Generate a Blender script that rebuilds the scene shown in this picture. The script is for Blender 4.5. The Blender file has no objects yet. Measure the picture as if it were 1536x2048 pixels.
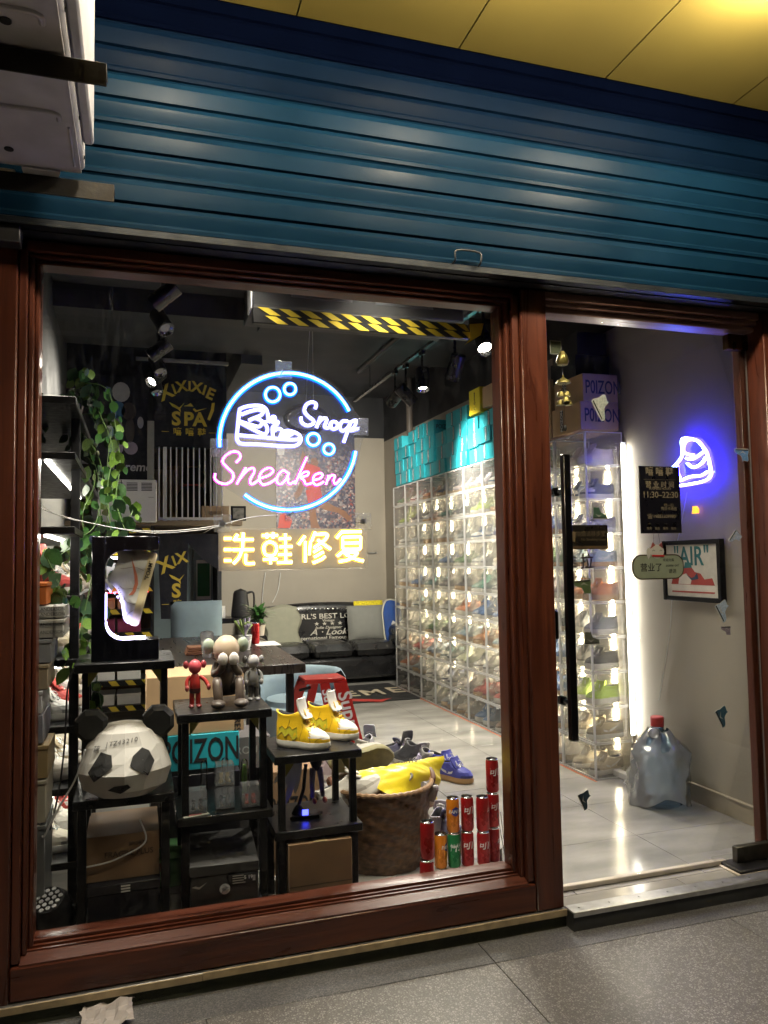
import bpy, bmesh, math, random
from mathutils import Vector, Matrix, Euler
R = math.radians
random.seed(7)
S = bpy.context.scene
COL = S.collection
# ---------------------------------------------------------------- camera
YAW, PITCH, ROLL = R(17.796), R(3.585), R(-0.968)
CAM = Vector((0.0, -2.6397, 1.3))
_f = Vector((math.sin(YAW)*math.cos(PITCH), math.cos(YAW)*math.cos(PITCH), math.sin(PITCH)))
_r = Vector((math.cos(YAW), -math.sin(YAW), 0)); _u = _r.cross(_f)
RT = _r*math.cos(ROLL)+_u*math.sin(ROLL); UP = -_r*math.sin(ROLL)+_u*math.cos(ROLL)
cd = bpy.data.cameras.new('camera'); cam = bpy.data.objects.new('camera', cd); COL.objects.link(cam)
cd.sensor_fit = 'VERTICAL'; cd.sensor_height = 36.0; cd.lens = 36.0*1538/2048; cd.clip_start = .05; cd.clip_end = 400
cam.matrix_world = Matrix(((RT.x, UP.x, -_f.x, CAM.x), (RT.y, UP.y, -_f.y, CAM.y), (RT.z, UP.z, -_f.z, CAM.z), (0, 0, 0, 1)))
S.camera = cam
def at(x, y, X=None, Y=None, Z=None):
    """a photograph position turned into the place it has on a real plane of the room"""
    d = RT*((x-768)/1538)-UP*((y-1024)/1538)+_f
    t = (Y-CAM.y)/d.y if Y is not None else (X-CAM.x)/d.x if X is not None else (Z-CAM.z)/d.z
    return CAM+d*t
# ---------------------------------------------------------------- world, exposure
w = bpy.data.worlds.new('World'); S.world = w; w.use_nodes = True
nt = w.node_tree; bg = nt.nodes['Background']; sk = nt.nodes.new('ShaderNodeTexSky')
sk.sky_type = 'NISHITA'; sk.sun_disc = False; sk.sun_elevation = R(-4); sk.sun_rotation = R(200)
nt.links.new(sk.outputs[0], bg.inputs[0]); bg.inputs[1].default_value = 0.15
sl = bpy.data.lights.new('moon', 'SUN'); sl.energy = 0.01; sl.angle = R(.5); sl.color = (.8, .88, 1)
so = bpy.data.objects.new('moon', sl); COL.objects.link(so); so.rotation_euler = (R(50), 0, R(160))
S.view_settings.view_transform = 'Standard'; S.view_settings.look = 'None'; S.view_settings.exposure = 0; S.view_settings.gamma = 1
S.render.engine = 'CYCLES'
cy = S.cycles; cy.use_denoising = True; cy.max_bounces = 7; cy.diffuse_bounces = 3; cy.glossy_bounces = 3
cy.transmission_bounces = 4; cy.transparent_max_bounces = 40; cy.caustics_reflective = False; cy.caustics_refractive = False
cy.sample_clamp_indirect = 4.0; cy.use_light_tree = True; cy.use_adaptive_sampling = True; cy.adaptive_threshold = .03; cy.adaptive_min_samples = 16
# ---------------------------------------------------------------- materials
MATS = {}
def mat(name, col=(.5, .5, .5), rough=.5, metal=0., var=.12, scale=18., bump=0., spec=.5, st=(1, 1, 1), coat=0., objcol=False, bscale=None, dirt=0., trans=0.):
    if name in MATS: return MATS[name]
    m = bpy.data.materials.new(name); m.use_nodes = True; n = m.node_tree.nodes; L = m.node_tree.links; b = n['Principled BSDF']
    b.inputs['Roughness'].default_value = rough; b.inputs['Metallic'].default_value = metal; b.inputs['Specular IOR Level'].default_value = spec
    b.inputs['Coat Weight'].default_value = coat; b.inputs['Coat Roughness'].default_value = .15
    tc = n.new('ShaderNodeTexCoord'); mp = n.new('ShaderNodeMapping'); mp.inputs['Scale'].default_value = st
    L.new(tc.outputs['Object'], mp.inputs[0])
    no = n.new('ShaderNodeTexNoise'); no.inputs['Scale'].default_value = scale; no.inputs['Detail'].default_value = 6; L.new(mp.outputs[0], no.inputs[0])
    mr = n.new('ShaderNodeMapRange'); mr.inputs[1].default_value = .3; mr.inputs[2].default_value = .7
    mr.inputs[3].default_value = 1-var; mr.inputs[4].default_value = 1+var; L.new(no.outputs[0], mr.inputs[0])
    hs = n.new('ShaderNodeMix'); hs.data_type = 'RGBA'; hs.blend_type = 'MULTIPLY'; hs.inputs[0].default_value = 1
    if objcol:
        oi = n.new('ShaderNodeObjectInfo'); 
        if objcol == 'dark':
            g = n.new('ShaderNodeMix'); g.data_type = 'RGBA'; g.inputs[0].default_value = .55; g.inputs[7].default_value = (.03, .03, .035, 1)
            L.new(oi.outputs['Color'], g.inputs[6]); L.new(g.outputs[2], hs.inputs[6])
        else: L.new(oi.outputs['Color'], hs.inputs[6])
    else: hs.inputs[6].default_value = (*col, 1)
    L.new(mr.outputs[0], hs.inputs[7]); L.new(hs.outputs[2], b.inputs['Base Color'])
    r2 = n.new('ShaderNodeMapRange'); r2.inputs[1].default_value = .3; r2.inputs[2].default_value = .7
    r2.inputs[3].default_value = max(.02, rough*.8); r2.inputs[4].default_value = min(1, rough*1.2); L.new(no.outputs[0], r2.inputs[0]); L.new(r2.outputs[0], b.inputs['Roughness'])
    if bump:
        n2 = n.new('ShaderNodeTexNoise'); n2.inputs['Scale'].default_value = bscale or scale*3; n2.inputs['Detail'].default_value = 8; L.new(mp.outputs[0], n2.inputs[0])
        bp = n.new('ShaderNodeBump'); bp.inputs['Strength'].default_value = bump; bp.inputs['Distance'].default_value = .004
        L.new(n2.outputs[0], bp.inputs['Height']); L.new(bp.outputs[0], b.inputs['Normal'])
    if trans:
        b.inputs['Subsurface Weight'].default_value = trans; b.inputs['Subsurface Radius'].default_value = (.01, .01, .008); b.inputs['Subsurface Scale'].default_value = 1.
    MATS[name] = m; return m
def emit(name, col, strength):
    if name in MATS: return MATS[name]
    m = bpy.data.materials.new(name); m.use_nodes = True; n = m.node_tree.nodes; b = n['Principled BSDF']
    b.inputs['Base Color'].default_value = (*[min(.8, c) for c in col], 1); b.inputs['Emission Color'].default_value = (*col, 1); b.inputs['Emission Strength'].default_value = strength
    b.inputs['Roughness'].default_value = .4
    MATS[name] = m; return m
def clear(name, tint=(1, 1, 1), milk=.0, gloss=.08, rough=.05, milkcol=(.9, .9, .9), translucent=True, smudge=0., fres=1.45, crinkle=0.):
    """thin clear sheet: see-through, fresnel gloss, a little milky scatter"""
    if name in MATS: return MATS[name]
    m = bpy.data.materials.new(name); m.use_nodes = True; n = m.node_tree.nodes; L = m.node_tree.links; n.remove(n['Principled BSDF'])
    out = n['Material Output']; tr = n.new('ShaderNodeBsdfTransparent'); tr.inputs[0].default_value = (*tint, 1)
    gl = n.new('ShaderNodeBsdfGlossy'); gl.inputs['Roughness'].default_value = rough
    fr = n.new('ShaderNodeFresnel'); fr.inputs[0].default_value = fres
    mul = n.new('ShaderNodeMath'); mul.operation = 'MULTIPLY'; mul.inputs[1].default_value = gloss*12; L.new(fr.outputs[0], mul.inputs[0]); mul.use_clamp = True
    mx = n.new('ShaderNodeMixShader'); L.new(mul.outputs[0], mx.inputs[0])
    if milk or smudge:
        df = n.new('ShaderNodeBsdfDiffuse'); df.inputs[0].default_value = (*milkcol, 1)
        t2 = n.new('ShaderNodeBsdfTranslucent'); t2.inputs[0].default_value = (*milkcol, 1)
        m1 = n.new('ShaderNodeMixShader'); m1.inputs[0].default_value = .5; L.new(df.outputs[0], m1.inputs[1]); L.new(t2.outputs[0], m1.inputs[2])
        m2 = n.new('ShaderNodeMixShader'); m2.inputs[0].default_value = milk; L.new(tr.outputs[0], m2.inputs[1]); L.new(m1.outputs[0], m2.inputs[2])
        if smudge:
            tc = n.new('ShaderNodeTexCoord'); mp = n.new('ShaderNodeMapping'); mp.inputs['Scale'].default_value = (14, 14, 3); L.new(tc.outputs['Object'], mp.inputs[0])
            no = n.new('ShaderNodeTexNoise'); no.inputs['Scale'].default_value = 3; no.inputs['Detail'].default_value = 9; no.inputs['Roughness'].default_value = .75; L.new(mp.outputs[0], no.inputs[0])
            mr = n.new('ShaderNodeMapRange'); mr.inputs[1].default_value = .5; mr.inputs[2].default_value = .85; mr.inputs[3].default_value = milk; mr.inputs[4].default_value = milk+smudge; L.new(no.outputs[0], mr.inputs[0]); L.new(mr.outputs[0], m2.inputs[0])
        L.new(m2.outputs[0], mx.inputs[1])
    else: L.new(tr.outputs[0], mx.inputs[1])
    if crinkle:
        tc = n.new('ShaderNodeTexCoord'); vo = n.new('ShaderNodeTexVoronoi'); vo.inputs['Scale'].default_value = 22; vo.feature = 'SMOOTH_F1'; L.new(tc.outputs['Object'], vo.inputs[0])
        bp = n.new('ShaderNodeBump'); bp.inputs['Strength'].default_value = crinkle; bp.inputs['Distance'].default_value = .02; L.new(vo.outputs['Distance'], bp.inputs['Height'])
        for q in [q for q in n if q.type in ('BSDF_DIFFUSE', 'BSDF_TRANSLUCENT', 'BSDF_GLOSSY')]: L.new(bp.outputs[0], q.inputs['Normal'])
    L.new(gl.outputs[0], mx.inputs[2]); L.new(mx.outputs[0], out.inputs[0])
    MATS[name] = m; return m
# ---------------------------------------------------------------- mesh building
class MB:
    def __init__(s): s.v = []; s.f = []; s.mi = []; s.mats = []; s.k = 0
    def m(s, material):
        if material not in s.mats: s.mats.append(material)
        s.k = s.mats.index(material); return s
    def add(s, vs, fs):
        o = len(s.v); s.v += [Vector(v) for v in vs]; s.f += [tuple(i+o for i in f) for f in fs]; s.mi += [s.k]*len(fs); return s
    def box(s, c, d, ch=0., M=None):
        x, y, z = d[0]/2, d[1]/2, d[2]/2; c = Vector(c)
        if ch <= 0:
            vs = [(-x, -y, -z), (x, -y, -z), (x, y, -z), (-x, y, -z), (-x, -y, z), (x, -y, z), (x, y, z), (-x, y, z)]
            fs = [(0, 3, 2, 1), (4, 5, 6, 7), (0, 1, 5, 4), (1, 2, 6, 5), (2, 3, 7, 6), (3, 0, 4, 7)]
        else:
            ch = min(ch, x*.9, y*.9, z*.9); vs = []; idx = {}
            for sx in (-1, 1):
                for sy in (-1, 1):
                    for sz in (-1, 1):
                        for a in range(3):
                            p = [sx*(x-ch), sy*(y-ch), sz*(z-ch)]; p[a] = (sx*x, sy*y, sz*z)[a]
                            idx[sx, sy, sz, a] = len(vs); vs.append(p)
            fs = []
            for a in range(3):
                b, c2 = (a+1) % 3, (a+2) % 3
                for sg in (-1, 1):
                    q = []
                    for sb, sc in ((-1, -1), (1, -1), (1, 1), (-1, 1)):
                        t = [0, 0, 0]; t[a] = sg; t[b] = sb; t[c2] = sc; q.append(idx[t[0], t[1], t[2], a])
                    fs.append(tuple(q) if sg > 0 else tuple(q[::-1]))
                for sb in (-1, 1):
                    for sc in (-1, 1):
                        q = []
                        for (sa, ax) in ((-1, b), (1, b), (1, c2), (-1, c2)):
                            t = [0, 0, 0]; t[a] = sa; t[b] = sb; t[c2] = sc; q.append(idx[t[0], t[1], t[2], ax])
                        fs.append(tuple(q) if sb*sc < 0 else tuple(q[::-1]))
            for sx in (-1, 1):
                for sy in (-1, 1):
                    for sz in (-1, 1):
                        q = [idx[sx, sy, sz, a] for a in range(3)]; fs.append(tuple(q) if sx*sy*sz > 0 else tuple(q[::-1]))
        if M is not None: vs = [M @ Vector(v) for v in vs]
        return s.add([Vector(v)+c for v in vs], fs)
    def ab(s, a, b, ch=0.):
        return s.box([(p+q)/2 for p, q in zip(a, b)], [abs(q-p) for p, q in zip(a, b)], ch)
    def cyl(s, p0, p1, r0, r1=None, n=12, caps=True):
        r1 = r0 if r1 is None else r1; p0, p1 = Vector(p0), Vector(p1); d = (p1-p0).normalized()
        a = d.orthogonal().normalized(); b = d.cross(a); vs = []
        for p, r in ((p0, r0), (p1, r1)):
            for i in range(n): t = 2*math.pi*i/n; vs.append(p+a*math.cos(t)*r+b*math.sin(t)*r)
        fs = [(i, (i+1) % n, n+(i+1) % n, n+i) for i in range(n)]
        if caps: fs += [tuple(range(n))[::-1], tuple(range(n, 2*n))]
        return s.add(vs, fs)
    def tube(s, path, r, n=6, closed=False, caps=True):
        P = [Vector(p) for p in path]; m = len(P); vs = []; prev = None
        for i, p in enumerate(P):
            a = P[(i-1) % m] if (closed or i > 0) else p; b = P[(i+1) % m] if (closed or i < m-1) else p
            d = (b-a); d = d.normalized() if d.length > 1e-9 else Vector((0, 0, 1))
            x = (prev-d*prev.dot(d)) if prev is not None else d.orthogonal()
            if x.length < 1e-6: x = d.orthogonal()
            x.normalize(); prev = x; y = d.cross(x); rr = r(i/(m-1)) if callable(r) else r
            for k in range(n): t = 2*math.pi*k/n; vs.append(p+x*math.cos(t)*rr+y*math.sin(t)*rr)
        fs = []
        for i in range(m if closed else m-1):
            j = (i+1) % m
            for k in range(n): fs.append((i*n+k, i*n+(k+1) % n, j*n+(k+1) % n, j*n+k))
        if not closed and caps: fs += [tuple(range(n))[::-1], tuple(range((m-1)*n, m*n))]
        return s.add(vs, fs)
    def lathe(s, prof, n=16, c=(0, 0, 0), sx=1., sy=1.):
        vs = []; c = Vector(c)
        for r, z in prof:
            for i in range(n): t = 2*math.pi*i/n; vs.append(c+Vector((r*sx*math.cos(t), r*sy*math.sin(t), z)))
        fs = []
        for j in range(len(prof)-1):
            for i in range(n): fs.append((j*n+i, j*n+(i+1) % n, (j+1)*n+(i+1) % n, (j+1)*n+i))
        if prof[0][0] > 1e-4: fs.append(tuple(range(n))[::-1])
        if prof[-1][0] > 1e-4: fs.append(tuple(range((len(prof)-1)*n, len(prof)*n)))
        return s.add(vs, fs)
    def ball(s, c, r, n=12, m=8):
        r = (r, r, r) if not hasattr(r, '__len__') else r
        prof = [(max(1e-5, math.sin(math.pi*j/m)), -math.cos(math.pi*j/m)) for j in range(m+1)]
        vs = []
        for q, z in prof:
            for i in range(n): t = 2*math.pi*i/n; vs.append(Vector(c)+Vector((q*r[0]*math.cos(t), q*r[1]*math.sin(t), z*r[2])))
        fs = [(j*n+i, j*n+(i+1) % n, (j+1)*n+(i+1) % n, (j+1)*n+i) for j in range(m) for i in range(n)]
        return s.add(vs, fs)
    def prism(s, poly, d0, d1, O=(0, 0, 0), U=(1, 0, 0), V=(0, 0, 1)):
        """outline in (u,v), pushed from d0 to d1 along N = UxV"""
        O, U, V = Vector(O), Vector(U), Vector(V); N = U.cross(V); n = len(poly)
        vs = [O+U*a+V*b+N*d0 for a, b in poly]+[O+U*a+V*b+N*d1 for a, b in poly]
        ar = sum(poly[i][0]*poly[(i+1) % n][1]-poly[(i+1) % n][0]*poly[i][1] for i in range(n))
        fs = [(i, (i+1) % n, n+(i+1) % n, n+i) for i in range(n)]+[tuple(range(n))[::-1], tuple(range(n, 2*n))]
        if ar < 0: fs = [f[::-1] for f in fs]
        return s.add(vs, fs)
    def sheet(s, g, closed=False):
        """grid of points -> surface"""
        h, wd = len(g), len(g[0]); vs = [p for row in g for p in row]
        fs = [(j*wd+i, j*wd+(i+1) % wd, (j+1)*wd+(i+1) % wd, (j+1)*wd+i) for j in range(h-1) for i in range(wd if closed else wd-1)]
        return s.add(vs, fs)
    def mesh(s, name, smooth=True, ang=40):
        me = bpy.data.meshes.new(name); me.from_pydata([tuple(v) for v in s.v], [], s.f); 
        for q in s.mats: me.materials.append(q)
        me.polygons.foreach_set('material_index', s.mi); me.update()
        if smooth:
            me.shade_smooth(); me.set_sharp_from_angle(angle=R(ang))
        return me
    def build(s, name, parent=None, world=False, smooth=True, ang=40):
        if world and parent is not None:
            off = parent.location.copy(); s.v = [v-off for v in s.v]
        o = bpy.data.objects.new(name, s.mesh(name, smooth, ang)); COL.objects.link(o)
        if parent is not None: o.parent = parent
        return o
def tag(o, label, cat, group=None, kind=None):
    if label: o['label'] = label
    if cat: o['category'] = cat
    if group: o['group'] = group
    if kind: o['kind'] = kind
    return o
def thing(name, loc, label, cat, group=None, rz=0., rot=None):
    o = bpy.data.objects.new(name, None); COL.objects.link(o); o.location = loc; o.empty_display_size = .05
    o.rotation_euler = rot if rot else (0, 0, rz); return tag(o, label, cat, group)
def struct(mb, name, label=None):
    o = mb.build(name); o['kind'] = 'structure'
    if label: o['label'] = label
    return o
def inst(name, me, parent=None, loc=(0, 0, 0), rot=(0, 0, 0), scale=(1, 1, 1)):
    o = bpy.data.objects.new(name, me); COL.objects.link(o)
    if parent is not None: o.parent = parent
    o.location = loc; o.rotation_euler = rot; o.scale = scale; return o
_txt = {}
def text_mesh(t, size=1., bold=0., ext=.0, align='CENTER', shear=0., sp=1.):
    k = (t, size, bold, ext, align, shear, sp)
    if k in _txt: return _txt[k]
    c = bpy.data.curves.new('lettering', 'FONT'); c.body = t; c.size = size; c.offset = bold*size; c.extrude = ext; c.align_x = align; c.align_y = 'CENTER'; c.shear = shear; c.space_character = sp; c.resolution_u = 3
    o = bpy.data.objects.new('lettering', c); me = bpy.data.meshes.new_from_object(o); bpy.data.objects.remove(o); bpy.data.curves.remove(c)
    _txt[k] = me; return me
def text(t, parent, loc, size, m, rz=0., bold=0., ext=.0006, align='CENTER', sx=1., shear=0., roll=0., world=False, rot=None, sp=1., name='lettering'):
    me = text_mesh(t, size, bold, ext, align, shear, sp)
    if not me.materials: me.materials.append(m)
    elif me.materials[0] != m: me = me.copy(); me.materials.clear(); me.materials.append(m)
    loc = Vector(loc)
    if world and parent is not None: loc = loc-parent.location
    o = inst(name, me, parent, loc); o.scale = (sx, 1, 1)
    o.rotation_euler = rot if rot else (Euler((R(90), 0, rz)).to_matrix() @ Matrix.Rotation(roll, 3, 'Z')).to_euler()
    return o
def smooth_path(pts, k=6, closed=False):
    """Catmull-Rom through 2-D or 3-D points"""
    P = [Vector(p) for p in pts]; n = len(P); out = []
    g = (lambda i: P[i % n]) if closed else (lambda i: P[max(0, min(n-1, i))])
    for i in range(n if closed else n-1):
        a, b, c, d = g(i-1), g(i), g(i+1), g(i+2)
        for j in range(k):
            t = j/k; out.append(.5*((2*b)+(c-a)*t+(2*a-5*b+4*c-d)*t*t+(3*b-a-3*c+d)*t**3))
    if not closed: out.append(P[-1])
    return out
ORD = ['first', 'second', 'third', 'fourth', 'fifth', 'sixth', 'seventh', 'eighth', 'ninth', 'tenth', 'eleventh', 'twelfth']
black = mat('black_powder_coat', (.008, .008, .009), .4, var=.2, scale=40, bump=.05, spec=.25)
white = mat('white_plastic', (.75, .75, .74), .4, var=.04)
ink = mat('black_ink', (.012, .012, .014), .6, var=.1)
paper = mat('white_paper', (.72, .71, .68), .75, var=.05)
# ================================================================ structure: ground, soffit, room
def wood(name, st, a=(.042, .0105, .006), b=(.12, .032, .015)):
    m = mat(name, a, .32, var=.0, st=st, scale=3, bump=.14, bscale=30, coat=.12); n = m.node_tree.nodes; L = m.node_tree.links
    bs = n['Principled BSDF']; no = [q for q in n if q.type == 'TEX_NOISE'][0]; no.inputs['Detail'].default_value = 10; no.inputs['Distortion'].default_value = 1.2
    cr = n.new('ShaderNodeValToRGB'); cr.color_ramp.elements[0].color = (*a, 1); cr.color_ramp.elements[0].position = .25
    cr.color_ramp.elements[1].color = (*b, 1); cr.color_ramp.elements[1].position = .72
    L.new(no.outputs[0], cr.inputs[0]); L.new(cr.outputs[0], bs.inputs['Base Color']); return m
woodV = wood('red_brown_wood_upright', (9, 9, .6)); woodH = wood('red_brown_wood_level', (.6, 9, 9))
def terrazzo(name, base, chip, sc, dark):
    m = mat(name, base, .42, var=.15, scale=6, bump=.03); n = m.node_tree.nodes; L = m.node_tree.links; b = n['Principled BSDF']
    tc = [q for q in n if q.type == 'TEX_COORD'][0]; vo = n.new('ShaderNodeTexVoronoi'); vo.inputs['Scale'].default_value = sc; L.new(tc.outputs['Object'], vo.inputs[0])
    v2 = n.new('ShaderNodeTexVoronoi'); v2.feature = 'DISTANCE_TO_EDGE'; v2.inputs['Scale'].default_value = sc; L.new(tc.outputs['Object'], v2.inputs[0])
    cr = n.new('ShaderNodeValToRGB'); cr.color_ramp.elements[0].position = .08; cr.color_ramp.elements[0].color = (0, 0, 0, 1); cr.color_ramp.elements[1].position = .16
    L.new(v2.outputs['Distance'], cr.inputs[0])
    sp = n.new('ShaderNodeSeparateColor'); L.new(vo.outputs['Color'], sp.inputs[0])
    c2 = n.new('ShaderNodeValToRGB'); c2.color_ramp.elements[0].color = (*dark, 1); c2.color_ramp.elements[0].position = .25; c2.color_ramp.elements[1].color = (*chip, 1); c2.color_ramp.elements[1].position = .8
    L.new(sp.outputs[0], c2.inputs[0])
    mx = n.new('ShaderNodeMix'); mx.data_type = 'RGBA'; mx.inputs[6].default_value = (*base, 1); L.new(cr.outputs[0], mx.inputs[0]); L.new(c2.outputs[0], mx.inputs[7])
    st = [q for q in n if q.type == 'TEX_NOISE'][0]; st.inputs['Scale'].default_value = 2.3
    m3 = [q for q in n if q.type == 'MIX' and q.blend_type == 'MULTIPLY'][0]; L.new(mx.outputs[2], m3.inputs[6]); return m
terr = terrazzo('pale_terrazzo', (.12, .115, .11), (.3, .29, .275), 125, (.16, .155, .15))
terr2 = terrazzo('grey_terrazzo', (.1, .1, .104), (.2, .2, .2), 230, (.065, .065, .068))
GZ = -.062
g = MB().m(mat('pavement_bed', (.09, .085, .08), .8, bump=.3)); g.ab((-60, -60, GZ-.2), (60, 0, GZ-.006))
side = struct(g, 'sidewalk')
def slab(x0, x1, y0, y1, m, z=GZ):
    MB().m(m).ab((x0+.0012, y0+.0012, z-.03), (x1-.0012, y1-.0012, z), .002).build('paving_slab', side)
for x0, x1 in ((-1.9, -.9), (-.9, 1.155), (1.155, 3.0), (3.0, 4.2)): slab(x0, x1, -.19, -.043, terr2)
xs = [-2.0, -.75, .2, 1.155, 2.12, 3.1, 4.1]
for i in range(len(xs)-1):
    for j in range(5): slab(xs[i], xs[i+1], -.19-.96*(j+1), -.19-.96*j, terr)
# soffit of yellow painted metal panels
ysof = mat('mustard_yellow_paint', (.31, .235, .055), .4, var=.14, scale=1.3, bump=.06, bscale=6, coat=.1)
s_ = MB().m(mat('soffit_backing', (.05, .04, .02), .8)); s_.ab((-3, -3.6, 3.215), (5, .3, 3.3)); soff = struct(s_, 'soffit')
for i, x0 in enumerate([-2.6, -1.75, -.9, -.05, .52, 1.13, 1.76, 2.38, 3.2]):
    x1 = [-1.75, -.9, -.05, .52, 1.13, 1.76, 2.38, 3.2, 4.2][i]
    for y0, y1 in ((-3.4, -1.75), (-1.75, -.12)): MB().m(ysof).ab((x0+.0015, y0+.0015, 3.19), (x1-.0015, y1-.0015, 3.214), .002).build('soffit_panel', soff)
# room shell
grey = mat('grey_cement_paint', (.315, .285, .235), .7, var=.1, scale=2.2, bump=.12, bscale=60)
dark = mat('black_ceiling_paint', (.016, .017, .02), .75, var=.3, scale=3, bump=.3, bscale=30)
dark2 = mat('charcoal_ceiling_paint', (.035, .037, .042), .7, var=.3, scale=3, bump=.3, bscale=30)
r = MB().m(grey); r.ab((2.82, .1, 0), (3.0, 6.2, 2.72)); r.m(dark).ab((2.821, .1, 2.72), (3.0, 6.2, 3.25)); struct(r, 'wall_right')
r = MB().m(grey); r.ab((.70, 6.1, 0), (2.82, 6.2, 2.76)); r.m(dark).ab((.70, 6.101, 2.76), (2.82, 6.2, 3.25)); struct(r, 'wall_back')
r = MB().m(mat('pale_grey_paint', (.3, .3, .29), .75, var=.1, scale=2)); r.ab((-.66, .12, 0), (-.56, 6.2, 2.2)); r.m(dark).ab((-.66, .12, 2.2), (-.561, 6.2, 3.25)); struct(r, 'wall_left')
r = MB().m(mat('brown_board', (.2, .12, .06), .8)); r.ab((-.56, 5.9, 0), (.66, 6.0, 3.25)); struct(r, 'wall_recess')
r = MB().m(dark2); r.ab((-.66, .12, 3.25), (3.0, 6.2, 3.35)); ceil_ = struct(r, 'ceiling')
b = MB().m(dark2); b.ab((-.56, 2.97, 3.08), (2.82, 3.9, 3.25)); tag(b.build('ceiling_beam'), None, None, kind='structure')
b = MB().m(dark2); b.ab((.84, 1.0, 3.0), (1.02, 2.968, 3.25)); b.ab((.84, 3.902, 3.0), (1.02, 6.09, 3.25)); tag(b.build('ceiling_beam'), None, None, kind='structure')
b = MB().m(dark2); b.ab((-.56, .9, 3.1), (.838, 1.15, 3.25)); tag(b.build('ceiling_beam'), None, None, kind='structure')
# floor with grey marbled tiles
tile = mat('grey_marbled_tile', (.33, .32, .295), .17, var=.3, scale=2.2, st=(1, 2.2, 1), bump=.02, spec=.5)
f = MB().m(mat('tile_grout', (.2, .19, .17), .8)); f.ab((-.66, -.045, -.062), (3.0, 6.2, -.004)); flo = struct(f, 'floor')
tme = {}
for i in range(7):
    for j in range(14):
        x0, x1 = max(-.56, 2.82-.6*(i+1)), 2.82-.6*i; y0, y1 = .05+.46*j+.23*0, min(.05+.46*(j+1), 6.1)
        if x1 > x0+.02 and y1 > y0+.02: MB().m(tile).ab((x0+.0015, y0+.0015, -.003), (x1-.0015, y1-.0015, 0), .0006).build('tile', flo)
for i in range(2): MB().m(tile).ab((1.52+.55*i, -.03, -.003), (1.52+.55*(i+1)-.002, .048, 0), .0006).build('tile', flo)
sk_ = MB().m(mat('beige_skirting', (.38, .33, .25), .5, var=.08)); sk_.ab((2.806, .13, 0), (2.82, 1.325, .085), .002); sk_.ab((2.8, .13, .085), (2.82, 1.325, .095), .002)
struct(sk_, 'skirting_board')
sk_ = MB().m(MATS['beige_skirting']); sk_.ab((.72, 6.085, 0), (2.8, 6.1, .08), .002); struct(sk_, 'skirting_board')
# loft front in the rear corner
r = MB().m(dark); r.ab((-.56, 4.1, 2.29), (.735, 4.2, 3.25)); struct(r, 'wall_loft_fascia')
r = MB().m(mat('loft_ledge_wood', (.3, .23, .15), .6, st=(.6, 8, 8), scale=4)); r.ab((-.56, 4.02, 1.62), (.66, 5.9, 1.66), .003); r.ab((.6605, 4.02, 1.62), (.86, 4.2, 1.66), .003); struct(r, 'floor_loft')
r = MB().m(mat('grey_post_paint', (.27, .27, .25), .6)); r.ab((.075, 4.04, 1.66), (.13, 4.1, 2.5)); r.ab((.62, 4.12, 1.66), (.66, 4.2, 2.29)); struct(r, 'pillar')
r = MB().m(dark2); r.ab((.665, 4.22, 0), (.70, 6.1, 1.62)); r.m(grey).ab((.665, 4.22, 1.665), (.70, 6.1, 3.25)); struct(r, 'wall_partition')

# ================================================================ shopfront joinery
wf = thing('shop_window', (.58, .03, 0), 'large fixed shop window in red brown wood frame left of the glass door', 'window')
def part(mb, name, parent, **k): return mb.build(name, parent, world=True, **k)
m = MB().m(woodV).ab((-.62, -.035, -.02), (-.362, .1, 2.34), .004); part(m, 'post', wf)
m = MB().m(woodV).ab((-.36, -.02, .105), (-.335, .1, 2.34), .003); m.ab((-.333, .0, .12), (-.318, .1, 2.291), .003); m.ab((-.3165, .025, .13), (-.303, .1, 2.279), .003); part(m, 'stile', wf)
m = MB().m(woodV).ab((1.372, -.02, .105), (1.4, .1, 2.34), .003); m.ab((1.353, .0, .12), (1.3705, .1, 2.291), .003); m.ab((1.338, .025, .13), (1.3515, .1, 2.279), .003); part(m, 'stile', wf)
m = MB().m(woodV).ab((1.402, -.035, 0.002), (1.514, .1, 2.34), .004); part(m, 'post', wf)
m = MB().m(woodH).ab((-.36, -.034, .002), (1.4, .1, .1), .004); part(m, 'bottom_rail', wf)
m = MB().m(woodH)
prof = [(-.03, .1), (-.03, .106), (.012, .122), (.012, .127), (.02, .128), (.02, .124), (.026, .124), (.026, .133), (.034, .134), (.034, .13), (.04, .13), (.04, .142), (.052, .146), (.1, .146), (.1, .1)]
m.prism(prof, -.334, 1.371, U=(0, 1, 0), V=(0, 0, 1)); part(m, 'sill', wf)
m = MB().m(woodH).ab((-.36, -.02, 2.305), (1.4, .1, 2.34), .003); m.ab((-.3335, .0, 2.292), (1.3705, .1, 2.304), .003); m.ab((-.3165, .025, 2.28), (1.3515, .1, 2.291), .003); part(m, 'top_rail', wf)
glassm = clear('shop_glass', (.98, .99, .985), milk=.0, gloss=.035, rough=.0, smudge=.014, milkcol=(.8, .82, .85))
m = MB().m(glassm).ab((-.312, .057, .14), (1.348, .0576, 2.288)); part(m, 'glass_pane', wf)
dkm = mat('dark_grey_metal', (.05, .05, .055), .45, metal=.6, var=.2)
alu = mat('scuffed_aluminium', (.5, .5, .49), .38, metal=.9, var=.15, scale=30, bump=.06)
brass = mat('worn_tan_strip', (.42, .33, .2), .45, var=.2, scale=25, bump=.1)
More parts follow.
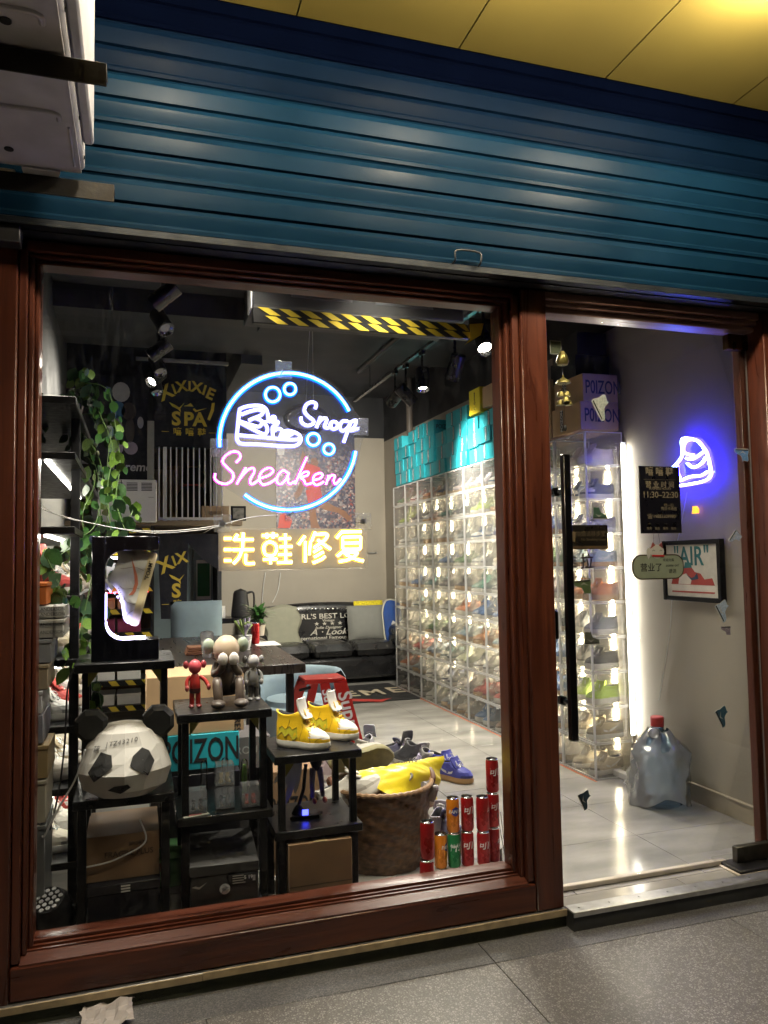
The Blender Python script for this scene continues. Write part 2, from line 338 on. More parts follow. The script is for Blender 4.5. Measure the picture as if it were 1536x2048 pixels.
# doorway lining
dl = thing('door_frame', (2.0, .03, 0), 'red brown wood door frame with moulded header right of the window', 'door frame')
m = MB().m(woodV).ab((2.567, -.035, .0), (2.75, .1, 2.34), .004); part(m, 'jamb', dl)
m = MB().m(woodV).ab((2.54, .08, .0), (2.566, .12, 2.22), .003); part(m, 'door_stop', dl)
woodL = wood('pale_header_wood', (.6, 9, 9), (.2, .1, .075), (.36, .22, .18))  # paler than the rest of the frame wood
m = MB().m(woodL).ab((1.515, -.02, 2.312), (2.566, .1, 2.345), .004); m.ab((1.515, -.005, 2.292), (2.566, .1, 2.311), .004); m.ab((1.515, .012, 2.27), (2.566, .1, 2.291), .004); part(m, 'header', dl)
# strips in front of the frame
st = thing('threshold_strip', (.5, -.03, -.06), 'worn metal and tan edging strip along the foot of the window frame', 'edging')
m = MB().m(alu).ab((-1.2, -.047, -.008), (1.514, .0, .0), .001); part(m, 'metal_strip', st)
m = MB().m(brass).ab((-1.2, -.053, -.022), (.2, -.0475, .0), .001); part(m, 'edging', st)
m = MB().m(brass).ab((.201, -.055, -.02), (1.514, -.0475, .003), .001); part(m, 'edging', st)
m = MB().m(mat('mossy_concrete', (.05, .055, .035), .9, var=.4, scale=12, bump=.8)).ab((-1.2, -.045, -.062), (1.514, -.0455+.04, -.0225)); part(m, 'riser', st)
ds = thing('door_threshold', (2.0, -.06, -.06), 'dark door step with bright aluminium nosing under the glass door', 'door step')
m = MB().m(alu).ab((1.517, -.09, .0), (3.2, -.03, .006), .0015); m.ab((1.517, -.096, -.012), (3.2, -.0905, .006), .001); part(m, 'nosing', ds)
m = MB().m(mat('dark_step_stone', (.04, .042, .042), .55, var=.3, scale=14, bump=.2)).ab((1.517, -.092, -.062), (3.2, -.0455, -.001)); part(m, 'riser', ds)
for k in range(7):
    m = MB().m(alu).cyl((1.56+.13*k, -.06, .006), (1.56+.13*k, -.06, .008), .004, n=10); part(m, 'screw', ds)
tr_ = thing('door_bar', (1.95, .1, 0), 'off white wooden draught bar lying across the doorway floor', 'bar')
m = MB().m(mat('offwhite_bar_paint', (.62, .55, .45), .5, var=.12)).ab((1.53, .085, .001), (2.36, .11, .02), .003); part(m, 'bar', tr_)
# glass door
gd = thing('glass_door', (2.0, .06, .03), 'frameless glass shop door with a tall black bar handle', 'door')
m = MB().m(clear('door_glass', (.98, .99, .985), milk=.0, gloss=.035, rough=.0, smudge=.014, milkcol=(.8, .82, .85))).ab((1.535, .0600, .035), (2.558, .0606, 2.265)); part(m, 'glass_pane', gd)
m = MB().m(clear('glass_edge', (.8, .95, .9), milk=.35, gloss=.08)).ab((2.558, .058, .035), (2.5595, .066, 2.265)); m.ab((1.533, .058, .035), (1.5345, .066, 2.265)); part(m, 'glass_edge', gd)
hb = mat('black_handle_metal', (.012, .012, .014), .22, metal=.7, var=.2, coat=.3)
for side_, y in ((-1, -.015), (1, .135)):
    m = MB().m(hb).ab((1.572, y-.014, .60), (1.604, y+.014, 1.70), .003); h = part(m, 'handle', gd)
    for z in (.74, 1.56):
        q = MB().m(hb).cyl((1.588, .06+side_*.002, z), (1.588, y-side_*.012, z), .011, n=14); q.cyl((1.588, .06+side_*.001, z), (1.588, .06+side_*.012, z), .018, n=16); q.v = [v-gd.location for v in q.v]; q.build('standoff', h)
m = MB().m(hb).ab((1.535, .045, .98), (1.575, .0595, 1.09), .004); m.cyl((1.555, .045, 1.035), (1.555, .04, 1.035), .012, n=14); part(m, 'lock', gd)
fit = mat('dull_patch_fitting', (.09, .085, .07), .35, metal=.8, var=.3, scale=30)
m = MB().m(fit).ab((2.38, .045, .017), (2.559, .076, .08), .003); part(m, 'patch_fitting', gd)
gold = mat('dark_brass_fitting', (.12, .06, .02), .3, metal=.9, var=.3)
m = MB().m(gold).ab((2.45, .04, 2.195), (2.557, .078, 2.262), .003); part(m, 'patch_fitting', gd)
fs_ = thing('floor_spring', (2.45, .05, 0), 'scuffed black floor spring cover in front of the door hinge', 'floor spring')
m = MB().m(mat('scuffed_black_plate', (.03, .03, .032), .4, metal=.5, var=.5, scale=40)).ab((2.33, -.025, .001), (2.56, .1, .016), .003); part(m, 'cover', fs_)
m = MB().m(MATS['offwhite_bar_paint']).ab((2.315, -.029, .0005), (2.3295, .1, .006), .001); m.ab((2.33, -.029, .0005), (2.56, -.0255, .006), .001); part(m, 'rim', fs_)
# ================================================================ roller shutter
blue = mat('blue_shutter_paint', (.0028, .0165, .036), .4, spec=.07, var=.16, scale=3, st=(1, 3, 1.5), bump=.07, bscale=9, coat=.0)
rs = thing('roller_shutter', (.9, -.1, 2.37), 'half raised blue steel roller shutter above the shop window', 'shutter')
ph = .172; z0 = 2.372
pr_ = [(0, 0), (-.006, .004), (-.007, .016), (-.003, .024), (-.004, .030), (-.011, .055), (-.011, .068), (-.002, .082), (-.001, .086), (-.010, .091), (-.012, .115), (-.012, .143), (-.003, .160), (-.0005, .166), (-.004, .1705)]
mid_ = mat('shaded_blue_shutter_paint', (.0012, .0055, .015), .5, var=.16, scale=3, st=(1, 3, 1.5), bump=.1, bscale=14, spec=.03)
navy = mat('top_shade_shutter_paint', (.0006, .0012, .0045), .8, var=.2, scale=5, spec=.0)  # shade above the lamp cutoff, put into the colour of the top two slats
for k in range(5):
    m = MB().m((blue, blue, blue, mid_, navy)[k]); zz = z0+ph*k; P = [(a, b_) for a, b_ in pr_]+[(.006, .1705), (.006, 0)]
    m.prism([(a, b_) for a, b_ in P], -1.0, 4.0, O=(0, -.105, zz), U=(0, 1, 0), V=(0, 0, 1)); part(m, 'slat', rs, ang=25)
m = MB().m(mat('dark_bottom_bar', (.02, .024, .03), .4, metal=.4)).ab((-1, -.122, 2.345), (4, -.085, 2.371), .003); m.ab((-1, -.132, 2.343), (4, -.1225, 2.35), .001); part(m, 'bottom_bar', rs)
hx = at(932, 545, Y=-.12); q = .05
m = MB().m(dkm).tube(smooth_path([(hx.x-q, -.118, 2.372), (hx.x-q, -.14, 2.378), (hx.x-q+.006, -.143, 2.412), (hx.x+q-.006, -.143, 2.412), (hx.x+q, -.14, 2.378), (hx.x+q, -.118, 2.372)], 4), .0035, 8); part(m, 'handle', rs)
rb = MB().m(mat('shutter_channel_black', (.01, .012, .016), .5, var=.3)).ab((-1.2, -.09, 2.341), (4.2, -.04, 2.3445)); 
rb.ab((-1.2, -.07, 2.3446), (4.2, .08, 3.188)); tag(rb.build('wall_over_shopfront'), None, None, kind='structure')
sg = thing('shutter_guide', (-.6, -.1, 2.2), 'black shutter guide channel at the frame corner left of the window', 'channel')
m = MB().m(dkm).ab((-.7, -.12, 2.29), (-.345, -.055, 2.342), .003); part(m, 'channel', sg)
pl = MB().m(mat('neighbour_render', (.2, .19, .17), .8, bump=.2)).ab((-1.4, -1.6, -.06), (-.68, -.05, 3.19)); tag(pl.build('pillar_neighbour'), None, None, kind='structure')
fw = MB().m(MATS['neighbour_render']).ab((2.752, -.03, -.06), (4.4, .1, 2.3)); tag(fw.build('wall_facade'), None, None, kind='structure')
# ================================================================ air conditioner on brackets
ac = thing('air_conditioner', (-.4, -.7, 2.405), 'white outdoor air conditioner unit above the window corner, seen from below', 'air conditioner')
acw = mat('dusty_white_enamel', (.5, .49, .52), .45, var=.18, scale=9, bump=.1)
m = MB().m(acw).ab((-.5, -1.2, 2.412), (-.155, -.36, 2.418), .001)
for y in (-1.02, -.66): m.tube(smooth_path([(-.46, y, 2.411), (-.3, y, 2.411), (-.2, y, 2.411), (-.19, y+.03, 2.411)], 4), .007, 8)
m.tube(smooth_path([(-.48, -.74, 2.411), (-.33, -.74, 2.411)], 4), .011, 8); m.tube([(-.45, -.58, 2.411), (-.36, -.58, 2.411), (-.36, -.64, 2.411), (-.45, -.64, 2.411)], .004, 6); m.tube([(-.17, -.6, 2.412), (-.172, -.4, 2.412)], .004, 6)
part(m, 'base_pan', ac)
m = MB().m(acw).ab((-.5, -1.2, 2.419), (-.146, -.36, 2.98), .008); part(m, 'casing', ac)
m = MB().m(acw).ab((-.145, -1.15, 2.45), (-.118, -.45, 2.95), .006); part(m, 'front_grille', ac)
for x, y in ((-.4, -.47), (-.33, -.45), (-.26, -.98)): part(MB().m(mat('drain_hole_black', (.01, .01, .01), .6)).cyl((x, y, 2.409), (x, y, 2.4115), .012, n=12), 'drain_hole', ac)
for k in range(4):
    m = MB().m(dkm).cyl((-.145, -.42-.2*k, 2.43), (-.142, -.42-.2*k, 2.43), .005, n=8); part(m, 'screw', ac)
for k, (y, ww) in enumerate(((-.87, .045), (-.3, .05))):
    bk = thing('steel_bracket', (-.4, y, 2.35), ('dark angle iron beam carrying the near end of the air conditioner', 'dark angle iron beam under the far end of the air conditioner')[k], 'bracket', 'brackets of the air conditioner')
    rm = mat('dark_rusty_steel', (.018, .015, .012), .8, metal=.0, var=.4, scale=20, bump=.3)
    m = MB().m(rm).ab((-.68, y-.03, 2.398), (-.068, y+.03, 2.404), .001); part(m, 'flange', bk)
    m = MB().m(rm).ab((-.68, y-.036, 2.352), (-.068, y-.0305, 2.404), .001); part(m, 'web', bk)
m = MB().m(mat('pale_rubber_pad', (.5, .42, .3), .8, bump=.4)).ab((-.42, -.34, 2.4045), (-.33, -.28, 2.4115), .003); tag(m.build('rubber_pad'), 'crumbling tan pad under the air conditioner on the bracket', 'pad')
m = MB().m(acw).prism([(0, 0), (.1, .004), (.09, .05), (.0, .046)], 0, .004, O=(-.31, -.37, 2.4055), U=(1, 0, 0), V=(0, 1, 0)); tag(m.build('foot_plate'), 'bent white foot plate of the air conditioner by the bracket', 'foot plate')
# ================================================================ opal lamps under the soffit (they mirror in the shutter and light the pavement)
def ceiling_lamp(x, y, i, row='window'):
    d = thing('ceiling_lamp', (x, y, 3.19), 'round opal lamp under the yellow soffit, %s of the row nearer the %s' % (ORD[i], row), 'lamp', 'lamps under the soffit')
    MB().m(white).lathe([(.05, 0), (.05, -.02), (.015, -.022)], 20).build('mount', d)
    MB().m(emit('opal_globe', (1, .87, .66), 380)).ball((0, 0, -.062), .07, 20, 14).build('globe', d)
for i, x in enumerate((.12, 1.13, 1.98)): ceiling_lamp(x, -.85, i)
pi_ = MB().m(mat('brown_grey_pipe_paint', (.12, .1, .085), .5)).cyl((2.77, 5.04, 0), (2.77, 5.04, 3.25), .035, n=14); tag(pi_.build('wall_pipe'), 'dark vertical pipe between the shoe boxes and the rear wall', 'pipe')
# ================================================================ neon signs hung inside the window
NY = .13
def za(u, v, x0=420, y0=720, k=.20833, Y=NY): return at(x0+u*k, y0+v*k, Y=Y)
def neon(parent, strokes, conv, jac, core, rj, rc, name):
    """flexible neon: a glowing jacket with a brighter core on its face"""
    a = MB().m(jac); b = MB().m(core)
    for s in strokes:
        closed = s[0] == 'o'; pts = s[1:] if s[0] in ('o', 's') else s
        P = [conv(*p) for p in pts]; P = smooth_path(P, 5, closed) if (closed or len(P) > 2) else P
        a.tube(P, rj, 8, closed); b.tube([p+Vector((0, -rj*.62, 0)) for p in P], rc, 8, closed)
    o = a.build(name, parent, world=True); b.v = [v-parent.location for v in b.v]; b.build('glowing_core', o); return o
def ring(cx, cy, r): return ('o',)+tuple((cx+r*math.cos(t*math.pi/6), cy+r*math.sin(t*math.pi/6)) for t in range(12))
def arc(cx, cy, r, a0, a1, n=14): return ('s',)+tuple((cx+r*math.cos(R(a0+(a1-a0)*i/n)), cy-r*math.sin(R(a0+(a1-a0)*i/n))) for i in range(n+1))
ns = thing('neon_sign', za(745, 1440), 'round neon sign with blue ring, white sneaker and pink script in the window', 'neon sign')
jb, cb = emit('neon_blue_jacket', (.0, .13, 1), 5), emit('neon_blue_core', (.35, .8, 1), 6)
jw, cw = emit('neon_white_jacket', (.22, .22, 1), 4), emit('neon_white_core', (.95, .93, 1), 6)
jp, cp = emit('neon_pink_jacket', (.75, .0, .55), 3.5), emit('neon_pink_core', (1, .62, .95), 5)
neon(ns, [arc(745, 785, 655, 184.5, 26.6, 22)], za, jb, cb, .0095, .005, 'ring_tube')
neon(ns, [arc(745, 785, 655, -8.3, -128.9, 18)], za, jb, cb, .0095, .005, 'ring_tube')
for c in ((600, 335, 70), (765, 282, 55), (990, 765, 58), (1138, 858, 50)): neon(ns, [ring(*c)], za, jb, cb, .0078, .0042, 'bubble_tube')
neon(ns, [[(560, 600), (556, 530), (535, 470), (480, 440), (380, 442), (300, 465), (282, 490), (268, 620), (258, 740), (270, 785), (310, 805), (480, 812), (640, 824), (790, 828), (850, 806), (872, 760), (845, 712), (760, 680), (700, 690)],
    [(270, 722), (450, 738), (640, 756), (760, 766), (862, 762)], [(300, 525), (380, 495), (460, 478), (505, 495), (490, 530), (420, 560), (372, 582)],
    [(372, 582), (430, 560), (500, 590), (548, 650), (535, 708), (480, 700), (380, 650), (285, 600)], [(285, 590), (400, 625), (470, 640), (510, 600), (540, 600)],
    [(560, 600), (600, 545), (625, 560), (600, 600), (650, 592), (640, 622), (600, 650), (606, 750)], [(606, 690), (650, 660), (690, 680), (672, 742)], [(690, 725), (750, 694), (800, 700), (740, 735), (690, 745)]], za, jw, cw, .0072, .0042, 'sneaker_tube')
neon(ns, [[(1008, 468), (1018, 425), (978, 405), (925, 430), (905, 490), (940, 540), (990, 580), (985, 615), (930, 630), (880, 600), (872, 548)], [(1062, 545), (1020, 650)],
    [(1036, 610), (1085, 562), (1120, 575), (1098, 640), (1135, 652), (1165, 620)], ring(1188, 628, 36), [(1320, 588), (1272, 590), (1245, 640), (1270, 682), (1322, 650), (1350, 590)],
    [(1352, 588), (1318, 690), (1282, 792)], [(1350, 600), (1400, 580), (1385, 640), (1345, 680), (1425, 660)]], za, jw, cw, .0072, .0042, 'script_tube')
neon(ns, [[(250, 985), (290, 935), (270, 888), (205, 885), (140, 930), (120, 980), (160, 1030), (218, 1090), (215, 1150), (160, 1190), (90, 1180), (45, 1140), (50, 1090)], [(342, 1035), (300, 1110), (255, 1192)],
    [(280, 1150), (350, 1065), (412, 1040), (422, 1080), (385, 1150), (400, 1195), (470, 1150)], [(470, 1140), (560, 1110), (604, 1068), (570, 1038), (505, 1065), (470, 1130), (500, 1195), (570, 1182), (640, 1135)],
    [(748, 1090), (700, 1062), (650, 1110), (640, 1172), (680, 1192), (730, 1140), (752, 1085), (742, 1150), (762, 1190), (815, 1165)], [(928, 935), (880, 1040), (815, 1192)],
    [(838, 1135), (900, 1080), (942, 1078), (930, 1110), (868, 1130), (900, 1155), (920, 1195), (985, 1180)], [(985, 1155), (1050, 1140), (1078, 1105), (1050, 1088), (1000, 1110), (985, 1165), (1020, 1202), (1090, 1170)],
    [(1135, 1108), (1125, 1150), (1110, 1196)], [(1122, 1160), (1160, 1112), (1196, 1115), (1183, 1160), (1205, 1190), (1252, 1140)]], za, jp, cp, .006, .0034, 'script_tube')
acr = clear('sign_acrylic', (.97, .98, 1), milk=.045, gloss=.06, rough=.05, milkcol=(.9, .9, .9))
def polr(a):
    return 700+95*math.exp(-((a-207)/11)**2)+70*math.exp(-(((a+180) % 360-180-11)/9)**2)
bk = [za(745+polr(a)*math.cos(R(a)), 785-polr(a)*math.sin(R(a)), Y=NY+.011) for a in range(0, 360, 4)]
o_ = bk[0]; m = MB().m(acr).prism([(p.x-o_.x, p.z-o_.z) for p in bk], -.002, .0, O=o_); m.build('backing', ns, world=True)
hook = clear('clear_hook_pad', (.95, .97, 1), milk=.16, gloss=.1, rough=.1)
for u, v in ((708, 95), (88, 845), (1445, 640), (798, 1460)):
    p = za(u, v, Y=.0605); MB().m(hook).ab((p.x-.03, .0605, p.z-.032), (p.x+.03, .0625, p.z+.032), .001).build('hook_pad', ns, world=True)
    m = MB().m(alu).cyl((p.x, .0626, p.z), (p.x, NY+.006, p.z), .003, n=8); m.cyl((p.x, NY+.004, p.z), (p.x, NY+.008, p.z), .011, n=14); m.build('hook', ns, world=True)
def zb(u, v): return at(400+u*.26042, 1020+v*.26042, Y=NY)
n2 = thing('neon_sign', zb(710, 450), 'rectangular clear neon sign with warm yellow Chinese characters below the ring sign', 'neon sign')
jy, cyy = emit('neon_yellow_jacket', (1, .5, .03), 3.5), emit('neon_yellow_core', (1, .88, .5), 7)
CH = [[[(185, 220), (238, 220)], [(185, 305), (238, 305)], [(185, 388), (238, 388)], [(288, 188), (258, 235)], [(262, 228), (408, 228)], [(330, 175), (325, 305)], [(250, 306), (412, 305)], [(320, 310), (297, 365), (255, 412)], [(350, 338), (348, 395), (362, 412), (418, 410)]],
    [[(475, 198), (595, 195)], [(510, 178), (512, 218)], [(560, 172), (558, 218)], ('o', (535, 245), (575, 265), (585, 300), (570, 340), (535, 350), (500, 340), (488, 300), (497, 265)), [(485, 380), (590, 376)], [(538, 352), (540, 415)], [(605, 222), (695, 218)], [(652, 182), (655, 280)], [(610, 284), (705, 280)], [(600, 343), (700, 340)], [(656, 300), (656, 400)], [(592, 404), (706, 400)]],
    [[(803, 200), (755, 265)], [(805, 240), (805, 402)], [(846, 240), (836, 345)], [(882, 168), (855, 238)], [(875, 190), (970, 186), (955, 230), (870, 292)], [(900, 230), (955, 270), (1000, 302)], [(930, 288), (870, 325)], [(945, 322), (875, 362)], [(958, 355), (930, 378), (865, 406)]],
    [[(1090, 165), (1045, 216)], [(1085, 170), (1235, 167)], [(1092, 208), (1094, 300)], [(1092, 209), (1232, 206)], [(1232, 206), (1228, 300)], [(1097, 255), (1226, 253)], [(1094, 301), (1228, 300)], [(1105, 310), (1050, 356)], [(1102, 332), (1205, 326), (1150, 376), (1065, 396)], [(1115, 342), (1190, 376), (1252, 392)]]]
for c in CH: neon(n2, c, zb, jy, cyy, .0085, .005, 'character')
p0, p1 = at(437, 1058, Y=NY+.012), at(735, 1136, Y=NY+.012)
MB().m(clear('sign_board_acrylic', (.96, .95, .9), milk=.3, gloss=.06, rough=.08)).ab((p0.x, NY+.012, p1.z), (p1.x, NY+.016, p0.z), .001).build('board', n2, world=True)
for x, y in ((445, 1047), (727, 1043)):
    p = at(x, y, Y=.0605); MB().m(hook).ab((p.x-.03, .0605, p.z-.03), (p.x+.03, .0625, p.z+.03), .001).build('hook_pad', n2, world=True)
    m = MB().m(alu).cyl((p.x, .0626, p.z), (p.x, NY+.018, p.z), .003, n=8); m.cyl((p.x, .066, p.z), (p.x, .07, p.z), .012, n=8); m.build('hook', n2, world=True)
cabl = mat('white_cable', (.6, .6, .6), .5)
wc = thing('sign_cable', at(300, 1062, Y=.15), 'thin white cable strung along the glass to the yellow neon sign', 'cable')
m = MB().m(cabl).tube(smooth_path([at(x, y, Y=.15) for x, y in ((68, 1010), (110, 1028), (180, 1046), (260, 1060), (340, 1062), (430, 1052), (500, 1035), (555, 1030))], 6), .0016, 6); m.build('cable', wc, world=True)
m = MB().m(cabl).tube(smooth_path([at(x, y, Y=.16) for x, y in ((68, 1000), (120, 1032), (200, 1050), (300, 1066), (400, 1060), (440, 1052))], 6), .0013, 6); m.build('cable', wc, world=True)
# ================================================================ wall of clear shoe boxes
XF, XB, PY, PZ = 2.545, 2.802, .362, .205
fro = clear('frosted_box_side', (.985, .985, .98), milk=.16, gloss=.03, rough=.25, milkcol=(.92, .92, .9))
dorm = clear('clear_box_door', (.99, .99, .985), milk=.15, gloss=.06, rough=.06, milkcol=(.92, .92, .92))
edg = clear('frosted_box_edge', (.97, .97, .97), milk=.8, gloss=.05, rough=.2, milkcol=(.93, .93, .93))
dx, dy, dz = XB-XF, PY-.004, PZ-.004
m = MB().m(fro)
for a, b in (((0, -dy/2, .002), (dx, dy/2, .004)), ((0, -dy/2, dz-.004), (dx, dy/2, dz-.002)), ((0, -dy/2+.001, .005), (dx, -dy/2+.003, dz-.005)), ((0, dy/2-.003, .005), (dx, dy/2-.001, dz-.005))):
    A, B = a, b; i = min(range(3), key=lambda q: B[q]-A[q]); mid = [(p+q)/2 for p, q in zip(A, B)]
    if i == 2: m.add([(A[0], A[1], mid[2]), (B[0], A[1], mid[2]), (B[0], B[1], mid[2]), (A[0], B[1], mid[2])], [(0, 1, 2, 3)])
    else: m.add([(A[0], mid[1], A[2]), (B[0], mid[1], A[2]), (B[0], mid[1], B[2]), (A[0], mid[1], B[2])], [(0, 1, 2, 3)])
m.add([(dx-.002, -dy/2, .004), (dx-.002, dy/2, .004), (dx-.002, dy/2, dz-.004), (dx-.002, -dy/2, dz-.004)], [(0, 1, 2, 3)])
shell_me = m.mesh('shell', False)
m = MB().m(edg); e = .008
for y in (-dy/2, dy/2-e): m.ab((-.006, y, 0), (.006, y+e, dz))
for z in (0, dz-e): m.ab((-.006, -dy/2+e, z), (.0059, dy/2-e, z+e))
for y in (-dy/2, dy/2-.005): m.ab((dx-.006, y, 0), (dx, y+.005, dz))
for y in (-dy/2, dy/2-.005):
    for z in (0, dz-.005): m.ab((.0062, y, z), (dx-.0062, y+.005, z+.005))
edge_me = m.mesh('edge_frame', False)
m = MB().m(dorm).add([(-.003, -dy/2+e, e), (-.003, dy/2-e, e), (-.003, dy/2-e, dz-e), (-.003, -dy/2+e, dz-e)], [(0, 3, 2, 1)]); door_me = m.mesh('door', False)
m = MB().m(edg).ab((-.012, -.018, dz-.016), (-.0062, .018, dz-.009), .001); clip_me = m.mesh('latch', False)
# ---- shoe maker -------------------------------------------------------------
def prof_w(t):
    K = ((0, .30), (.06, .37), (.25, .36), (.45, .345), (.7, .49), (.85, .46), (.95, .36), (1, .27))
    for (a, p), (b, q) in zip(K, K[1:]):
        if t <= b: return p+(q-p)*(t-a)/(b-a)
    return .27
LV = {'low': [(.028, .0, .985, .97), (.045, -.005, .985, .98), (.062, -.005, .93, .93), (.076, .0, .80, .85), (.09, .0, .66, .76), (.102, .012, .57, .70), (.108, .03, .54, .66)],
      'high': [(.028, .0, .985, .97), (.045, -.005, .985, .98), (.062, -.005, .93, .93), (.078, .0, .80, .85), (.095, .0, .67, .76), (.115, .012, .58, .70), (.135, .02, .53, .68), (.150, .01, .50, .68), (.158, .0, .46, .66)],
      'run': [(.036, -.02, 1.0, 1.06), (.052, -.02, .99, 1.04), (.068, -.01, .91, .95), (.082, .0, .77, .86), (.096, .0, .65, .76), (.108, -.01, .57, .72), (.118, -.012, .53, .66)]}
SL, SW = .29, .108
def oring(z, a, b, sc, n=22, inset=0.):
    out = []
    for i in range(n):
        t = 2*math.pi*i/n; s = (1-math.cos(t))/2; x = a+(b-a)*s; hw = prof_w(min(1, max(0, x)))*sc*SW*(1-abs(2*s-1)**5)**.5-inset
        x = x*SL; x += inset*(1 if s < .5 else -1)*abs(2*s-1); out.append(Vector((x-SL/2, max(.0005, hw)*(1 if t < math.pi else -1) if 0 < i and i != n//2 else 0, z)))
    return out
seam = mat('brown_seam_thread', (.1, .06, .03), .7)
def shoe_mb(kind, up, so, toe=None, acc=None, lin=None, sole_h=.03, parts=False, tongue=None, lace=None, swoosh=None, star=None, zigzag=False):
    """sole, upper, tongue, laces, side flash; toe at +x"""
    NN = 44 if parts else 22
    lin = lin or ink; toe = toe or up; acc = acc or up; tongue = tongue or up; lace = lace or white
    S_ = MB().m(so); zs = LV[kind][0][0]
    fl = 1.06 if kind == 'run' else 1.03
    rings = [oring(0, .015, .965, fl*.95, NN), oring(.006, -.008, .995, fl*1.02, NN), oring(zs*.6, -.012 if kind != 'run' else -.03, 1.004, fl*1.03, NN), oring(zs+.003, -.004, .997, fl, NN)]
    if kind == 'run': rings = [[p+Vector((0, 0, .018*max(0, (p.x/SL+.5)-.72)**1.2*2)) for p in r_] for r_ in rings]
    S_.sheet(rings, True); S_.add(rings[0], [tuple(range(NN))[::-1]]); S_.add(rings[-1], [tuple(range(NN))])
    U = MB(); L = LV[kind]
    if parts: L = [tuple(v) for v in smooth_path([Vector(q) for q in L], 3)]
    rr = [oring(*q, NN) for q in L]; zt0 = L[-1][0]
    sad = lambda r_, a_, b_: [p-Vector((0, 0, (.020 if kind == 'high' else .012)*max(0, (p.z-zt0+.05)/.05)*math.sin(math.pi*min(1, max(0, ((p.x/SL+.5)-a_)/(b_-a_))))**.8)) for p in r_]
    rr = [sad(r_, q[1], q[2]) if q[0] > zt0-.045 else r_ for r_, q in zip(rr, L)]
    if kind == 'run': rr[0] = [p+Vector((0, 0, .01*max(0, (p.x/SL+.5)-.72)*2)) for p in rr[0]]
    for j in range(len(rr)-1):
        for i in range(NN):
            a, b, c, d = rr[j][i], rr[j][(i+1) % NN], rr[j+1][(i+1) % NN], rr[j+1][i]; cx_ = (a+b+c+d)/4; u = cx_.x/SL+.5
            mm = up
            if u > .70 and cx_.z > .047+.06*max(0, abs(cx_.y)-.022): mm = toe
            elif u < .22 and cx_.z < .095: mm = acc
            elif u > .80: mm = acc
            U.m(mm).add([a, b, c, d], [(0, 1, 2, 3)])
    z, a, b, sc = L[-1]; inn = [sad(oring(z+.003, a+.01, b-.01, sc, NN, .004), a, b), sad(oring(z-.004, a+.03, b-.03, sc, NN, .009), a, b), oring(.06, a+.05, b-.03, sc, NN, .009)]
    U.m(up).sheet([rr[-1], inn[0]], True); U.m(lin).sheet(inn, True); U.add(inn[-1], [tuple(range(NN))])
    T_ = MB().m(tongue); f0 = L[-1]; xf = f0[2]*SL-SL/2; tz = f0[0]
    hi_ = .052 if kind == 'high' else .024; tp = [(.05, -.028), (.034, -.012), (.022, .004), (.014, hi_*.6), (.01, hi_)]
    for d_, sg in ((.006, 1), (-.004, -1)):
        T_.sheet([[Vector((xf+tx_+d_-.008*abs(y/.03)**2, sg*y*(1 if k < 4 else .9), tz+tzv)) for y in (-.037, -.024, -.008, .008, .024, .037)] for k, (tx_, tzv) in enumerate(tp)])
    T_.tube([(xf+.0105-.008*abs(y/.031)**2, y, tz+hi_) for y in (-.032, -.017, 0, .017, .032)], .0052, 6)
    for sg in (-1, 1): T_.tube([(xf+tx_+.001-.012, sg*.036*(1 if k < 4 else .9), tz+tzv) for k, (tx_, tzv) in enumerate(tp)], .0052, 6)
    C = MB().m(lace); n = 6 if kind == 'high' else 5
    for k in range(n):
        s = k/(n-1); u = .70+(f0[2]+.02-.70)*s; zz = .081+(tz-.081)*s+.004; hw = .017+.004*s
        for sg in (-1, 1): C.tube([((u-.5)*SL, -hw*sg, zz-.004), ((u-.485)*SL, 0, zz+.005), ((u-.47)*SL, hw*sg, zz-.001)], .0028, 5)
    C.tube(smooth_path([((f0[2]-.47)*SL, 0, tz+.004), ((f0[2]-.4)*SL, .02, tz+.006), ((f0[2]-.36)*SL, .03, tz-.012), ((f0[2]-.42)*SL, .012, tz)], 4), .0022, 5)
    C.tube(smooth_path([((f0[2]-.47)*SL, 0, tz+.004), ((f0[2]-.4)*SL, -.02, tz+.006), ((f0[2]-.35)*SL, -.03, tz-.014), ((f0[2]-.42)*SL, -.012, tz)], 4), .0022, 5)
    W_ = MB(); K_ = MB().m(seam)
    def surf(u, z, o=.0016):
        for (z0, a0, b0, s0), (z1, a1, b1, s1) in zip(L, L[1:]):
            if z <= z1:
                t = (z-z0)/(z1-z0); a_, b_, s_ = a0+(a1-a0)*t, b0+(b1-b0)*t, s0+(s1-s0)*t; q = min(1, max(0, (u-a_)/(b_-a_)))
                return prof_w(min(1, max(0, u)))*s_*SW*max(0, 1-abs(2*q-1)**5)**.5+o
        return .02
    if swoosh:
        W_.m(swoosh)
        top = [(.62, .066), (.55, .056), (.45, .055), (.35, .064), (.24, .078), (.13, .092)]; bot = [(.60, .05), (.55, .044), (.45, .042), (.35, .052), (.24, .070), (.13, .091)]
        if zigzag: top = [(.44, .09), (.36, .078), (.30, .092), (.22, .078), (.16, .092), (.1, .08)]; bot = [(.46, .05), (.38, .034), (.30, .062), (.22, .045), (.16, .066), (.07, .045)]
        for sg in (-1, 1): W_.sheet([[Vector(((u-.5)*SL, sg*surf(u, z), z)) for u, z in row] for row in (top, bot)])
        if zigzag:
            for sg in (-1, 1):
                for row in (top, bot): K_.tube([((u-.5)*SL, sg*surf(u, z, .0022), z) for u, z in row], .0011, 4)
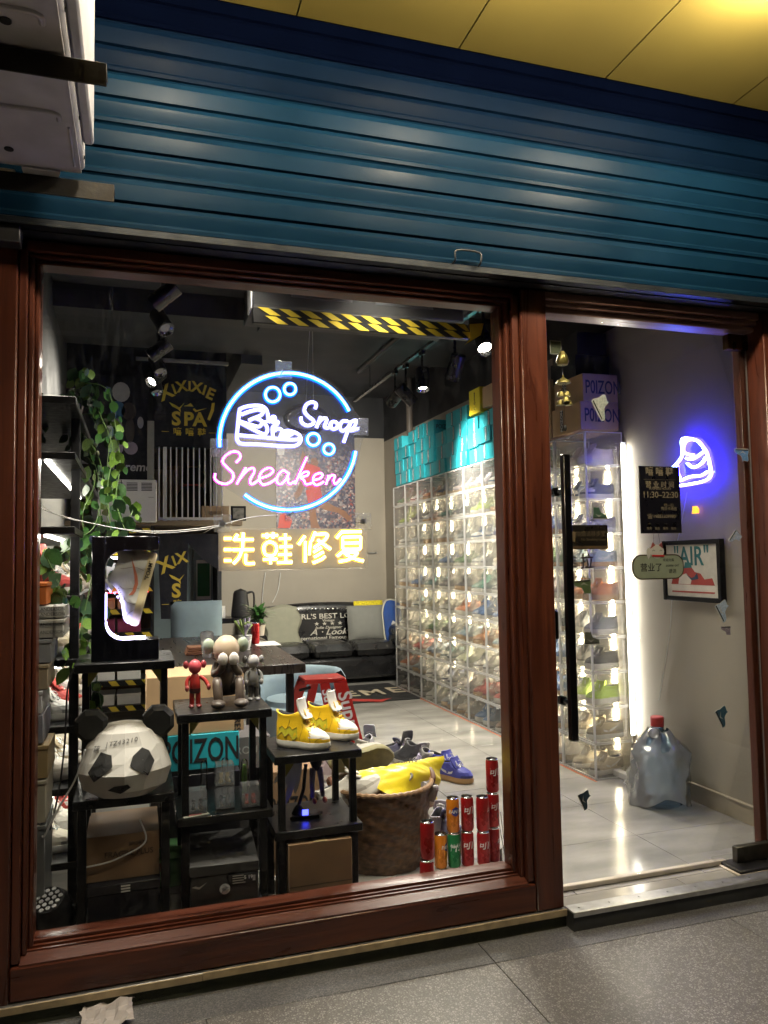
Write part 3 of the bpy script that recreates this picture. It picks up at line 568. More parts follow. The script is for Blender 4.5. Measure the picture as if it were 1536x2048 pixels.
    if parts:
        for ln in (((.72, .034), (.715, .05), (.70, .068), (.66, .08)), ((.5, .034), (.52, .06), (.55, .085), (.53, .105)), ((.26, .036), (.24, .07), (.28, .1), (.3, .12)), ((.80, .036), (.86, .05), (.93, .052))):
            for sg in (-1, 1): K_.tube(smooth_path([Vector(((u-.5)*SL, sg*surf(u, z, .0004), z)) for u, z in ln], 4), .0008, 4)
        for k in range(6):
            s_ = k/5; u = .68-.12*s_; z = .078+.03*s_
            for sg in (-1, 1): K_.ball(((u-.5)*SL, sg*surf(u, z, .0), z), .0022, 6, 4)
        for k in range(14): K_.ball(((.80+.035*(k % 5)-.5)*SL, (.010*(k//5)-.010), .0705-.055*(.035*(k % 5))), .0012, 5, 4)
    if parts: return S_, U, T_, C, W_, K_
    A = MB()
    for q in (S_, U, T_, C, W_):
        if not q.v: continue
        o = len(A.v); A.v += q.v
        for f_, k in zip(q.f, q.mi): A.m(q.mats[k]); A.f.append(tuple(i+o for i in f_)); A.mi.append(A.k)
    return A
upc = mat('sneaker_upper', objcol=True, rough=.6, var=.08, bump=.1); upd = mat('sneaker_overlay', objcol='dark', rough=.55, var=.1)
sole_w = mat('sneaker_sole_white', (.68, .66, .6), .55, var=.08); sole_g = mat('sneaker_sole_gum', (.42, .25, .1), .5, var=.1); toe_w = mat('sneaker_toe_white', (.66, .65, .62), .55, var=.06)
V_ = [shoe_mb('low', upc, sole_w, upc, upd, swoosh=toe_w).mesh('sneaker', ang=75), shoe_mb('low', upc, sole_w, toe_w, upd, swoosh=upd).mesh('sneaker', ang=75), shoe_mb('high', upc, sole_w, upc, upd, swoosh=upd).mesh('sneaker', ang=75),
      shoe_mb('run', upc, sole_w, upc, upc).mesh('sneaker', ang=75), shoe_mb('low', upc, sole_g, upc, upd, swoosh=toe_w).mesh('sneaker', ang=75), shoe_mb('run', upc, sole_g, upc, upd).mesh('sneaker', ang=75), shoe_mb('low', upc, mat('sneaker_sole_olive', (.2, .18, .08), .6, var=.25, scale=30), upc, upd).mesh('sneaker', ang=75)]
PAL = [('grey', (.28, .28, .29)), ('white', (.62, .6, .56)), ('navy', (.04, .06, .14)), ('black', (.03, .03, .032)), ('teal', (.06, .2, .19)), ('tan', (.36, .27, .16)), ('blue', (.08, .17, .38)), ('red', (.42, .06, .05)),
       ('orange', (.5, .17, .05)), ('green', (.12, .24, .1)), ('cream', (.55, .49, .36)), ('pale blue', (.3, .4, .48)), ('purple', (.18, .12, .28)), ('lime', (.4, .55, .06))]
FIX = {(9, 0): 9, (9, 1): 7, (9, 2): 8, (9, 3): 2, (8, 0): 13, (8, 6): 9, (8, 5): 13, (5, 5): 4, (4, 4): 8, (3, 5): 8, (4, 1): 4, (1, 5): 7, (9, 9): 1, (8, 9): 2, (7, 9): 0, (6, 9): 11, (5, 9): 8, (4, 9): 0, (3, 9): 3, (2, 9): 13, (1, 9): 5, (0, 9): 10, (2, 1): 7, (0, 0): 3, (0, 1): 3, (1, 6): 7}
rnd = random.Random(3)
for c in range(10):
    for r_ in range(10):
        yc, zc = 4.95-PY*(c+.5), .004+PZ*r_
        if rnd.random() < 0: continue
        pos = '%s row from the floor, %s from the sofa wall' % (ORD[r_], ORD[c])
        bx = thing('clear_shoe_box', (XF, yc, zc), 'clear plastic shoe box, '+pos, 'shoe box', 'wall of clear shoe boxes')
        inst('shell', shell_me, bx); inst('edge_frame', edge_me, bx); d_ = inst('door', door_me, bx); inst('latch', clip_me, d_)
        ki = FIX.get((r_, c), rnd.choice([0, 0, 1, 1, 1, 2, 3, 0, 4, 5, 6, 6, 11, 10, 9, 8, 0])); nm, colr = PAL[ki]; vi = rnd.randrange(6)
        if (r_, c) == (0, 3) or (r_ == 0 and c > 5 and rnd.random() < .2): pass
        jj = [1+.25*(rnd.random()-.5) for _ in range(3)]
        for s in (-1, 1):
            lab = '%s %s sneaker in shoe box, %s row up, %s from sofa wall' % ('nearer' if s < 0 else 'farther', nm, ORD[r_], ORD[c])
            ang = math.pi+rnd.uniform(-.12, .12)+(.0 if c < 9 else -.5*0)
            o = inst('sneaker', V_[vi], None, (XF+.128+rnd.uniform(-.006, .006), yc+s*(.075+rnd.uniform(0, .012)), zc+.006), (0, 0, ang), (.83, .9*s, .92))
            o.color = (*[min(.8, q*k) for q, k in zip(colr, jj)], 1)
            tag(o, lab, 'sneaker', 'sneakers in the clear shoe boxes')
# warm light strips on the wall behind the boxes, and the tube at the near end
wl = emit('warm_led_strip', (1, .83, .55), 125)
for c in range(10):
    o = thing('led_strip', (2.812, 4.95-PY*(c+.5), .1), 'warm vertical light strip behind the shoe boxes, %s from the sofa wall' % ORD[c], 'light strip', 'light strips behind the shoe boxes')
    MB().m(wl).ab((.0, -.014, (.3, .3, .1, .05, .1, .2, .3, .2, .05, .02)[c]), (.004, .014, 1.73)).build('glowing_strip', o); MB().m(white).ab((.0041, -.01, .09), (.007, .01, 1.74)).build('profile', o)
et = thing('led_tube', (2.79, 1.31, .25), 'bright white vertical light tube at the near end of the shoe boxes', 'light tube')
MB().m(emit('end_tube_glow', (1, .93, .82), 36)).ab((-.012, -.012, 0), (.006, .003, 1.72), .003).build('glowing_tube', et)
MB().m(white).ab((-.014, .0035, -.01), (.026, .012, 1.74), .002).build('profile', et)
rt = thing('edge_tape', (2.54, 3.1, 0), 'thin orange tape line on the floor along the shoe boxes', 'tape')
MB().m(mat('orange_tape', (.6, .16, .05), .5)).ab((2.526, 1.31, .0005), (2.5345, 4.93, .0025)).build('tape', rt, world=True)
# ================================================================ boxes stacked on the shelves
def carton_mesh(sx, sy, sz, m, lid=.0, lidm=None):
    b = MB().m(m).ab((-sx/2, -sy/2, 0), (sx/2, sy/2, sz-(lid if lid else 0)), .002)
    return b
def carton(loc, d, m, label, rz=0., lid=.03, lidm=None, name='shoe_box', cat='box', group=None, tape=None):
    t = thing(name, loc, label, cat, group, rz)
    if lid:
        MB().m(m).ab((-d[0]/2, -d[1]/2, 0), (d[0]/2, d[1]/2, d[2]-lid+.004), .002).build('carton', t)
        MB().m(lidm or m).ab((-d[0]/2-.003, -d[1]/2-.003, d[2]-lid+.0045), (d[0]/2+.003, d[1]/2+.003, d[2]), .002).build('lid', t)
    else:
        MB().m(m).ab((-d[0]/2, -d[1]/2, 0), (d[0]/2, d[1]/2, d[2]), .002).build('carton', t)
        if tape: MB().m(tape).ab((-.025, -d[1]/2-.001, d[2]+.0003), (.025, d[1]/2+.001, d[2]+.001)).build('tape', t)
    return t
teal = mat('teal_carton', (.015, .33, .4), .5, var=.22, scale=5); kraft = mat('kraft_cardboard', (.42, .28, .15), .75, var=.1, scale=10, bump=.1); yelc = mat('yellow_carton', (.7, .58, .02), .5, var=.05)
kraft2 = mat('dull_brown_cardboard', (.24, .145, .075), .8, var=.15, scale=8, bump=.15)
stripe = mat('white_print', (.75, .75, .73), .6); bandm = mat('black_print_band', (.015, .016, .02), .5)
y = 4.93; ci = 0; rr_ = random.Random(11)
while y > 2.36:
    wd = rr_.choice([.20, .215, .235, .25, .26]); nrow = rr_.choice([3, 4, 4, 4]) if y > 3.1 else 3; z = 2.062
    for k in range(nrow):
        h = .118+rr_.random()*.014; off = rr_.random()*.03
        if y-wd < 2.35: break
        t = carton((2.668+off, y-wd/2, z), (.255, wd-.006, h), teal, 'teal shoe carton, %s layer above the clear boxes, %s stack from the sofa wall' % (ORD[k], ORD[ci]), lid=0, name='shoe_carton', group='teal cartons on top of the clear boxes')
        oy = rr_.uniform(-.05, .05); MB().m(bandm).ab((-.1285, oy-.016, .004), (-.1276, oy+.016, h-.004)).build('print_band', t)
        text('POIZON', t, (-.129, oy, h/2), .026, stripe, rz=-R(90), roll=R(90), bold=.01, sx=1.05, ext=.0003)
        if rr_.random() < .35: text('POIZON', t, (-.02, -wd/2+.0026, h/2), .055, ink, sx=.8, bold=.01, ext=.0003)
        z += h+.001
    y -= wd+.003; ci += 1
def top_carton(px0, py0, px1, py1, Yf, m, label, dep=.3, band=True, word='POIZON', big=False):
    a, b = at(px0, py1, X=XF-.005), at(px1, py0, X=XF-.005)
    t = carton((XF+dep/2-.01, (a.y+b.y)/2, a.z), (dep, abs(b.y-a.y), abs(b.z-a.z)*1.0), m, label, lid=0, name='shoe_carton', group='cartons on top of the clear boxes'); return t, abs(b.y-a.y), abs(b.z-a.z)
t = carton((2.655, 2.87, 2.44), (.24, .2, .2), yelc, 'bright yellow carton on top of the teal cartons', lid=0, name='shoe_carton', group='cartons on top of the clear boxes')
text('P. ilystee', t, (-.1205, 0, .1), .04, ink, rz=-R(90), roll=R(90), bold=.01, shear=.3)
carton((2.67, 2.58, 2.46), (.26, .3, .16), kraft, 'tan cardboard carton beside the yellow one on the top layer', lid=0, name='shoe_carton', group='cartons on top of the clear boxes', tape=mat('tan_tape', (.5, .38, .2), .3))
for k, (yy, n) in enumerate(((2.22, 3), (1.87, 3))):
    z = 2.062
    for i in range(n):
        mm = teal if k == 0 else kraft
        t = carton((2.67, yy, z), (.25, .30, .13), mm, '%s carton, %s layer, %s' % ('teal' if k == 0 else 'tan', ORD[i], 'beside the wooden post' if k == 0 else 'behind the nearest pair of tan cartons'), lid=0, name='shoe_carton', group='cartons on top of the clear boxes')
        MB().m(bandm).ab((-.1262, -.09, .004), (-.1253, -.05, .126)).build('print_band', t); text('POIZON', t, (-.1267, -.07, .065), .03, stripe, rz=-R(90), roll=R(90), bold=.01, ext=.0003); z += .131
for i in range(2):
    t = carton((2.672+.012*i-.02, 1.5, 2.062+.171*i), (.262-.02*i, .33, .17), kraft, ('tan carton with large dark lettering resting on the near clear boxes', 'upper tan carton with dark lettering, at the near end of the boxes')[i], lid=0, name='shoe_carton', group='cartons on top of the clear boxes')
    dl_ = mat('dark_blue_print', (.03, .03, .05), .6); text('P0IZON', t, (.018, -.1656, .085), .115, dl_, sx=.62, bold=.012, ext=.0004)
    MB().m(bandm).ab((-.1318+.01*i, .03, .02), (-.1311+.01*i, .07, .15)).build('print_band', t); text('POIZON', t, (-.1322+.01*i, .05, .085), .036, stripe, rz=-R(90), roll=R(90), bold=.01, ext=.0003)
for i in range(2):
    carton((2.69, 1.6, 2.405+.146*i), (.24-.03*i, .3, .145), mat('black_carton', (.014, .014, .02), .45, var=.15), ('black carton with pale edges above the tan lettered cartons', 'topmost black carton above the tan lettered cartons')[i], lid=0, name='shoe_carton', group='cartons on top of the clear boxes')
# ================================================================ track lights
bk_m = mat('black_spot_body', (.014, .014, .016), .3, var=.2, coat=.2)
refl = mat('chrome_reflector', (.7, .7, .7), .15, metal=1.)
def track(x, y0, y1, z, label):
    t = thing('lighting_track', (x, (y0+y1)/2, z), label, 'lighting track'); MB().m(bk_m).ab((-.016, y0-(y0+y1)/2, 0), (.016, y1-(y0+y1)/2, .022), .002).build('rail', t)
    for k in (-.35, .35): MB().m(bk_m).cyl((0, (y1-y0)*k, .022), (0, (y1-y0)*k, 3.25-z), .003, n=6).build('drop_rod', t)
track(.14, .6, 4.05, 2.93, 'black lighting track with unlit spotlights over the display stands')
track(1.98, .9, 4.4, 2.82, 'black lighting track with lit spotlights in front of the shoe boxes')
def spot(loc, aim, label, lit=0., zt=2.93, group='ceiling spotlights', r=.05, ln=.165, cone=62):
    """lamp body: cylinder hung from a yoke, aimed"""
    t = thing('spotlight', (loc[0], loc[1], zt), label, 'spotlight', group); O = Vector((0, 0, loc[2]-zt)); d = (Vector(aim)-Vector(loc)).normalized(); b, e = O-d*ln*.5, O+d*ln*.5
    MB().m(bk_m).ab((-.014, -.04, -.028), (.014, .04, -.001), .002).build('adaptor', t)
    MB().m(bk_m).cyl((0, 0, -.028), O, .008, n=8).build('stem', t)
    m = MB().m(bk_m).cyl(b, e, r, n=20, caps=False); m.cyl(b-d*.004, b, r*.85, r, n=20); m.cyl(e, e-d*.0005, r, r*.9, n=20, caps=False); m.build('body', t)
    m = MB().m(refl).cyl(e-d*.001, e-d*.035, r*.9, r*.45, n=20, caps=False); m.build('reflector', t)
    lens = emit('spot_lens_glow', (1, .93, .8), 60) if lit else mat('dead_spot_lens', (.3, .3, .32), .2)
    MB().m(lens).cyl(e-d*.022, e-d*.026, r*.62, n=16).build('lens', t)
    if lit:
        l = bpy.data.lights.new('spotlight_lamp', 'SPOT'); l.energy = lit; l.spot_size = R(cone); l.spot_blend = 1.; l.shadow_soft_size = .14; l.color = (1, .91, .77)
        q = bpy.data.objects.new('spotlight_lamp', l); COL.objects.link(q); q.parent = t; q.location = e+d*.002; q.rotation_euler = d.to_track_quat('-Z', 'Y').to_euler()
SP = [(1.75, (-.6, 2.0, 2.2)), (2.25, (.5, 1.6, 2.0)), (2.9, (-.5, 3.0, 2.3)), (3.35, (.5, 2.6, 1.7)), (3.75, (-.2, 3.4, 2.4)), (4.0, (.3, 3.6, 1.8))]
for i, (y, a) in enumerate(SP): spot((.14, y, 2.80), a, '%s black spotlight along the track over the display stands' % ORD[i], (50, 0, 0, 0, 200, 0)[i], cone=100)  # first and fifth are lit to brighten the left side
t = thing('lighting_track', (.5, .17, 2.72), 'short lighting track above the window head over the display', 'lighting track'); MB().m(bk_m).ab((-.8, -.016, 0), (.8, .016, .022), .002).build('rail', t)  # unseen track, placed with its three spots to light the display
for k_, (x, a) in enumerate(((-.12, (-.02, .3, .6)), (.38, (.35, .34, .6)), (.95, (.85, .42, .4)))): spot((x, .17, 2.6), a, '%s lit spotlight above the window head, counted from the left jamb' % ORD[k_], (190, 140, 130)[k_], 2.72, cone=75)
p = at(967, 690, X=1.98); spot((1.98, p.y, p.z+.02), (1.6, -.2, .6), 'lit spotlight nearest the wooden post, shining towards the window', 230, 2.82, cone=85)
p = at(845, 765, X=1.98); spot((1.98, p.y, p.z+.02), (1.8, 1.9, 0), 'lit bright spotlight above the teal cartons', 270, 2.82, cone=110)
p = at(822, 790, X=2.03); spot((1.99, p.y, p.z), (2.62, 3.0, 2.0), 'lit spotlight turned onto the teal cartons', 450, 2.82, cone=60)
p = at(793, 795, X=1.98); spot((1.97, p.y, p.z), (1.6, 6.0, 1.6), 'lit spotlight turned onto the sofa wall', 480, 2.82, cone=100)
p = at(910, 735, X=1.98); spot((1.98, p.y, p.z), (1.7, 3.4, 0), 'dim spotlight between the two brightest ones', 400, 2.82, cone=100)
# ================================================================ stepped display stands behind the glass
lam = mat('black_laminate', (.01, .01, .011), .32, var=.25, scale=25, bump=.04, spec=.3)
wed = mat('olive_corner_wedge', (.3, .27, .04), .5)
YB, YF = .50, .17
def stand(x0, x1, zt, zl, label):
    t = thing('display_stand', ((x0+x1)/2, (YB+YF)/2, 0), label, 'display stand', 'stepped display stands')
    for z in (zt, zl): MB().m(lam).ab((x0, YF, z-.03), (x1, YB, z), .003).build('shelf', t, world=True)
    for x in (x0+.03, x1-.03):
        for y in (YF+.03, YB-.03):
            MB().m(black).ab((x-.014, y-.014, 0), (x+.014, y+.014, zl-.0305), .001).build('leg', t, world=True)
            y2 = y+.145 if (x0 < -.1 and y < .3) else y; MB().m(black).ab((x-.012, y2-.012, zl+.0005), (x+.012, y2+.012, zt-.0305), .001).build('upright', t, world=True)
    for x, s in ((x0+.045, 1), (x1-.045, -1)):
        MB().m(wed).prism([(0, 0), (s*.035, 0), (0, -.05)], -.003, .003, O=(x, YF+.03, zt-.031)).build('corner_bracket', t, world=True)
    return t
stand(-.205, .125, .965, .512, 'tallest black display stand carrying the floating shoe and panda head')
stand(.132, .465, .772, .418, 'middle black display stand with three toy figures on top')
stand(.472, .80, .598, .33, 'lowest black display stand with the yellow sneakers on top')
# ---- floating shoe display
a, b = at(182, 1325, Y=.22), at(318, 1072, Y=.22); W_, H_ = b.x-a.x, b.z-.967
fd = thing('floating_shoe_display', (a.x, .27, .967), 'black open sided frame with violet light holding a floating white sneaker', 'display frame')
th = .085*W_/.23
def rr(x0, z0, x1, z1, r, open_right=True):
    o = []
    for k in range(7): t = math.pi/2+k*math.pi/12; o.append((x0+r+r*math.cos(t), z1-r+r*math.sin(t)))
    for k in range(7): t = math.pi+k*math.pi/12; o.append((x0+r+r*math.cos(t), z0+r+r*math.sin(t)))
    return o
inn = rr(W_*.215, .075, W_, H_-.055, .05)
poly = [(0, 0), (0, H_), (W_, H_), (W_, H_-.055)]+inn+[(W_, .075), (W_, 0)]
bg_ = mat('gloss_black_acrylic', (.006, .006, .01), .12, var=.1, coat=.4)
N = len(inn)
m = MB().m(bg_)
for y in (-.055, .055):
    m.add([(0, y, 0), (W_*.215, y, 0), (W_*.215, y, H_), (0, y, H_)], [(0, 1, 2, 3) if y < 0 else (3, 2, 1, 0)])
m = MB().m(bg_)
m.ab((0, -.055, 0), (W_*.2, .055, H_), .002); m.ab((W_*.2, -.055, 0), (W_, .055, .07), .002); m.ab((W_*.2, -.055, H_-.05), (W_, .055, H_), .002)
q = [(W_*.2, .07)]+[p for p in inn if p[1] < .14][0:]+[(W_, .07)]
def corner(cx, cz, sx, sz, r):
    P = [(cx, cz)]+[(cx+sx*(r-r*math.sin(t*math.pi/12)), cz+sz*(r-r*math.cos(t*math.pi/12))) for t in range(7)]
    m.prism(P if sx*sz < 0 else P[::-1], -.055, .055, O=(0, 0, 0))
corner(W_*.2, .07, 1, 1, .06); corner(W_*.2, H_-.05, 1, -1, .06); m.build('frame', fd)
vio = emit('violet_led', (.55, .5, 1), 14)
m = MB().m(vio); m.ab((W_*.2+.06, -.05, .0705), (W_-.045, .05, .073))
arcp = [(W_*.2+.002+(.06-.06*math.sin(t*math.pi/12)), .072+(.06-.06*math.cos(t*math.pi/12))) for t in range(7)]
m.sheet([[Vector((x, y, z)) for x, z in arcp] for y in (-.05, .05)]); m.build('light_strip', fd)
m = MB().m(vio).ab((W_*.2+.0005, -.05, .14), (W_*.2+.002, .05, H_-.2)); m.build('light_strip', fd)
upw = mat('white_translucent_mesh', (.62, .62, .6), .5, var=.06, bump=.15); yso = mat('yellowed_white_sole', (.7, .6, .36), .5, var=.1); gry = mat('pale_grey_panel', (.42, .42, .4), .5)
def hero_shoe(label, loc, rot, kind, up, so, toe, acc, tongue, lace, swoosh, sc=(1, 1, 1), group=None, zz=False):
    t = thing('sneaker', loc, label, 'sneaker', group, rot=rot); t.scale = sc
    S_, U, T_, C, Wz, Kz = shoe_mb(kind, up, so, toe, acc, parts=True, tongue=tongue, lace=lace, swoosh=swoosh, zigzag=zz)
    S_.build('sole', t, ang=60); U.build('upper', t, ang=75); T_.build('tongue', t, ang=75); C.build('laces', t)
    if swoosh: Wz.build('side_flash', t)
    Kz.build('stitching', t)['kind'] = 'stuff'
    return t
p = at(296, 1180, Y=.27)
fs2 = hero_shoe('white high top sneaker floating toe down in the black frame', p, (0, R(74), 0), 'high', upw, yso, upw, upw, upw, white, mat('orange_tab', (.55, .18, .1), .5), sc=(.92, .95, .92))
fs2.rotation_euler = Matrix(((-.25, 0, -.968), (0, -1, 0), (-.968, 0, .25))).to_euler()
text('"FOAM"', fs2, (-.075, .0415, .016), .022, ink, bold=.01, rz=R(180))
# ---- panda head mask: faceted paper
P0 = at(250, 1596, Y=.2)
pd = thing('panda_head', (P0.x, .205, .513), 'faceted white paper panda head with black ears on the low shelf', 'panda head')
ppr = mat('matte_white_paper', (.66, .64, .6), .8, var=.05); pbk = mat('matte_black_paper', (.018, .018, .018), .75, var=.1)
wP = (at(347, 1560, Y=.2).x-at(154, 1560, Y=.2).x)/2; hP = at(250, 1440, Y=.2).z-.513
prof = [(.52, 0.0), (.86, .13), (1.0, .36), (.93, .5), (.82, .68), (.62, .86), (.34, .97), (.0, 1.0)]
n = 14; ring_ = []
for r_, z in prof:
    row = []
    for i in range(n):
        t = 2*math.pi*(i+.5)/n; x = math.cos(t)*r_*wP; y = math.sin(t)*r_*wP*.6
        if y < 0 and .05 < z < .66 and abs(x) < wP*.55: y -= .042*(1-abs(z-.28)/.42)*(1-abs(x)/wP)
        row.append(Vector((x*(1.0 if z > .35 else 1.02), y, z*hP)))
    ring_.append(row)
m = MB().m(ppr).sheet(ring_, True); m.add(ring_[0], [tuple(range(n))[::-1]]); m.build('mask', pd, smooth=False)
def on_face(u, v, d=.004):
    """front of the mask at sideways u and height v, found on the facets"""
    best = None
    for j in range(len(ring_)-1):
        for i in range(n):
            for tri in ((ring_[j][i], ring_[j][(i+1) % n], ring_[j+1][(i+1) % n]), (ring_[j][i], ring_[j+1][(i+1) % n], ring_[j+1][i])):
                A, B, C_ = tri; det = (B.x-A.x)*(C_.z-A.z)-(C_.x-A.x)*(B.z-A.z)
                if abs(det) < 1e-9: continue
                l1 = ((u-A.x)*(C_.z-A.z)-(C_.x-A.x)*(v-A.z))/det; l2 = ((B.x-A.x)*(v-A.z)-(u-A.x)*(B.z-A.z))/det
                if l1 >= -1e-6 and l2 >= -1e-6 and l1+l2 <= 1+1e-6:
                    y = A.y+(B.y-A.y)*l1+(C_.y-A.y)*l2
                    if best is None or y < best: best = y
    return (best if best is not None else -wP*.8)-d
def patch(name, pts, mm, k=5):
    c = (sum(p[0] for p in pts)/len(pts), sum(p[1] for p in pts)/len(pts)); g = []
    for s in [q/k for q in range(k+1)]:
        row = []
        for i in range(len(pts)*3):
            a_, b_ = pts[i//3], pts[(i//3+1) % len(pts)]; f_ = (i % 3)/3; u = a_[0]+(b_[0]-a_[0])*f_; v = a_[1]+(b_[1]-a_[1])*f_
            u, v = c[0]+(u-c[0])*(1-s*.97), c[1]+(v-c[1])*(1-s*.97); row.append(Vector((u, on_face(u, v), v)))
        g.append(row)
    MB().m(mm).sheet(g, True).build(name, pd, smooth=False)
k = wP/97; kz = hP/160.
def fp(x, y): return ((x-252)*k*1.0, (1596-y)*kz)
E1 = [(205, 1492), (226, 1498), (228, 1520), (192, 1552), (180, 1533)]
patch('eye_patch', [fp(*q) for q in E1], pbk)
patch('eye_patch', [fp(*q) for q in ((286, 1488), (300, 1496), (311, 1518), (298, 1545), (262, 1520), (268, 1502))], pbk)
patch('nose', [fp(*q) for q in ((232, 1559), (258, 1556), (264, 1564), (244, 1576), (219, 1568))], pbk)
for s in (-1, 1):
    m = MB().m(pbk); c = Vector((s*wP*.70, .01, hP*.95)); R_ = wP*.36
    rings = [[c+Vector((math.cos(q*math.pi/4+.4)*rr_*R_, yy, math.sin(q*math.pi/4+.4)*rr_*R_)) for q in range(8)] for rr_, yy in ((1, .02), (1, -.02), (.75, -.034))]
    m.sheet(rings, True); m.add(rings[-1], [tuple(range(8))]); m.add(rings[0], [tuple(range(8))[::-1]]); m.build('ear', pd, smooth=False)
hw = mat('pencil_writing', (.06, .06, .06), .8)
for ch_, u in zip('JTZ43210', range(8)): 
    uu, vv = fp(216+u*8.2, 1478-u*.9); yv = on_face(uu, vv, .003); text(ch_, pd, (uu, yv, vv), .021, hw, shear=.15, ext=.0002, rot=(R(72), 0, 0))
uu, vv = fp(197, 1488); text('蒋', pd, (uu, on_face(uu, vv, .003), vv), .024, hw, ext=.0002, rot=(R(75), 0, 0))
# ---- toy figures on the middle stand (plain rounded dolls)
def doll(label, px, py_b, py_t, cols, pose, Y=.33, wide=1.):
    b = at(px, py_b, Y=Y); h = at(px, py_t, Y=Y).z-.773; t = thing('toy_figure', (b.x, Y, .773), label, 'toy figure', 'toy figures on the middle stand')
    skin, body, pant, shoe, glove = [mat('vinyl_%s' % ('_'.join('%02d' % int(c*99) for c in q)), q, .38, var=.05) for q in cols]
    if pose == 'sit':
        m = MB().m(skin); m.ball((0, -.02, h*.75), (h*.185, h*.18, h*.2), 20, 14); m.build('head', t)
        for s in (-1, 1): MB().m(mat('vinyl_sage', (.3, .36, .27), .4)).ball((s*h*.24, .0, h*.80), (h*.085, h*.07, h*.11), 14, 10).build('ear', t)
        MB().m(body).lathe([(h*.14, h*.1), (h*.17, h*.2), (h*.15, h*.4), (h*.09, h*.58), (h*.05, h*.62)], 18, (0, .02, 0)).build('torso', t)
        for s in (-1, 1):
            MB().m(body).tube(smooth_path([(s*h*.13, .02, h*.52), (s*h*.17, -.03, h*.42), (s*h*.1, -.075, h*.5), (s*h*.07, -.082, h*.58)], 5), h*.052, 12).build('arm', t)
            MB().m(glove).ball((s*h*.075, -.088, h*.64), (h*.07, h*.045, h*.095), 14, 10).build('hand', t)
            MB().m(pant).tube(smooth_path([(s*h*.1, 0, h*.16), (s*h*.15, -.075, h*.34), (s*h*.15, -.105, h*.2), (s*h*.14, -.11, h*.06)], 5), h*.066, 12).build('leg', t)
            MB().m(shoe).ball((s*h*.155, -.125, h*.062), (h*.1, h*.135, h*.062), 16, 10).build('shoe', t)
    else:
        MB().m(skin).ball((0, 0, h*.84), (h*.135, h*.13, h*.15), 18, 12).build('head', t)
        for s in (-1, 1): MB().m(mat('vinyl_ear_%d' % int(cols[0][0]*99), tuple(c*.6 for c in cols[0]), .35)).ball((s*h*.18, .01, h*.88), (h*.06, h*.05, h*.085), 12, 8).build('ear', t)
        MB().m(body).lathe([(h*.1, h*.38), (h*.115, h*.42), (h*.105, h*.58), (h*.075, h*.68), (h*.04, h*.71)], 16).build('torso', t)
        MB().m(pant).lathe([(h*.1, h*.3), (h*.118, h*.34), (h*.112, h*.4)], 16).build('shorts', t)
        for s in (-1, 1):
            wv = pose == 'wave' and s > 0
            MB().m(body).tube(smooth_path([(s*h*.09, 0, h*.64), (s*h*(.2 if wv else .16), -.005, h*.56), (s*h*(.26 if wv else .17), -.012, h*.46)], 5), h*.042, 10).build('arm', t)
            MB().m(glove).ball((s*h*(.275 if wv else .165), -.015, h*(.42 if wv else .41)), (h*.045, h*.04, h*.07), 10, 8).build('hand', t)
            MB().m(body if pose == 'wave' else pant).cyl((s*h*.06, 0, h*.32), (s*h*.065, 0, h*.07), h*.055, h*.05, n=12).build('leg', t)
            MB().m(shoe).ball((s*h*.075, -.012, h*.04), (h*.062, h*.1, h*.042), 12, 8).build('shoe', t)
doll('red plain toy figure with one arm held out, beside the floating shoe', 390, 1410, 1318, [(.55, .08, .1), (.42, .03, .025), (.06, .012, .012), (.14, .02, .02), (.5, .1, .1)], 'wave', Y=.3)
doll('large brown seated toy figure with both hands over its face', 452, 1415, 1262, [(.5, .39, .27), (.06, .042, .03), (.075, .055, .042), (.07, .055, .045), (.62, .58, .54)], 'sit', Y=.36)
doll('small grey toy figure standing at the end of the middle stand', 507, 1398, 1308, [(.42, .41, .4), (.2, .2, .19), (.09, .09, .09), (.16, .16, .155), (.32, .31, .3)], 'stand', Y=.36)
# ---- little clear cases with miniature shoes, and glass tubes
cc = clear('mini_case_plastic', (.95, .96, .98), milk=.26, gloss=.06, rough=.2, milkcol=(.8, .84, .9)); cb_ = mat('mini_case_base', (.05, .05, .055), .4)
mini = {c: shoe_mb('high', mat('mini_'+c, col, .5), sole_w, None, None).mesh('miniature_shoe') for c, col in (('cream', (.6, .5, .3)), ('black', (.03, .03, .03)), ('red', (.45, .08, .06)), ('grey', (.3, .3, .32)))}
def case(px, Y, z, col, label):
    x = at(px, 1600, Y=Y).x; t = thing('display_case', (x, Y, z), label, 'display case', 'small clear cases on the middle stand'); w_ = .033; h_ = .078
    MB().m(cb_).ab((-w_, -w_, 0), (w_, w_, .005), .001).build('base', t)
    g = MB().m(cc)
    for s in (-1, 1): g.add([(s*w_, -w_, .006), (s*w_, w_, .006), (s*w_*.94, w_*.94, h_), (s*w_*.94, -w_*.94, h_)], [(0, 1, 2, 3)]); g.add([(-w_, s*w_, .006), (w_, s*w_, .006), (w_*.94, s*w_*.94, h_), (-w_*.94, s*w_*.94, h_)], [(0, 1, 2, 3)])
    g.add([(-w_*.94, -w_*.94, h_), (w_*.94, -w_*.94, h_), (w_*.94, w_*.94, h_), (-w_*.94, w_*.94, h_)], [(0, 1, 2, 3)]); g.build('cover', t, smooth=False)
    for s in (-1, 1): inst('miniature_shoe', mini[col], t, (s*.012, 0, .006), (0, 0, -R(90)+s*.15), (.15, .15, .17))
case(394, .235, .419, 'black', 'small clear case with dark miniature shoes, nearest the panda head')
case(449, .25, .419, 'grey', 'small clear case with grey miniature shoes, bottom of the stack of two')
case(449, .25, .499, 'cream', 'small clear case with cream miniature boots, top of the stack of two')
case(500, .235, .419, 'red', 'small clear case with red and white miniature shoes beside the green tube')
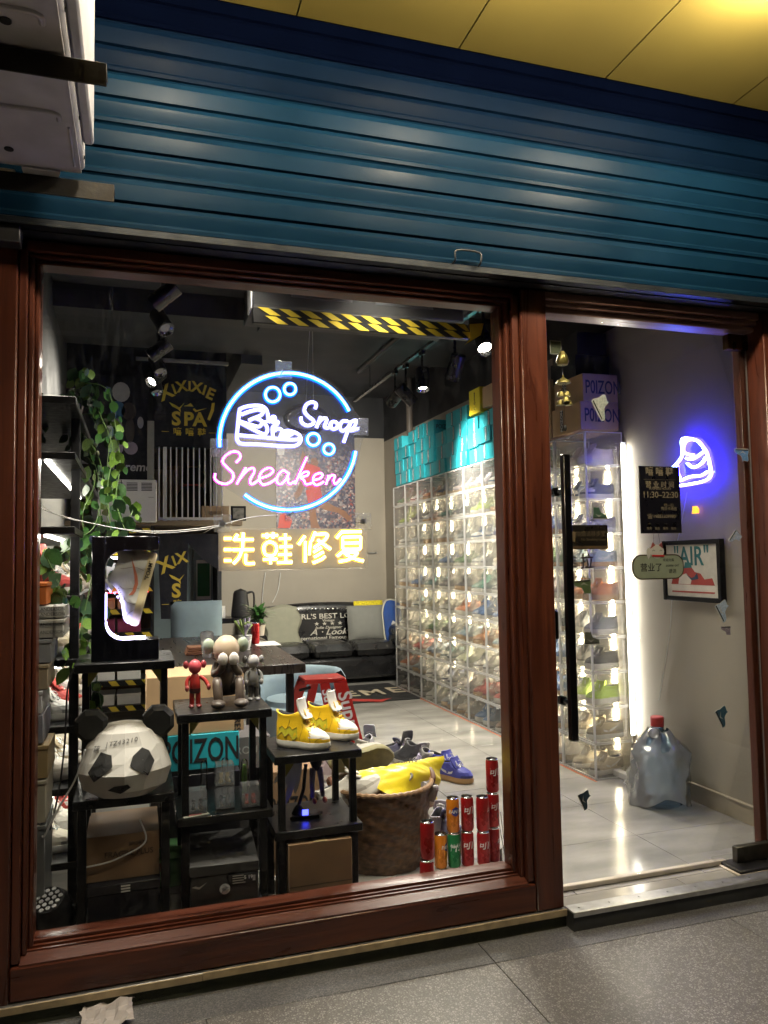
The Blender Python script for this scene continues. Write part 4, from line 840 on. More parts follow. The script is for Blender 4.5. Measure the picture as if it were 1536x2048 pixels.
tg = clear('tube_glass', (.97, .98, .98), milk=.03, gloss=.1, rough=.02)
for px, z_, lab, fill in ((408, 1520, 'empty glass tube standing behind the small clear cases', None), (450, 1515, 'glass tube behind the stack of two small cases', None), (489, 1518, 'glass tube filled with green laces behind the small cases', 1)):
    b = at(px, 1600, Y=.36); h = at(px, z_, Y=.36).z-.419; t = thing('glass_tube', (b.x, .36, .419), lab, 'glass tube', 'glass tubes on the middle stand')
    MB().m(tg).lathe([(.013, 0), (.013, h-.013), (.0115, h-.006), (.007, h-.001), (.0001, h)], 16).build('tube', t)
    if fill:
        for q in range(7): MB().m(mat('lime_lace', (.3, .55, .08), .6)).tube(smooth_path([(.006*math.cos(q), .006*math.sin(q), .01), (.008*math.cos(q+1), .008*math.sin(q+1), h*.5), (.003*math.cos(q+2), .006*math.sin(q+2), h-.02)], 4), .0025, 6).build('lace', t)
crd = thing('paper_card', at(391, 1640, Y=.2)+Vector((0, 0, .0)), 'small pale printed card lying at the edge of the middle stand', 'card'); crd.location = (at(391, 1640, Y=.2).x, .2, .4185)
MB().m(paper).ab((-.045, -.02, 0), (.045, .02, .001)).build('card', crd); MB().m(mat('pink_print', (.6, .2, .22), .7)).ab((-.03, -.01, .0011), (.02, .006, .0014)).build('print', crd); crd.rotation_euler = (0, 0, .2)
# ---- yellow sneakers
ylw = mat('yellow_leather', (.78, .5, .012), .42, var=.06, bump=.08); wle = mat('white_leather', (.68, .66, .62), .45, var=.05); pat = mat('brown_print_flash', (.2, .09, .03), .5, var=.4, scale=60)
p = at(612, 1502, Y=.3); hero_shoe('yellow and white high top sneaker nearest the glass on the low stand', (p.x-.015, .275, .6), (0, 0, R(-40)), 'high', ylw, sole_w, wle, ylw, wle, ylw, mat('lime_yellow_flash', (.55, .5, .03), .5), sc=(.78, .8, .86), group='pair of yellow sneakers', zz=True)
p = at(655, 1485, Y=.4); hero_shoe('yellow and white high top sneaker behind the other on the low stand', (p.x+.02, .385, .6), (0, 0, R(-42)), 'high', ylw, sole_w, wle, ylw, wle, ylw, mat('lime_yellow_flash', (.55, .5, .03), .5), sc=(.78, .8, .86), group='pair of yellow sneakers', zz=True)
# ---- winged action figure on an arm stand
p = at(610, 1645, Y=.3)
ws = thing('figure_stand', (p.x, .32, .331), 'black arm stand with a blue lamp on the lowest shelf', 'figure stand')
MB().m(black).prism([(-.06, -.035), (.05, -.045), (.07, -.01), (.06, .03), (-.04, .04)], 0, .012, U=(1, 0, 0), V=(0, 1, 0)).build('base', ws)
MB().m(black).lathe([(.028, .012), (.02, .03), (.008, .045)], 10, (-.02, 0, 0)).build('socket', ws); MB().m(black).tube([(-.02, 0, .04), (.0, .0, .1), (.012, .01, .19)], .007, 8).build('arm', ws)
MB().m(emit('blue_lamp', (.05, .06, 1), 8)).ab((-.012, -.036, .013), (.01, -.03, .032)).build('lamp', ws)
wfig = thing('winged_figure', (p.x+.012, .33, .525), 'white winged action figure in violet leggings hanging from the arm stand', 'action figure')
fea = mat('white_feather_plastic', (.62, .62, .6), .5)
for k_, (dx_, dz_, ln) in enumerate(((-.11, -.10, .1), (-.085, -.15, .1), (-.06, -.19, .12), (-.035, -.13, .1), (-.02, -.16, .1), (-.07, -.06, .08))):
    A = Vector((-.02, 0, .04)); B = A+Vector((dx_, .01*k_-.02, dz_)); d = (B-A).normalized(); s_ = d.cross(Vector((0, 1, 0)))
    MB().m(fea).prism([(0, -.008), (.4, -.016), (.8, -.012), (1, 0), (.8, .01), (.4, .014), (0, .008)], -.002, .002, O=A, U=(B-A), V=s_).build('feather', wfig)
MB().m(pbk).lathe([(.012, -.04), (.024, -.01), (.026, .03), (.012, .045)], 12, (.04, .0, .01)).build('torso', wfig)
for s in (-1, 1):
    MB().m(mat('violet_leggings', (.16, .13, .24), .5, var=.3, scale=60)).tube(smooth_path([(.04+s*.013, 0, -.02), (.04+s*.018, -.01, -.07), (.045+s*.02, 0, -.13)], 4), lambda q: .013-.005*q, 10).build('leg', wfig)
    MB().m(mat('red_toy_shoe', (.5, .04, .04), .4)).ball((.05+s*.02, -.012, -.142), (.009, .02, .011), 10, 8).build('shoe', wfig)
# ================================================================ cans by the window
canR, canH = .0275, .145
al2 = mat('can_aluminium', (.7, .7, .7), .25, metal=1., var=.05)
def can_mesh(m):
    b = MB().m(m).lathe([(canR*.86, .004), (canR, .012), (canR, canH-.016), (canR*.9, canH-.006)], 24); return b.mesh('can_body')
rim = MB().m(al2).lathe([(canR*.9, canH-.006), (canR*.92, canH-.002), (canR*.88, canH-.001), (canR*.84, canH-.006), (.0001, canH-.006)], 24); rim.ab((-.006, -.012, canH-.0055), (.006, .004, canH-.004)); rim_me = rim.mesh('can_rim')
base_me = MB().m(al2).lathe([(canR*.8, .0), (canR*.86, .0038)], 24).mesh('can_base')
cred = mat('can_red', (.36, .008, .01), .3, metal=.35, var=.06); cor = mat('can_orange', (.7, .22, .01), .3, metal=.3, var=.06); cgr = mat('can_green', (.01, .2, .06), .3, metal=.3, var=.06)
bods = {'red': can_mesh(cred), 'orange': can_mesh(cor), 'green': can_mesh(cgr)}
prn = mat('can_white_print', (.7, .7, .68), .45); prb = mat('can_blue_print', (.02, .03, .25), .4)
def wrap(me, r, a0):
    """bend flat lettering round the can"""
    me = me.copy()
    for v in me.vertices:
        a = a0+v.co.x/r; y = v.co.y; rr2 = r+.0004+v.co.z; v.co = (rr2*math.sin(a), -rr2*math.cos(a), y)
    return me
_cw = {}
def can(x, y, z, col, word, a0, label):
    t = thing('drink_can', (x, y, z), label, 'drink can', 'drink cans by the window'); inst('body', bods[col], t); inst('rim', rim_me, t); inst('base', base_me, t)
    k = (word, a0, col)
    if k not in _cw:
        me = wrap(text_mesh(word, .036 if len(word) < 4 else .02, .012, .0002, shear=.15), canR, a0); me.materials.clear(); me.materials.append(prn); _cw[k] = me
    inst('lettering', _cw[k], t, (0, 0, .09 if col != 'green' else .085))
    if col == 'orange':
        q = MB().m(prb); q.sheet([[Vector(((canR+.0003)*math.sin(a0+u*.2), -(canR+.0003)*math.cos(a0+u*.2), .09+s*(.02-abs(u)*.003))) for u in (-3, -2, -1, 0, 1, 2, 3)] for s in (-1, 1)]); q.build('badge', t)
YC = .46
def cx(px, Y=YC): return at(px, 1690, Y=Y).x
can(cx(853, .22), .22, 0, 'red', '可口', .3, 'red drink can at the bottom of the stack touching the basket')
can(cx(855, .22), .22, canH, 'red', '可乐', 2.2, 'red drink can on top of the stack touching the basket')
can(cx(883), YC+.01, 0, 'orange', 'FANTA', .9, 'orange drink can standing alone between stacks')
can(cx(908), YC, 0, 'green', '雪碧', .2, 'green drink can below an orange one'); can(cx(907), YC, canH, 'orange', 'FANTA', .1, 'orange drink can on top of the green one')
can(cx(934), YC-.005, 0, 'red', '可口', .1, 'red drink can at the bottom, next to the green can'); can(cx(935), YC-.005, canH, 'red', '可口', .25, 'red drink can on the second level, next to the upper orange can')
can(cx(961), YC-.03, 0, 'red', '可口', .1, 'red drink can at the bottom, fifth stack from the basket'); can(cx(961), YC-.03, canH, 'red', '可口', 1.5, 'red drink can on top of the fifth stack from the basket')
for k_, (a0, wd) in enumerate(((1.4, '可口'), (.45, '可口'), (.35, '可口'))): can(cx(987+.5*k_), YC+.0, canH*k_, 'red', wd, a0, ('bottom', 'middle', 'topmost')[k_]+' red drink can of the tallest stack by the post')
# reed diffuser
p = at(1014, 1725, Y=.4); t = thing('reed_diffuser', (p.x, .4, 0), 'small glass reed diffuser with black sticks beside the tallest can stack', 'diffuser')
MB().m(clear('diffuser_glass', (.95, .96, .95), milk=.1, gloss=.1)).lathe([(.028, 0), (.03, .01), (.03, .06), (.012, .075), (.012, .1)], 16).build('bottle', t)
for k_ in range(5): MB().m(ink).cyl((.003*k_-.006, 0, .02), (.02*(k_-2), .008*(k_ % 2), .22), .0014, n=6).build('reed', t)
# ================================================================ woven basket with shoes and a yellow bag
bx_, by_ = 1.02, .64
t = thing('woven_basket', (bx_, by_, 0), 'brown woven bamboo basket filled with sneakers behind the cans', 'basket')
bam = mat('brown_bamboo', (.11, .058, .026), .5, var=.45, scale=40, st=(1, 1, 2), bump=.2)
NA, NZ = 120, 44; g = []
for j in range(NZ+1):
    z = .33*j/NZ; r0 = .175+.04*(j/NZ)**.8; row = []
    for i in range(NA):
        a = 2*math.pi*i/NA; cell = (i//3+j//2) % 4
        d = .0055*(1 if cell < 2 else -.25)*(1 if (i % 3) else .35); row.append(Vector(((r0+d)*math.cos(a), (r0+d)*math.sin(a), z)))
    g.append(row)
MB().m(bam).sheet(g, True).build('weave', t, ang=80)
MB().m(bam).sheet([[Vector((.93*p.x, .93*p.y, p.z)) for p in g[NZ]], [Vector((.92*p.x, .92*p.y, .22)) for p in g[NZ]], [Vector((.01*p.x, .01*p.y, .22)) for p in g[NZ]]], True).build('lining', t)
rimp = [Vector(((.219+.003*math.sin(i*math.pi))*math.cos(2*math.pi*i/96), .219*math.sin(2*math.pi*i/96), .332+.004*(i % 2))) for i in range(96)]
MB().m(mat('bamboo_rim', (.26, .15, .07), .5, var=.3, scale=50)).tube(rimp, .010, 8, True).build('rim', t)
for s in (-1, 1): MB().m(mat('brown_leather_handle', (.12, .05, .03), .5)).tube(smooth_path([(s*.2, -.06, .3), (s*.222, -.055, .34), (s*.226, 0, .365), (s*.222, .055, .34), (s*.2, .06, .3)], 5), .012, 8).build('handle', t)
def sneaker(vi, colr, loc, rot, label, sc=1., group=None, flip=1, cat='sneaker'):
    o = inst('sneaker', V_[vi], None, loc, rot, (sc, sc*flip, sc)); o.color = (*colr, 1); return tag(o, label, cat, group)
G = 'sneakers in the woven basket'
sneaker(3, (.45, .43, .38), (bx_-.13, by_-.08, .285), (R(-8), R(-24), R(-10)), 'pale grey running sneaker at the front of the basket', 1., G)
sneaker(6, (.4, .38, .33), (bx_-.05, by_+.1, .40), (R(-75), R(0), R(8)), 'sneaker lying on its side with a worn olive sole, above the basket', 1.1, G)
sneaker(0, (.42, .38, .38), (bx_+.13, by_-.0, .27), (R(10), R(-18), R(120)), 'pale pink grey sneaker at the rear of the basket', .9, G)
sneaker(4, (.3, .28, .26), (bx_+.08, by_-.09, .265), (0, R(-12), R(200)), 'grey sneaker mostly hidden under the yellow bag', .9, G)
bagm = mat('yellow_plastic_bag', (.75, .6, .02), .32, var=.05, scale=6, bump=.25, bscale=14, trans=.0)
yb = thing('plastic_bag', (bx_, by_-.04, .34), 'crumpled yellow plastic bag draped over the sneakers in the basket', 'bag')
C4 = [at(704, 1545, Y=.56), at(888, 1512, Y=.7), at(872, 1600, Y=.62), at(812, 1612, Y=.43)]
nb = 44; g = []
for j in range(nb+1):
    v = j/nb; row = []
    for i in range(nb+1):
        u = i/nb; p = C4[0]*(1-u)*(1-v)+C4[1]*u*(1-v)+C4[2]*u*v+C4[3]*(1-u)*v
        bul = math.sin(math.pi*u)*math.sin(math.pi*v); p = p+Vector((0, -.03, .065))*bul
        p = p+Vector((0, 0, 1))*(.005*abs(math.sin(9*u+5*v))*math.sin(4*v+2)+.003*abs(math.sin(15*v-8*u+1))-.003*abs(math.sin(31*u*(1-v)+3*v)))+Vector((.006*math.sin(14*v), 0, 0))
        row.append(p)
    g.append(row)
m = MB().m(bagm).sheet(g); m.build('sheet', yb, world=True)
tx = C4[0].lerp(C4[1], .55)+Vector((0, -.03, .012)); text('Top Pro', yb, tx, .03, ink, world=True, rot=(R(42), R(-6), R(4)), shear=.3, bold=.01)
# ================================================================ pile of shoes on the floor behind the basket
G = 'sneakers piled on the floor behind the basket'
PIL = [(655, 1560, .95, 3, (.5, .42, .42), 2.6, 'pale pink running sneaker behind the low display stand'), (675, 1590, .8, 0, (.06, .05, .05), 1.2, 'dark brown sneaker on the floor between stand and basket'), (740, 1515, 1.7, 2, (.5, .5, .55), 1.1, 'white and blue high top at the far left of the shoe pile'),
    (790, 1520, 1.6, 0, (.07, .07, .12), .3, 'black and violet sneaker in the middle of the shoe pile'), (815, 1530, 1.45, 2, (.1, .1, .11), 1.8, 'black high top with red lining in the shoe pile'), (850, 1530, 1.4, 1, (.5, .48, .46), 1.5, 'white and red sneaker standing in the shoe pile'),
    (845, 1555, 1.2, 0, (.42, .38, .52), 2.9, 'lilac sneaker leaning in the shoe pile'), (890, 1545, 1.25, 4, (.05, .06, .35), -1.2, 'bright blue sneaker with gum sole at the edge of the shoe pile'), (905, 1560, 1.1, 4, (.06, .07, .36), -1.0, 'second blue sneaker, nearer the cans'),
    (880, 1620, .86, 3, (.45, .42, .48), 1.0, 'pale violet running sneaker between basket and cans'), (900, 1660, .72, 5, (.1, .1, .2), 1.4, 'navy sneaker on the floor behind the cans'), (640, 1600, .9, 3, (.2, .18, .2), .4, 'grey sneaker behind the lowest display stand')]
for px, py, Y, vi, colr, rz, lab in PIL:
    p = at(px, py, Z=.0) if py < 1570 else at(px, py, Y=Y); sneaker(vi, colr, (p.x, p.y, .002), (0, 0, rz), lab, 1., G)
# ================================================================ cartons under and behind the stands
blk = MATS['black_carton']; blk2 = mat('faded_black_carton', (.035, .034, .033), .55, var=.25, scale=10, bump=.08); prg = mat('grey_print', (.32, .32, .3), .6)
G = 'boxes under the display stands'
carton((.3, .31, .0), (.235, .33, .128), blk, 'plain black box under the shoe box with the metal eyelet', lid=.03, group=G)
t = carton((.298, .292, .129), (.228, .34, .138), blk2, 'black shoe box with metal eyelet under the middle stand', rz=R(-3), lid=.04, group=G)
t2 = t
m = MB().m(al2).lathe([(.018, 0), (.018, .002), (.011, .002), (.011, 0)], 20); m.v = [Vector((v.x, -v.z-.1735, v.y+.055)) for v in m.v]; m.build('eyelet', t)
MB().m(ink).ab((.012, -.1735, .062), (.108, -.1712, .1), .0004).build('label', t); text('5 19', t, (.08, -.1745, .085), .017, stripe); text('III', t, (.099, -.1745, .08), .026, stripe, sx=.5)
for q in range(4): MB().m(prg).ab((.026, -.1745, .068+.008*q), (.07-.006*(q % 2), -.1739, .071+.008*q)).build('print_line', t)
MB().m(prg).prism([(-.11, .07), (-.085, .062), (-.06, .082), (-.085, .069), (-.098, .073)], .1715, .173, O=(0, 0, .0)).build('flash_mark', t)
MB().m(stripe).ab((-.03, -.09, .1352), (.0, -.07, .1358)).build('sticker', t); MB().m(prg).ab((-.04, -.06, .1352), (.02, .02, .1357)).build('sticker', t)
t = carton((.636, .3, .0), (.235, .28, .285), kraft2, 'plain brown cardboard box under the lowest stand', lid=0, group=G, name='cardboard_box', tape=MATS['tan_tape']); MB().m(mat('dark_brown_crease', (.1, .06, .03), .8)).ab((-.117, -.1406, .135), (.117, -.1401, .138)).build('flap_seam', t)
text('⊕', t, (.03, -.1408, .07), .05, mat('brown_print', (.08, .05, .03), .8))
t = carton((-.04, .31, .0), (.24, .32, .11), blk2, 'black shoe box with striped edge at the bottom below the panda', lid=.03, group=G)
MB().m(stripe).ab((-.115, -.1612, .045), (-.095, -.1604, .078)).build('label', t); text('4 42', t, (-.06, -.1615, .062), .02, prg); MB().m(stripe).ab((.07, -.1642, .086), (.11, -.1634, .106)).build('label', t)
for q in range(6): MB().m(stripe).prism([(-.12+.04*q, .083), (-.1+.04*q, .083), (-.108+.04*q, .09), (-.125+.04*q, .09)], .1632, .1645).build('stripe', t)
t = carton((-.04, .33, .111), (.23, .3, .115), blk, 'black shoe box with three pale bars below the panda shelf', lid=.035, group=G)
for q in range(3): MB().m(stripe).ab((-.01, -.1542, .086+.009*q), (.02, -.1535, .091+.009*q)).build('bar_mark', t)
t = carton((-.045, .35, .228), (.24, .28, .15), kraft2, 'dark brown carton with printed lettering right under the panda shelf', lid=0, group=G, name='cardboard_box'); text('FRAGILE PLUS', t, (.02, -.1412, .085), .026, MATS['brown_print'], bold=.01); text('SPORTS', t, (.05, -.1412, .115), .018, MATS['brown_print'])
carton((.115, .44, .0), (.1, .2, .13), mat('white_carton', (.5, .48, .44), .6), 'white carton squeezed between the tall and middle stands', lid=.03, group=G)
t = carton((.1, .44, .131), (.12, .22, .1), mat('green_carton', (.1, .28, .08), .6), 'green carton on the white one between the stands', lid=0, group=G)
MB().m(mat('brown_patch', (.2, .1, .04), .7)).ab((-.05, -.1113, .06), (.01, -.1105, .09)).build('print', t)
G = 'boxes behind the display stands'
def bcart(px0, px1, py0, py1, Y, m, label, dep=.25, z0=None, **kw):
    a, b = at(px0, py1, Y=Y), at(px1, py0, Y=Y); z = a.z if z0 is None else z0
    return carton(((a.x+b.x)/2, Y+dep/2, z), (b.x-a.x, dep, b.z-z), m, label, lid=0, group=G, name='cardboard_box', **kw), b.x-a.x, b.z-z
t, w_, h_ = bcart(300, 480, 1540, 1700, .56, blk, 'large black box on the floor under the teal carton', z0=0.)
hh = at(390, 1540, Y=.56).z
t, w_, h_ = bcart(322, 478, 1462, 1540, .56, teal, 'teal carton with black lettering behind the small clear cases', z0=hh+.001); text('POIZON', t, (.0, -.1256, h_*.5), h_*.95, ink, sx=.62, bold=.014, ext=.0004); dd = t.location.z+h_
t, w_, h_ = bcart(292, 487, 1345, 1462, .57, kraft, 'big tan carton marked S behind the red toy figure', z0=dd+.001, dep=.3); text('S', t, (-w_*.42, -.1506, h_*.25), .15, ink, bold=.02); text('RES', t, (w_*.43, -.1506, h_*.1), .035, ink, roll=R(-90), bold=.01)
MB().m(mat('dark_tan_print', (.2, .12, .05), .8)).ab((-w_*.36, -.151, h_*.42), (w_*.2, -.1503, h_*.44)).build('flap_seam', t)
t, w_, h_ = bcart(478, 540, 1470, 1505, .75, mat('grey_carton', (.12, .11, .11), .6), 'grey carton with pale lettering behind the lowest stand', z0=.36); text('ROU GE', t, (0, -.1256, h_*.7), .045, prg)
bcart(470, 560, 1530, 1640, .75, blk2, 'black carton under the grey lettered one', z0=0.)
t, w_, h_ = bcart(535, 640, 1535, 1640, .62, kraft2, 'brown carton with dark lettering behind the winged figure', z0=.06); text('POIZON', t, (0, -.1256, h_*.6), .1, ink, sx=.55, bold=.012)
bcart(535, 700, 1640, 1700, .63, mat('tan_floor_carton', (.36, .25, .15), .75), 'flat tan carton lying under the brown lettered one', z0=0., dep=.3)
# ================================================================ stack of boxes at the left edge
G = 'boxes stacked at the left edge of the window'
STK = [(1165, 1211, 93, (.5, .13, .02), 'orange box on top of the stack at the window edge'), (1211, 1238, 129, (.5, .5, .48), 'white printed box below the orange box'), (1238, 1278, 127, (.5, .5, .48), 'second white printed box, under the first'),
    (1278, 1328, 102, (.25, .26, .29), 'grey box under the printed white boxes'), (1328, 1382, 96, (.3, .24, .17), 'taupe box in the stack below the grey one'), (1382, 1430, 84, (.45, .45, .48), 'white box in the middle of the stack at the window edge'),
    (1430, 1490, 86, (.2, .2, .24), 'slate box in the lower half of the stack'), (1490, 1560, 96, (.33, .24, .12), 'tan box in the lower half of the stack'), (1560, 1650, 92, (.4, .37, .3), 'cream box near the bottom of the stack'), (1650, 1760, 90, (.15, .16, .17), 'dark grey box at the bottom of the stack')]
for k_, (y0, y1, x1, colr, lab) in enumerate(STK):
    Y = .2; a, b = at(52, y1, Y=Y), at(x1, y0, Y=Y); zz = a.z if k_ < 9 else 0.001
    t = carton(((a.x+b.x)/2, Y+.12, zz+.0005), (b.x-a.x, .24, b.z-zz-.001), mat('stack_box_%d' % (k_ if k_ != 2 else 1), colr, .6, var=.08), lab, lid=.0 if k_ in (1, 6) else .018, group=G)
    if k_ in (1, 2):
        w_, h_ = b.x-a.x, b.z-zz
        for q in range(2): text('JW ANDERSON', t, (.012, -.1245, h_*(.3+.42*q)), .016, ink, ext=.0002, sx=.9)
        text('JW ANDERSON', t, (.03, -.1246, h_*.5), .013, ink, ext=.0002, roll=R(90), sx=.6)
# ================================================================ steel shelf along the left wall with plants
sh = thing('steel_shelf', (-.36, 1.05, 0), 'black steel shelf along the left wall, lit by light strips', 'shelf unit')
for x in (-.22, -.5):
    for y in (.42, 1.75): MB().m(black).ab((x-.016, y-.016, 0), (x+.016, y+.016, 1.86), .002).build('post', sh, world=True)
LVZ = (.24, .5, .72, .96, 1.19, 1.43, 1.68, 1.87)
for z in LVZ: MB().m(black).ab((-.52, .40 if z < 1.3 else .12, z-.025), (-.2, 1.77, z), .002).build('shelf_board', sh, world=True)
MB().m(grey).ab((-.555, .43, .3), (-.53, 1.74, 1.85)).build('back_panel', sh, world=True)
ls = emit('shelf_led', (1, .93, .8), 45)
for z in LVZ[1:-1]:
    t = thing('light_strip', (-.29, 1.05, z-.03), 'thin white light strip of the left shelf, under its %s board' % ORD[LVZ.index(z)], 'light strip', 'light strips of the left shelf')
    MB().m(ls).ab((-.006, -.62 if z < 1.3 else -.92, -.003), (.006, .62, .003)).build('glowing_strip', t)
G = 'pale sneakers on the left shelf'
k_ = 0
for z, lab in ((.24, 'lowest'), (.5, 'second'), (.72, 'third'), (.96, 'fourth'), (1.19, 'fifth')):
    for q, y in enumerate((.56, .78, 1.0, 1.25, 1.5)):
        sneaker((0, 3, 1, 3, 2)[(q+k_) % 5], ((.6, .55, .44), (.55, .52, .46), (.6, .58, .52), (.4, .33, .22), (.5, .06, .05))[(q*2+k_) % 5], (-.34, y, z+.001), (0, 0, R(8*q-10)), 'pale sneaker on the %s board of the left shelf, %s from the window' % (lab, ORD[q]), .9, G)
    k_ += 1
# pothos
pt = thing('potted_plant', (-.30, .75, 1.871), 'trailing green pothos in a clear plastic pot on top of the left shelf', 'plant')
MB().m(clear('pot_plastic', (.9, .92, .95), milk=.45, gloss=.08, milkcol=(.6, .6, .66))).lathe([(.07, 0), (.088, .1), (.092, .105), (.092, .11)], 20).build('pot', pt)
MB().m(mat('potting_soil', (.03, .022, .015), .9, bump=.5)).lathe([(.084, .09), (.05, .097), (.0001, .1)], 16).build('soil', pt)
def leaf_mesh(n=5):
    L = [(0, 0), (.25, .34), (.5, .42), (.78, .27), (1, 0)]; b = MB(); b.m(leafm)
    mid = [Vector((0, u, -.10*u*u+.02)) for u, h in L]; lo = [Vector((-h, u-.12*(1-u), -.10*u*u+.10*h)) for u, h in L]; hi = [Vector((h, u-.12*(1-u), -.10*u*u+.10*h)) for u, h in L]
    b.sheet([lo, mid]); b.sheet([mid, hi]); return b.mesh('leaf')
lfs = []
for nm, c in (('deep', (.018, .06, .016)), ('mid', (.035, .11, .022)), ('lime', (.13, .24, .035)), ('dark', (.012, .036, .018))):
    leafm = mat('pothos_leaf_'+nm, c, .35, var=.3, scale=9, spec=.5); lfs.append(leaf_mesh())
rl = random.Random(5); stemm = mat('pothos_stem', (.07, .13, .03), .5)
VIN = [((130, 820), (175, 790), (205, 840), (225, 900), (215, 980), (222, 1060)), ((130, 815), (160, 770), (215, 780), (232, 860), (240, 930), (232, 1000), (250, 1060)), ((125, 830), (170, 880), (190, 960), (165, 1030), (175, 1110), (150, 1170), (120, 1200), (95, 1180)),
    ((140, 840), (190, 900), (205, 960), (190, 1050), (150, 1080), (120, 1110), (90, 1100), (110, 1150), (140, 1210)), ((120, 830), (190, 930), (200, 1050), (185, 1150), (170, 1220), (160, 1260), (150, 1300), (125, 1335)), ((125, 840), (200, 960), (215, 1080), (200, 1180), (175, 1260), (190, 1340), (200, 1400), (205, 1440)),
    ((120, 815), (85, 800), (70, 830), (80, 900)), ((130, 810), (148, 790), (160, 750), (170, 745)), ((140, 830), (190, 830), (222, 850), (215, 930), (225, 980), (265, 1020), (240, 1050))]
for vi, V in enumerate(VIN):
    pth = smooth_path([at(x, y, Y=.72-.05*i+.02*(vi % 3)) for i, (x, y) in enumerate(V)], 7)
    MB().m(stemm).tube(pth, .0022, 5).build('vine', pt, world=True)
    for i in range(2, len(pth)):
        for _q in range(rl.choice((0, 1, 1, 2))):
            p = pth[i]+Vector((rl.uniform(-.03, .03), rl.uniform(-.03, .03), rl.uniform(-.02, .02))); s = rl.uniform(.024, .07)*rl.choice((.7, 1, 1)); fr = i/len(pth)
            o = inst('leaf', lfs[rl.choice((0, 0, 1, 1, 2, 3)) if fr < .6 else rl.choice((1, 1, 2, 2, 0))], pt, p-pt.location, (R(rl.uniform(20, 100)), R(rl.uniform(-35, 35)), R(rl.uniform(-200, 30))), (s, s, s))
            o.rotation_euler = (R(rl.uniform(-110, -35)), R(rl.uniform(-50, 50)), R(rl.uniform(-60, 60)))
# cables down the glass edge
for k_, (pts, lab, mm) in enumerate(((((70, 1000), (64, 1200), (62, 1320), (68, 1420), (72, 1560), (78, 1640), (90, 1665)), 'white cable hanging down beside the window edge', cabl), (((170, 1500), (150, 1560), (115, 1620), (90, 1670), (84, 1672)), 'loose grey cable looping from the panda shelf', cabl), (((148, 1335), (135, 1380), (130, 1480), (118, 1580), (100, 1660)), 'black cable hanging from the floating shoe display', ink))):
    tag(MB().m(mm).tube(smooth_path([at(x, y, Y=.16+.01*i) for i, (x, y) in enumerate(pts)], 6), .003, 6).build('cable'), lab, 'cable')
tag(MB().m(cabl).tube(smooth_path([at(x, y, Y=.2) for x, y in ((280, 1640), (292, 1672), (285, 1690), (255, 1708), (215, 1725), (170, 1735))], 6), .003, 6).build('cable'), 'white cable curling in front of the black boxes below the panda', 'cable')
# floodlight on the floor in the corner
p = at(112, 1835, Y=.22); fl_ = thing('stage_lamp', (p.x, .24, 0.0), 'small black lamp with honeycomb grille in the window corner', 'lamp')
MB().m(black).lathe([(.05, 0), (.062, .02), (.062, .1), (.05, .12)], 18).build('body', fl_)
gr_ = MB().m(mat('pale_grille', (.4, .4, .42), .4)); 
for i in range(-2, 3):
    for j in range(-2, 3):
        x, y = .02*i+.01*(j % 2), .0175*j
        if x*x+y*y < .0022: MB().m(MATS['pale_grille']).lathe([(.0075, .121), (.0075, .124), (.0001, .124)], 6, (x, y, 0)).build('honeycomb_cell', fl_)
fl_.rotation_euler = (R(28), R(-12), 0); fl_.location.z = .1
MB().m(black).tube(smooth_path([(-.066, 0, .06), (-.075, 0, -.02), (0, 0, -.06), (.075, 0, -.02), (.066, 0, .06)], 4), .005, 6).build('yoke', fl_)
# ================================================================ rear left: taped shelf, loft, banners, heater
haz = mat('hazard_yellow', (.6, .45, .03), .5)
hs_ = thing('taped_shelf', (-.14, 3.75, 0), 'rear shelf with black and yellow hazard tape on its boards', 'shelf unit')
x0, x1 = -.36, .12
for z in (.22, .41, .60, .77, .95, 1.12, 1.40, 1.57):
    bd = MB().m(black).ab((x0, 3.6, z-.03), (x1, 3.95, z+.012), .002).build('shelf_board', hs_, world=True)
    for q in range(4):
        xx = x0+.03+.12*q; m = MB().m(haz).prism([(xx, z+.01), (xx+.055, z+.01), (xx+.085, z-.028), (xx+.03, z-.028)], 0, .001, O=(0, 3.5995, 0)); m.v = [v-hs_.location for v in m.v]; m.build('tape_stripe', bd)
for x in (x0+.01, x1-.01): MB().m(black).ab((x-.012, 3.61, 0), (x+.012, 3.63, 1.6), .001).build('post', hs_, world=True)
mag = mat('magenta_carton', (.22, .02, .07), .6, var=.1); G = 'cartons on the taped shelf'
for k_, (z, m_, h) in enumerate(((.235, paper, .1), (.425, paper, .12), (.615, mag, .1), (.785, mag, .12), (.965, kraft, .1), (1.135, paper, .2))):
    for q, xx in enumerate((-.25, -.06)): carton((xx, 3.78, z-.022), (.17, .25, h), m_, '%s carton on the %s board of the taped shelf, %s' % ({paper: 'white', mag: 'magenta', kraft: 'tan'}[m_], ORD[k_], ('nearer the left wall', 'nearer the curtain')[q]), group=G, lid=.02)
rl_ = thing('red_light_strip', (-.12, 3.58, 1.095), 'thin red light line under a board of the taped shelf', 'light strip'); MB().m(emit('red_led', (1, .06, .08), 6)).ab((-.2, -.004, -.01), (.2, .004, -.004)).build('glowing_strip', rl_)
rl_ = thing('white_light_strip', (-.12, 3.58, 1.36), 'bright white light strip on the taped shelf behind the floating shoe', 'light strip'); MB().m(emit('white_led', (.95, .95, 1), 10)).ab((-.2, -.006, -.02), (.2, .006, -.0)).build('glowing_strip', rl_)
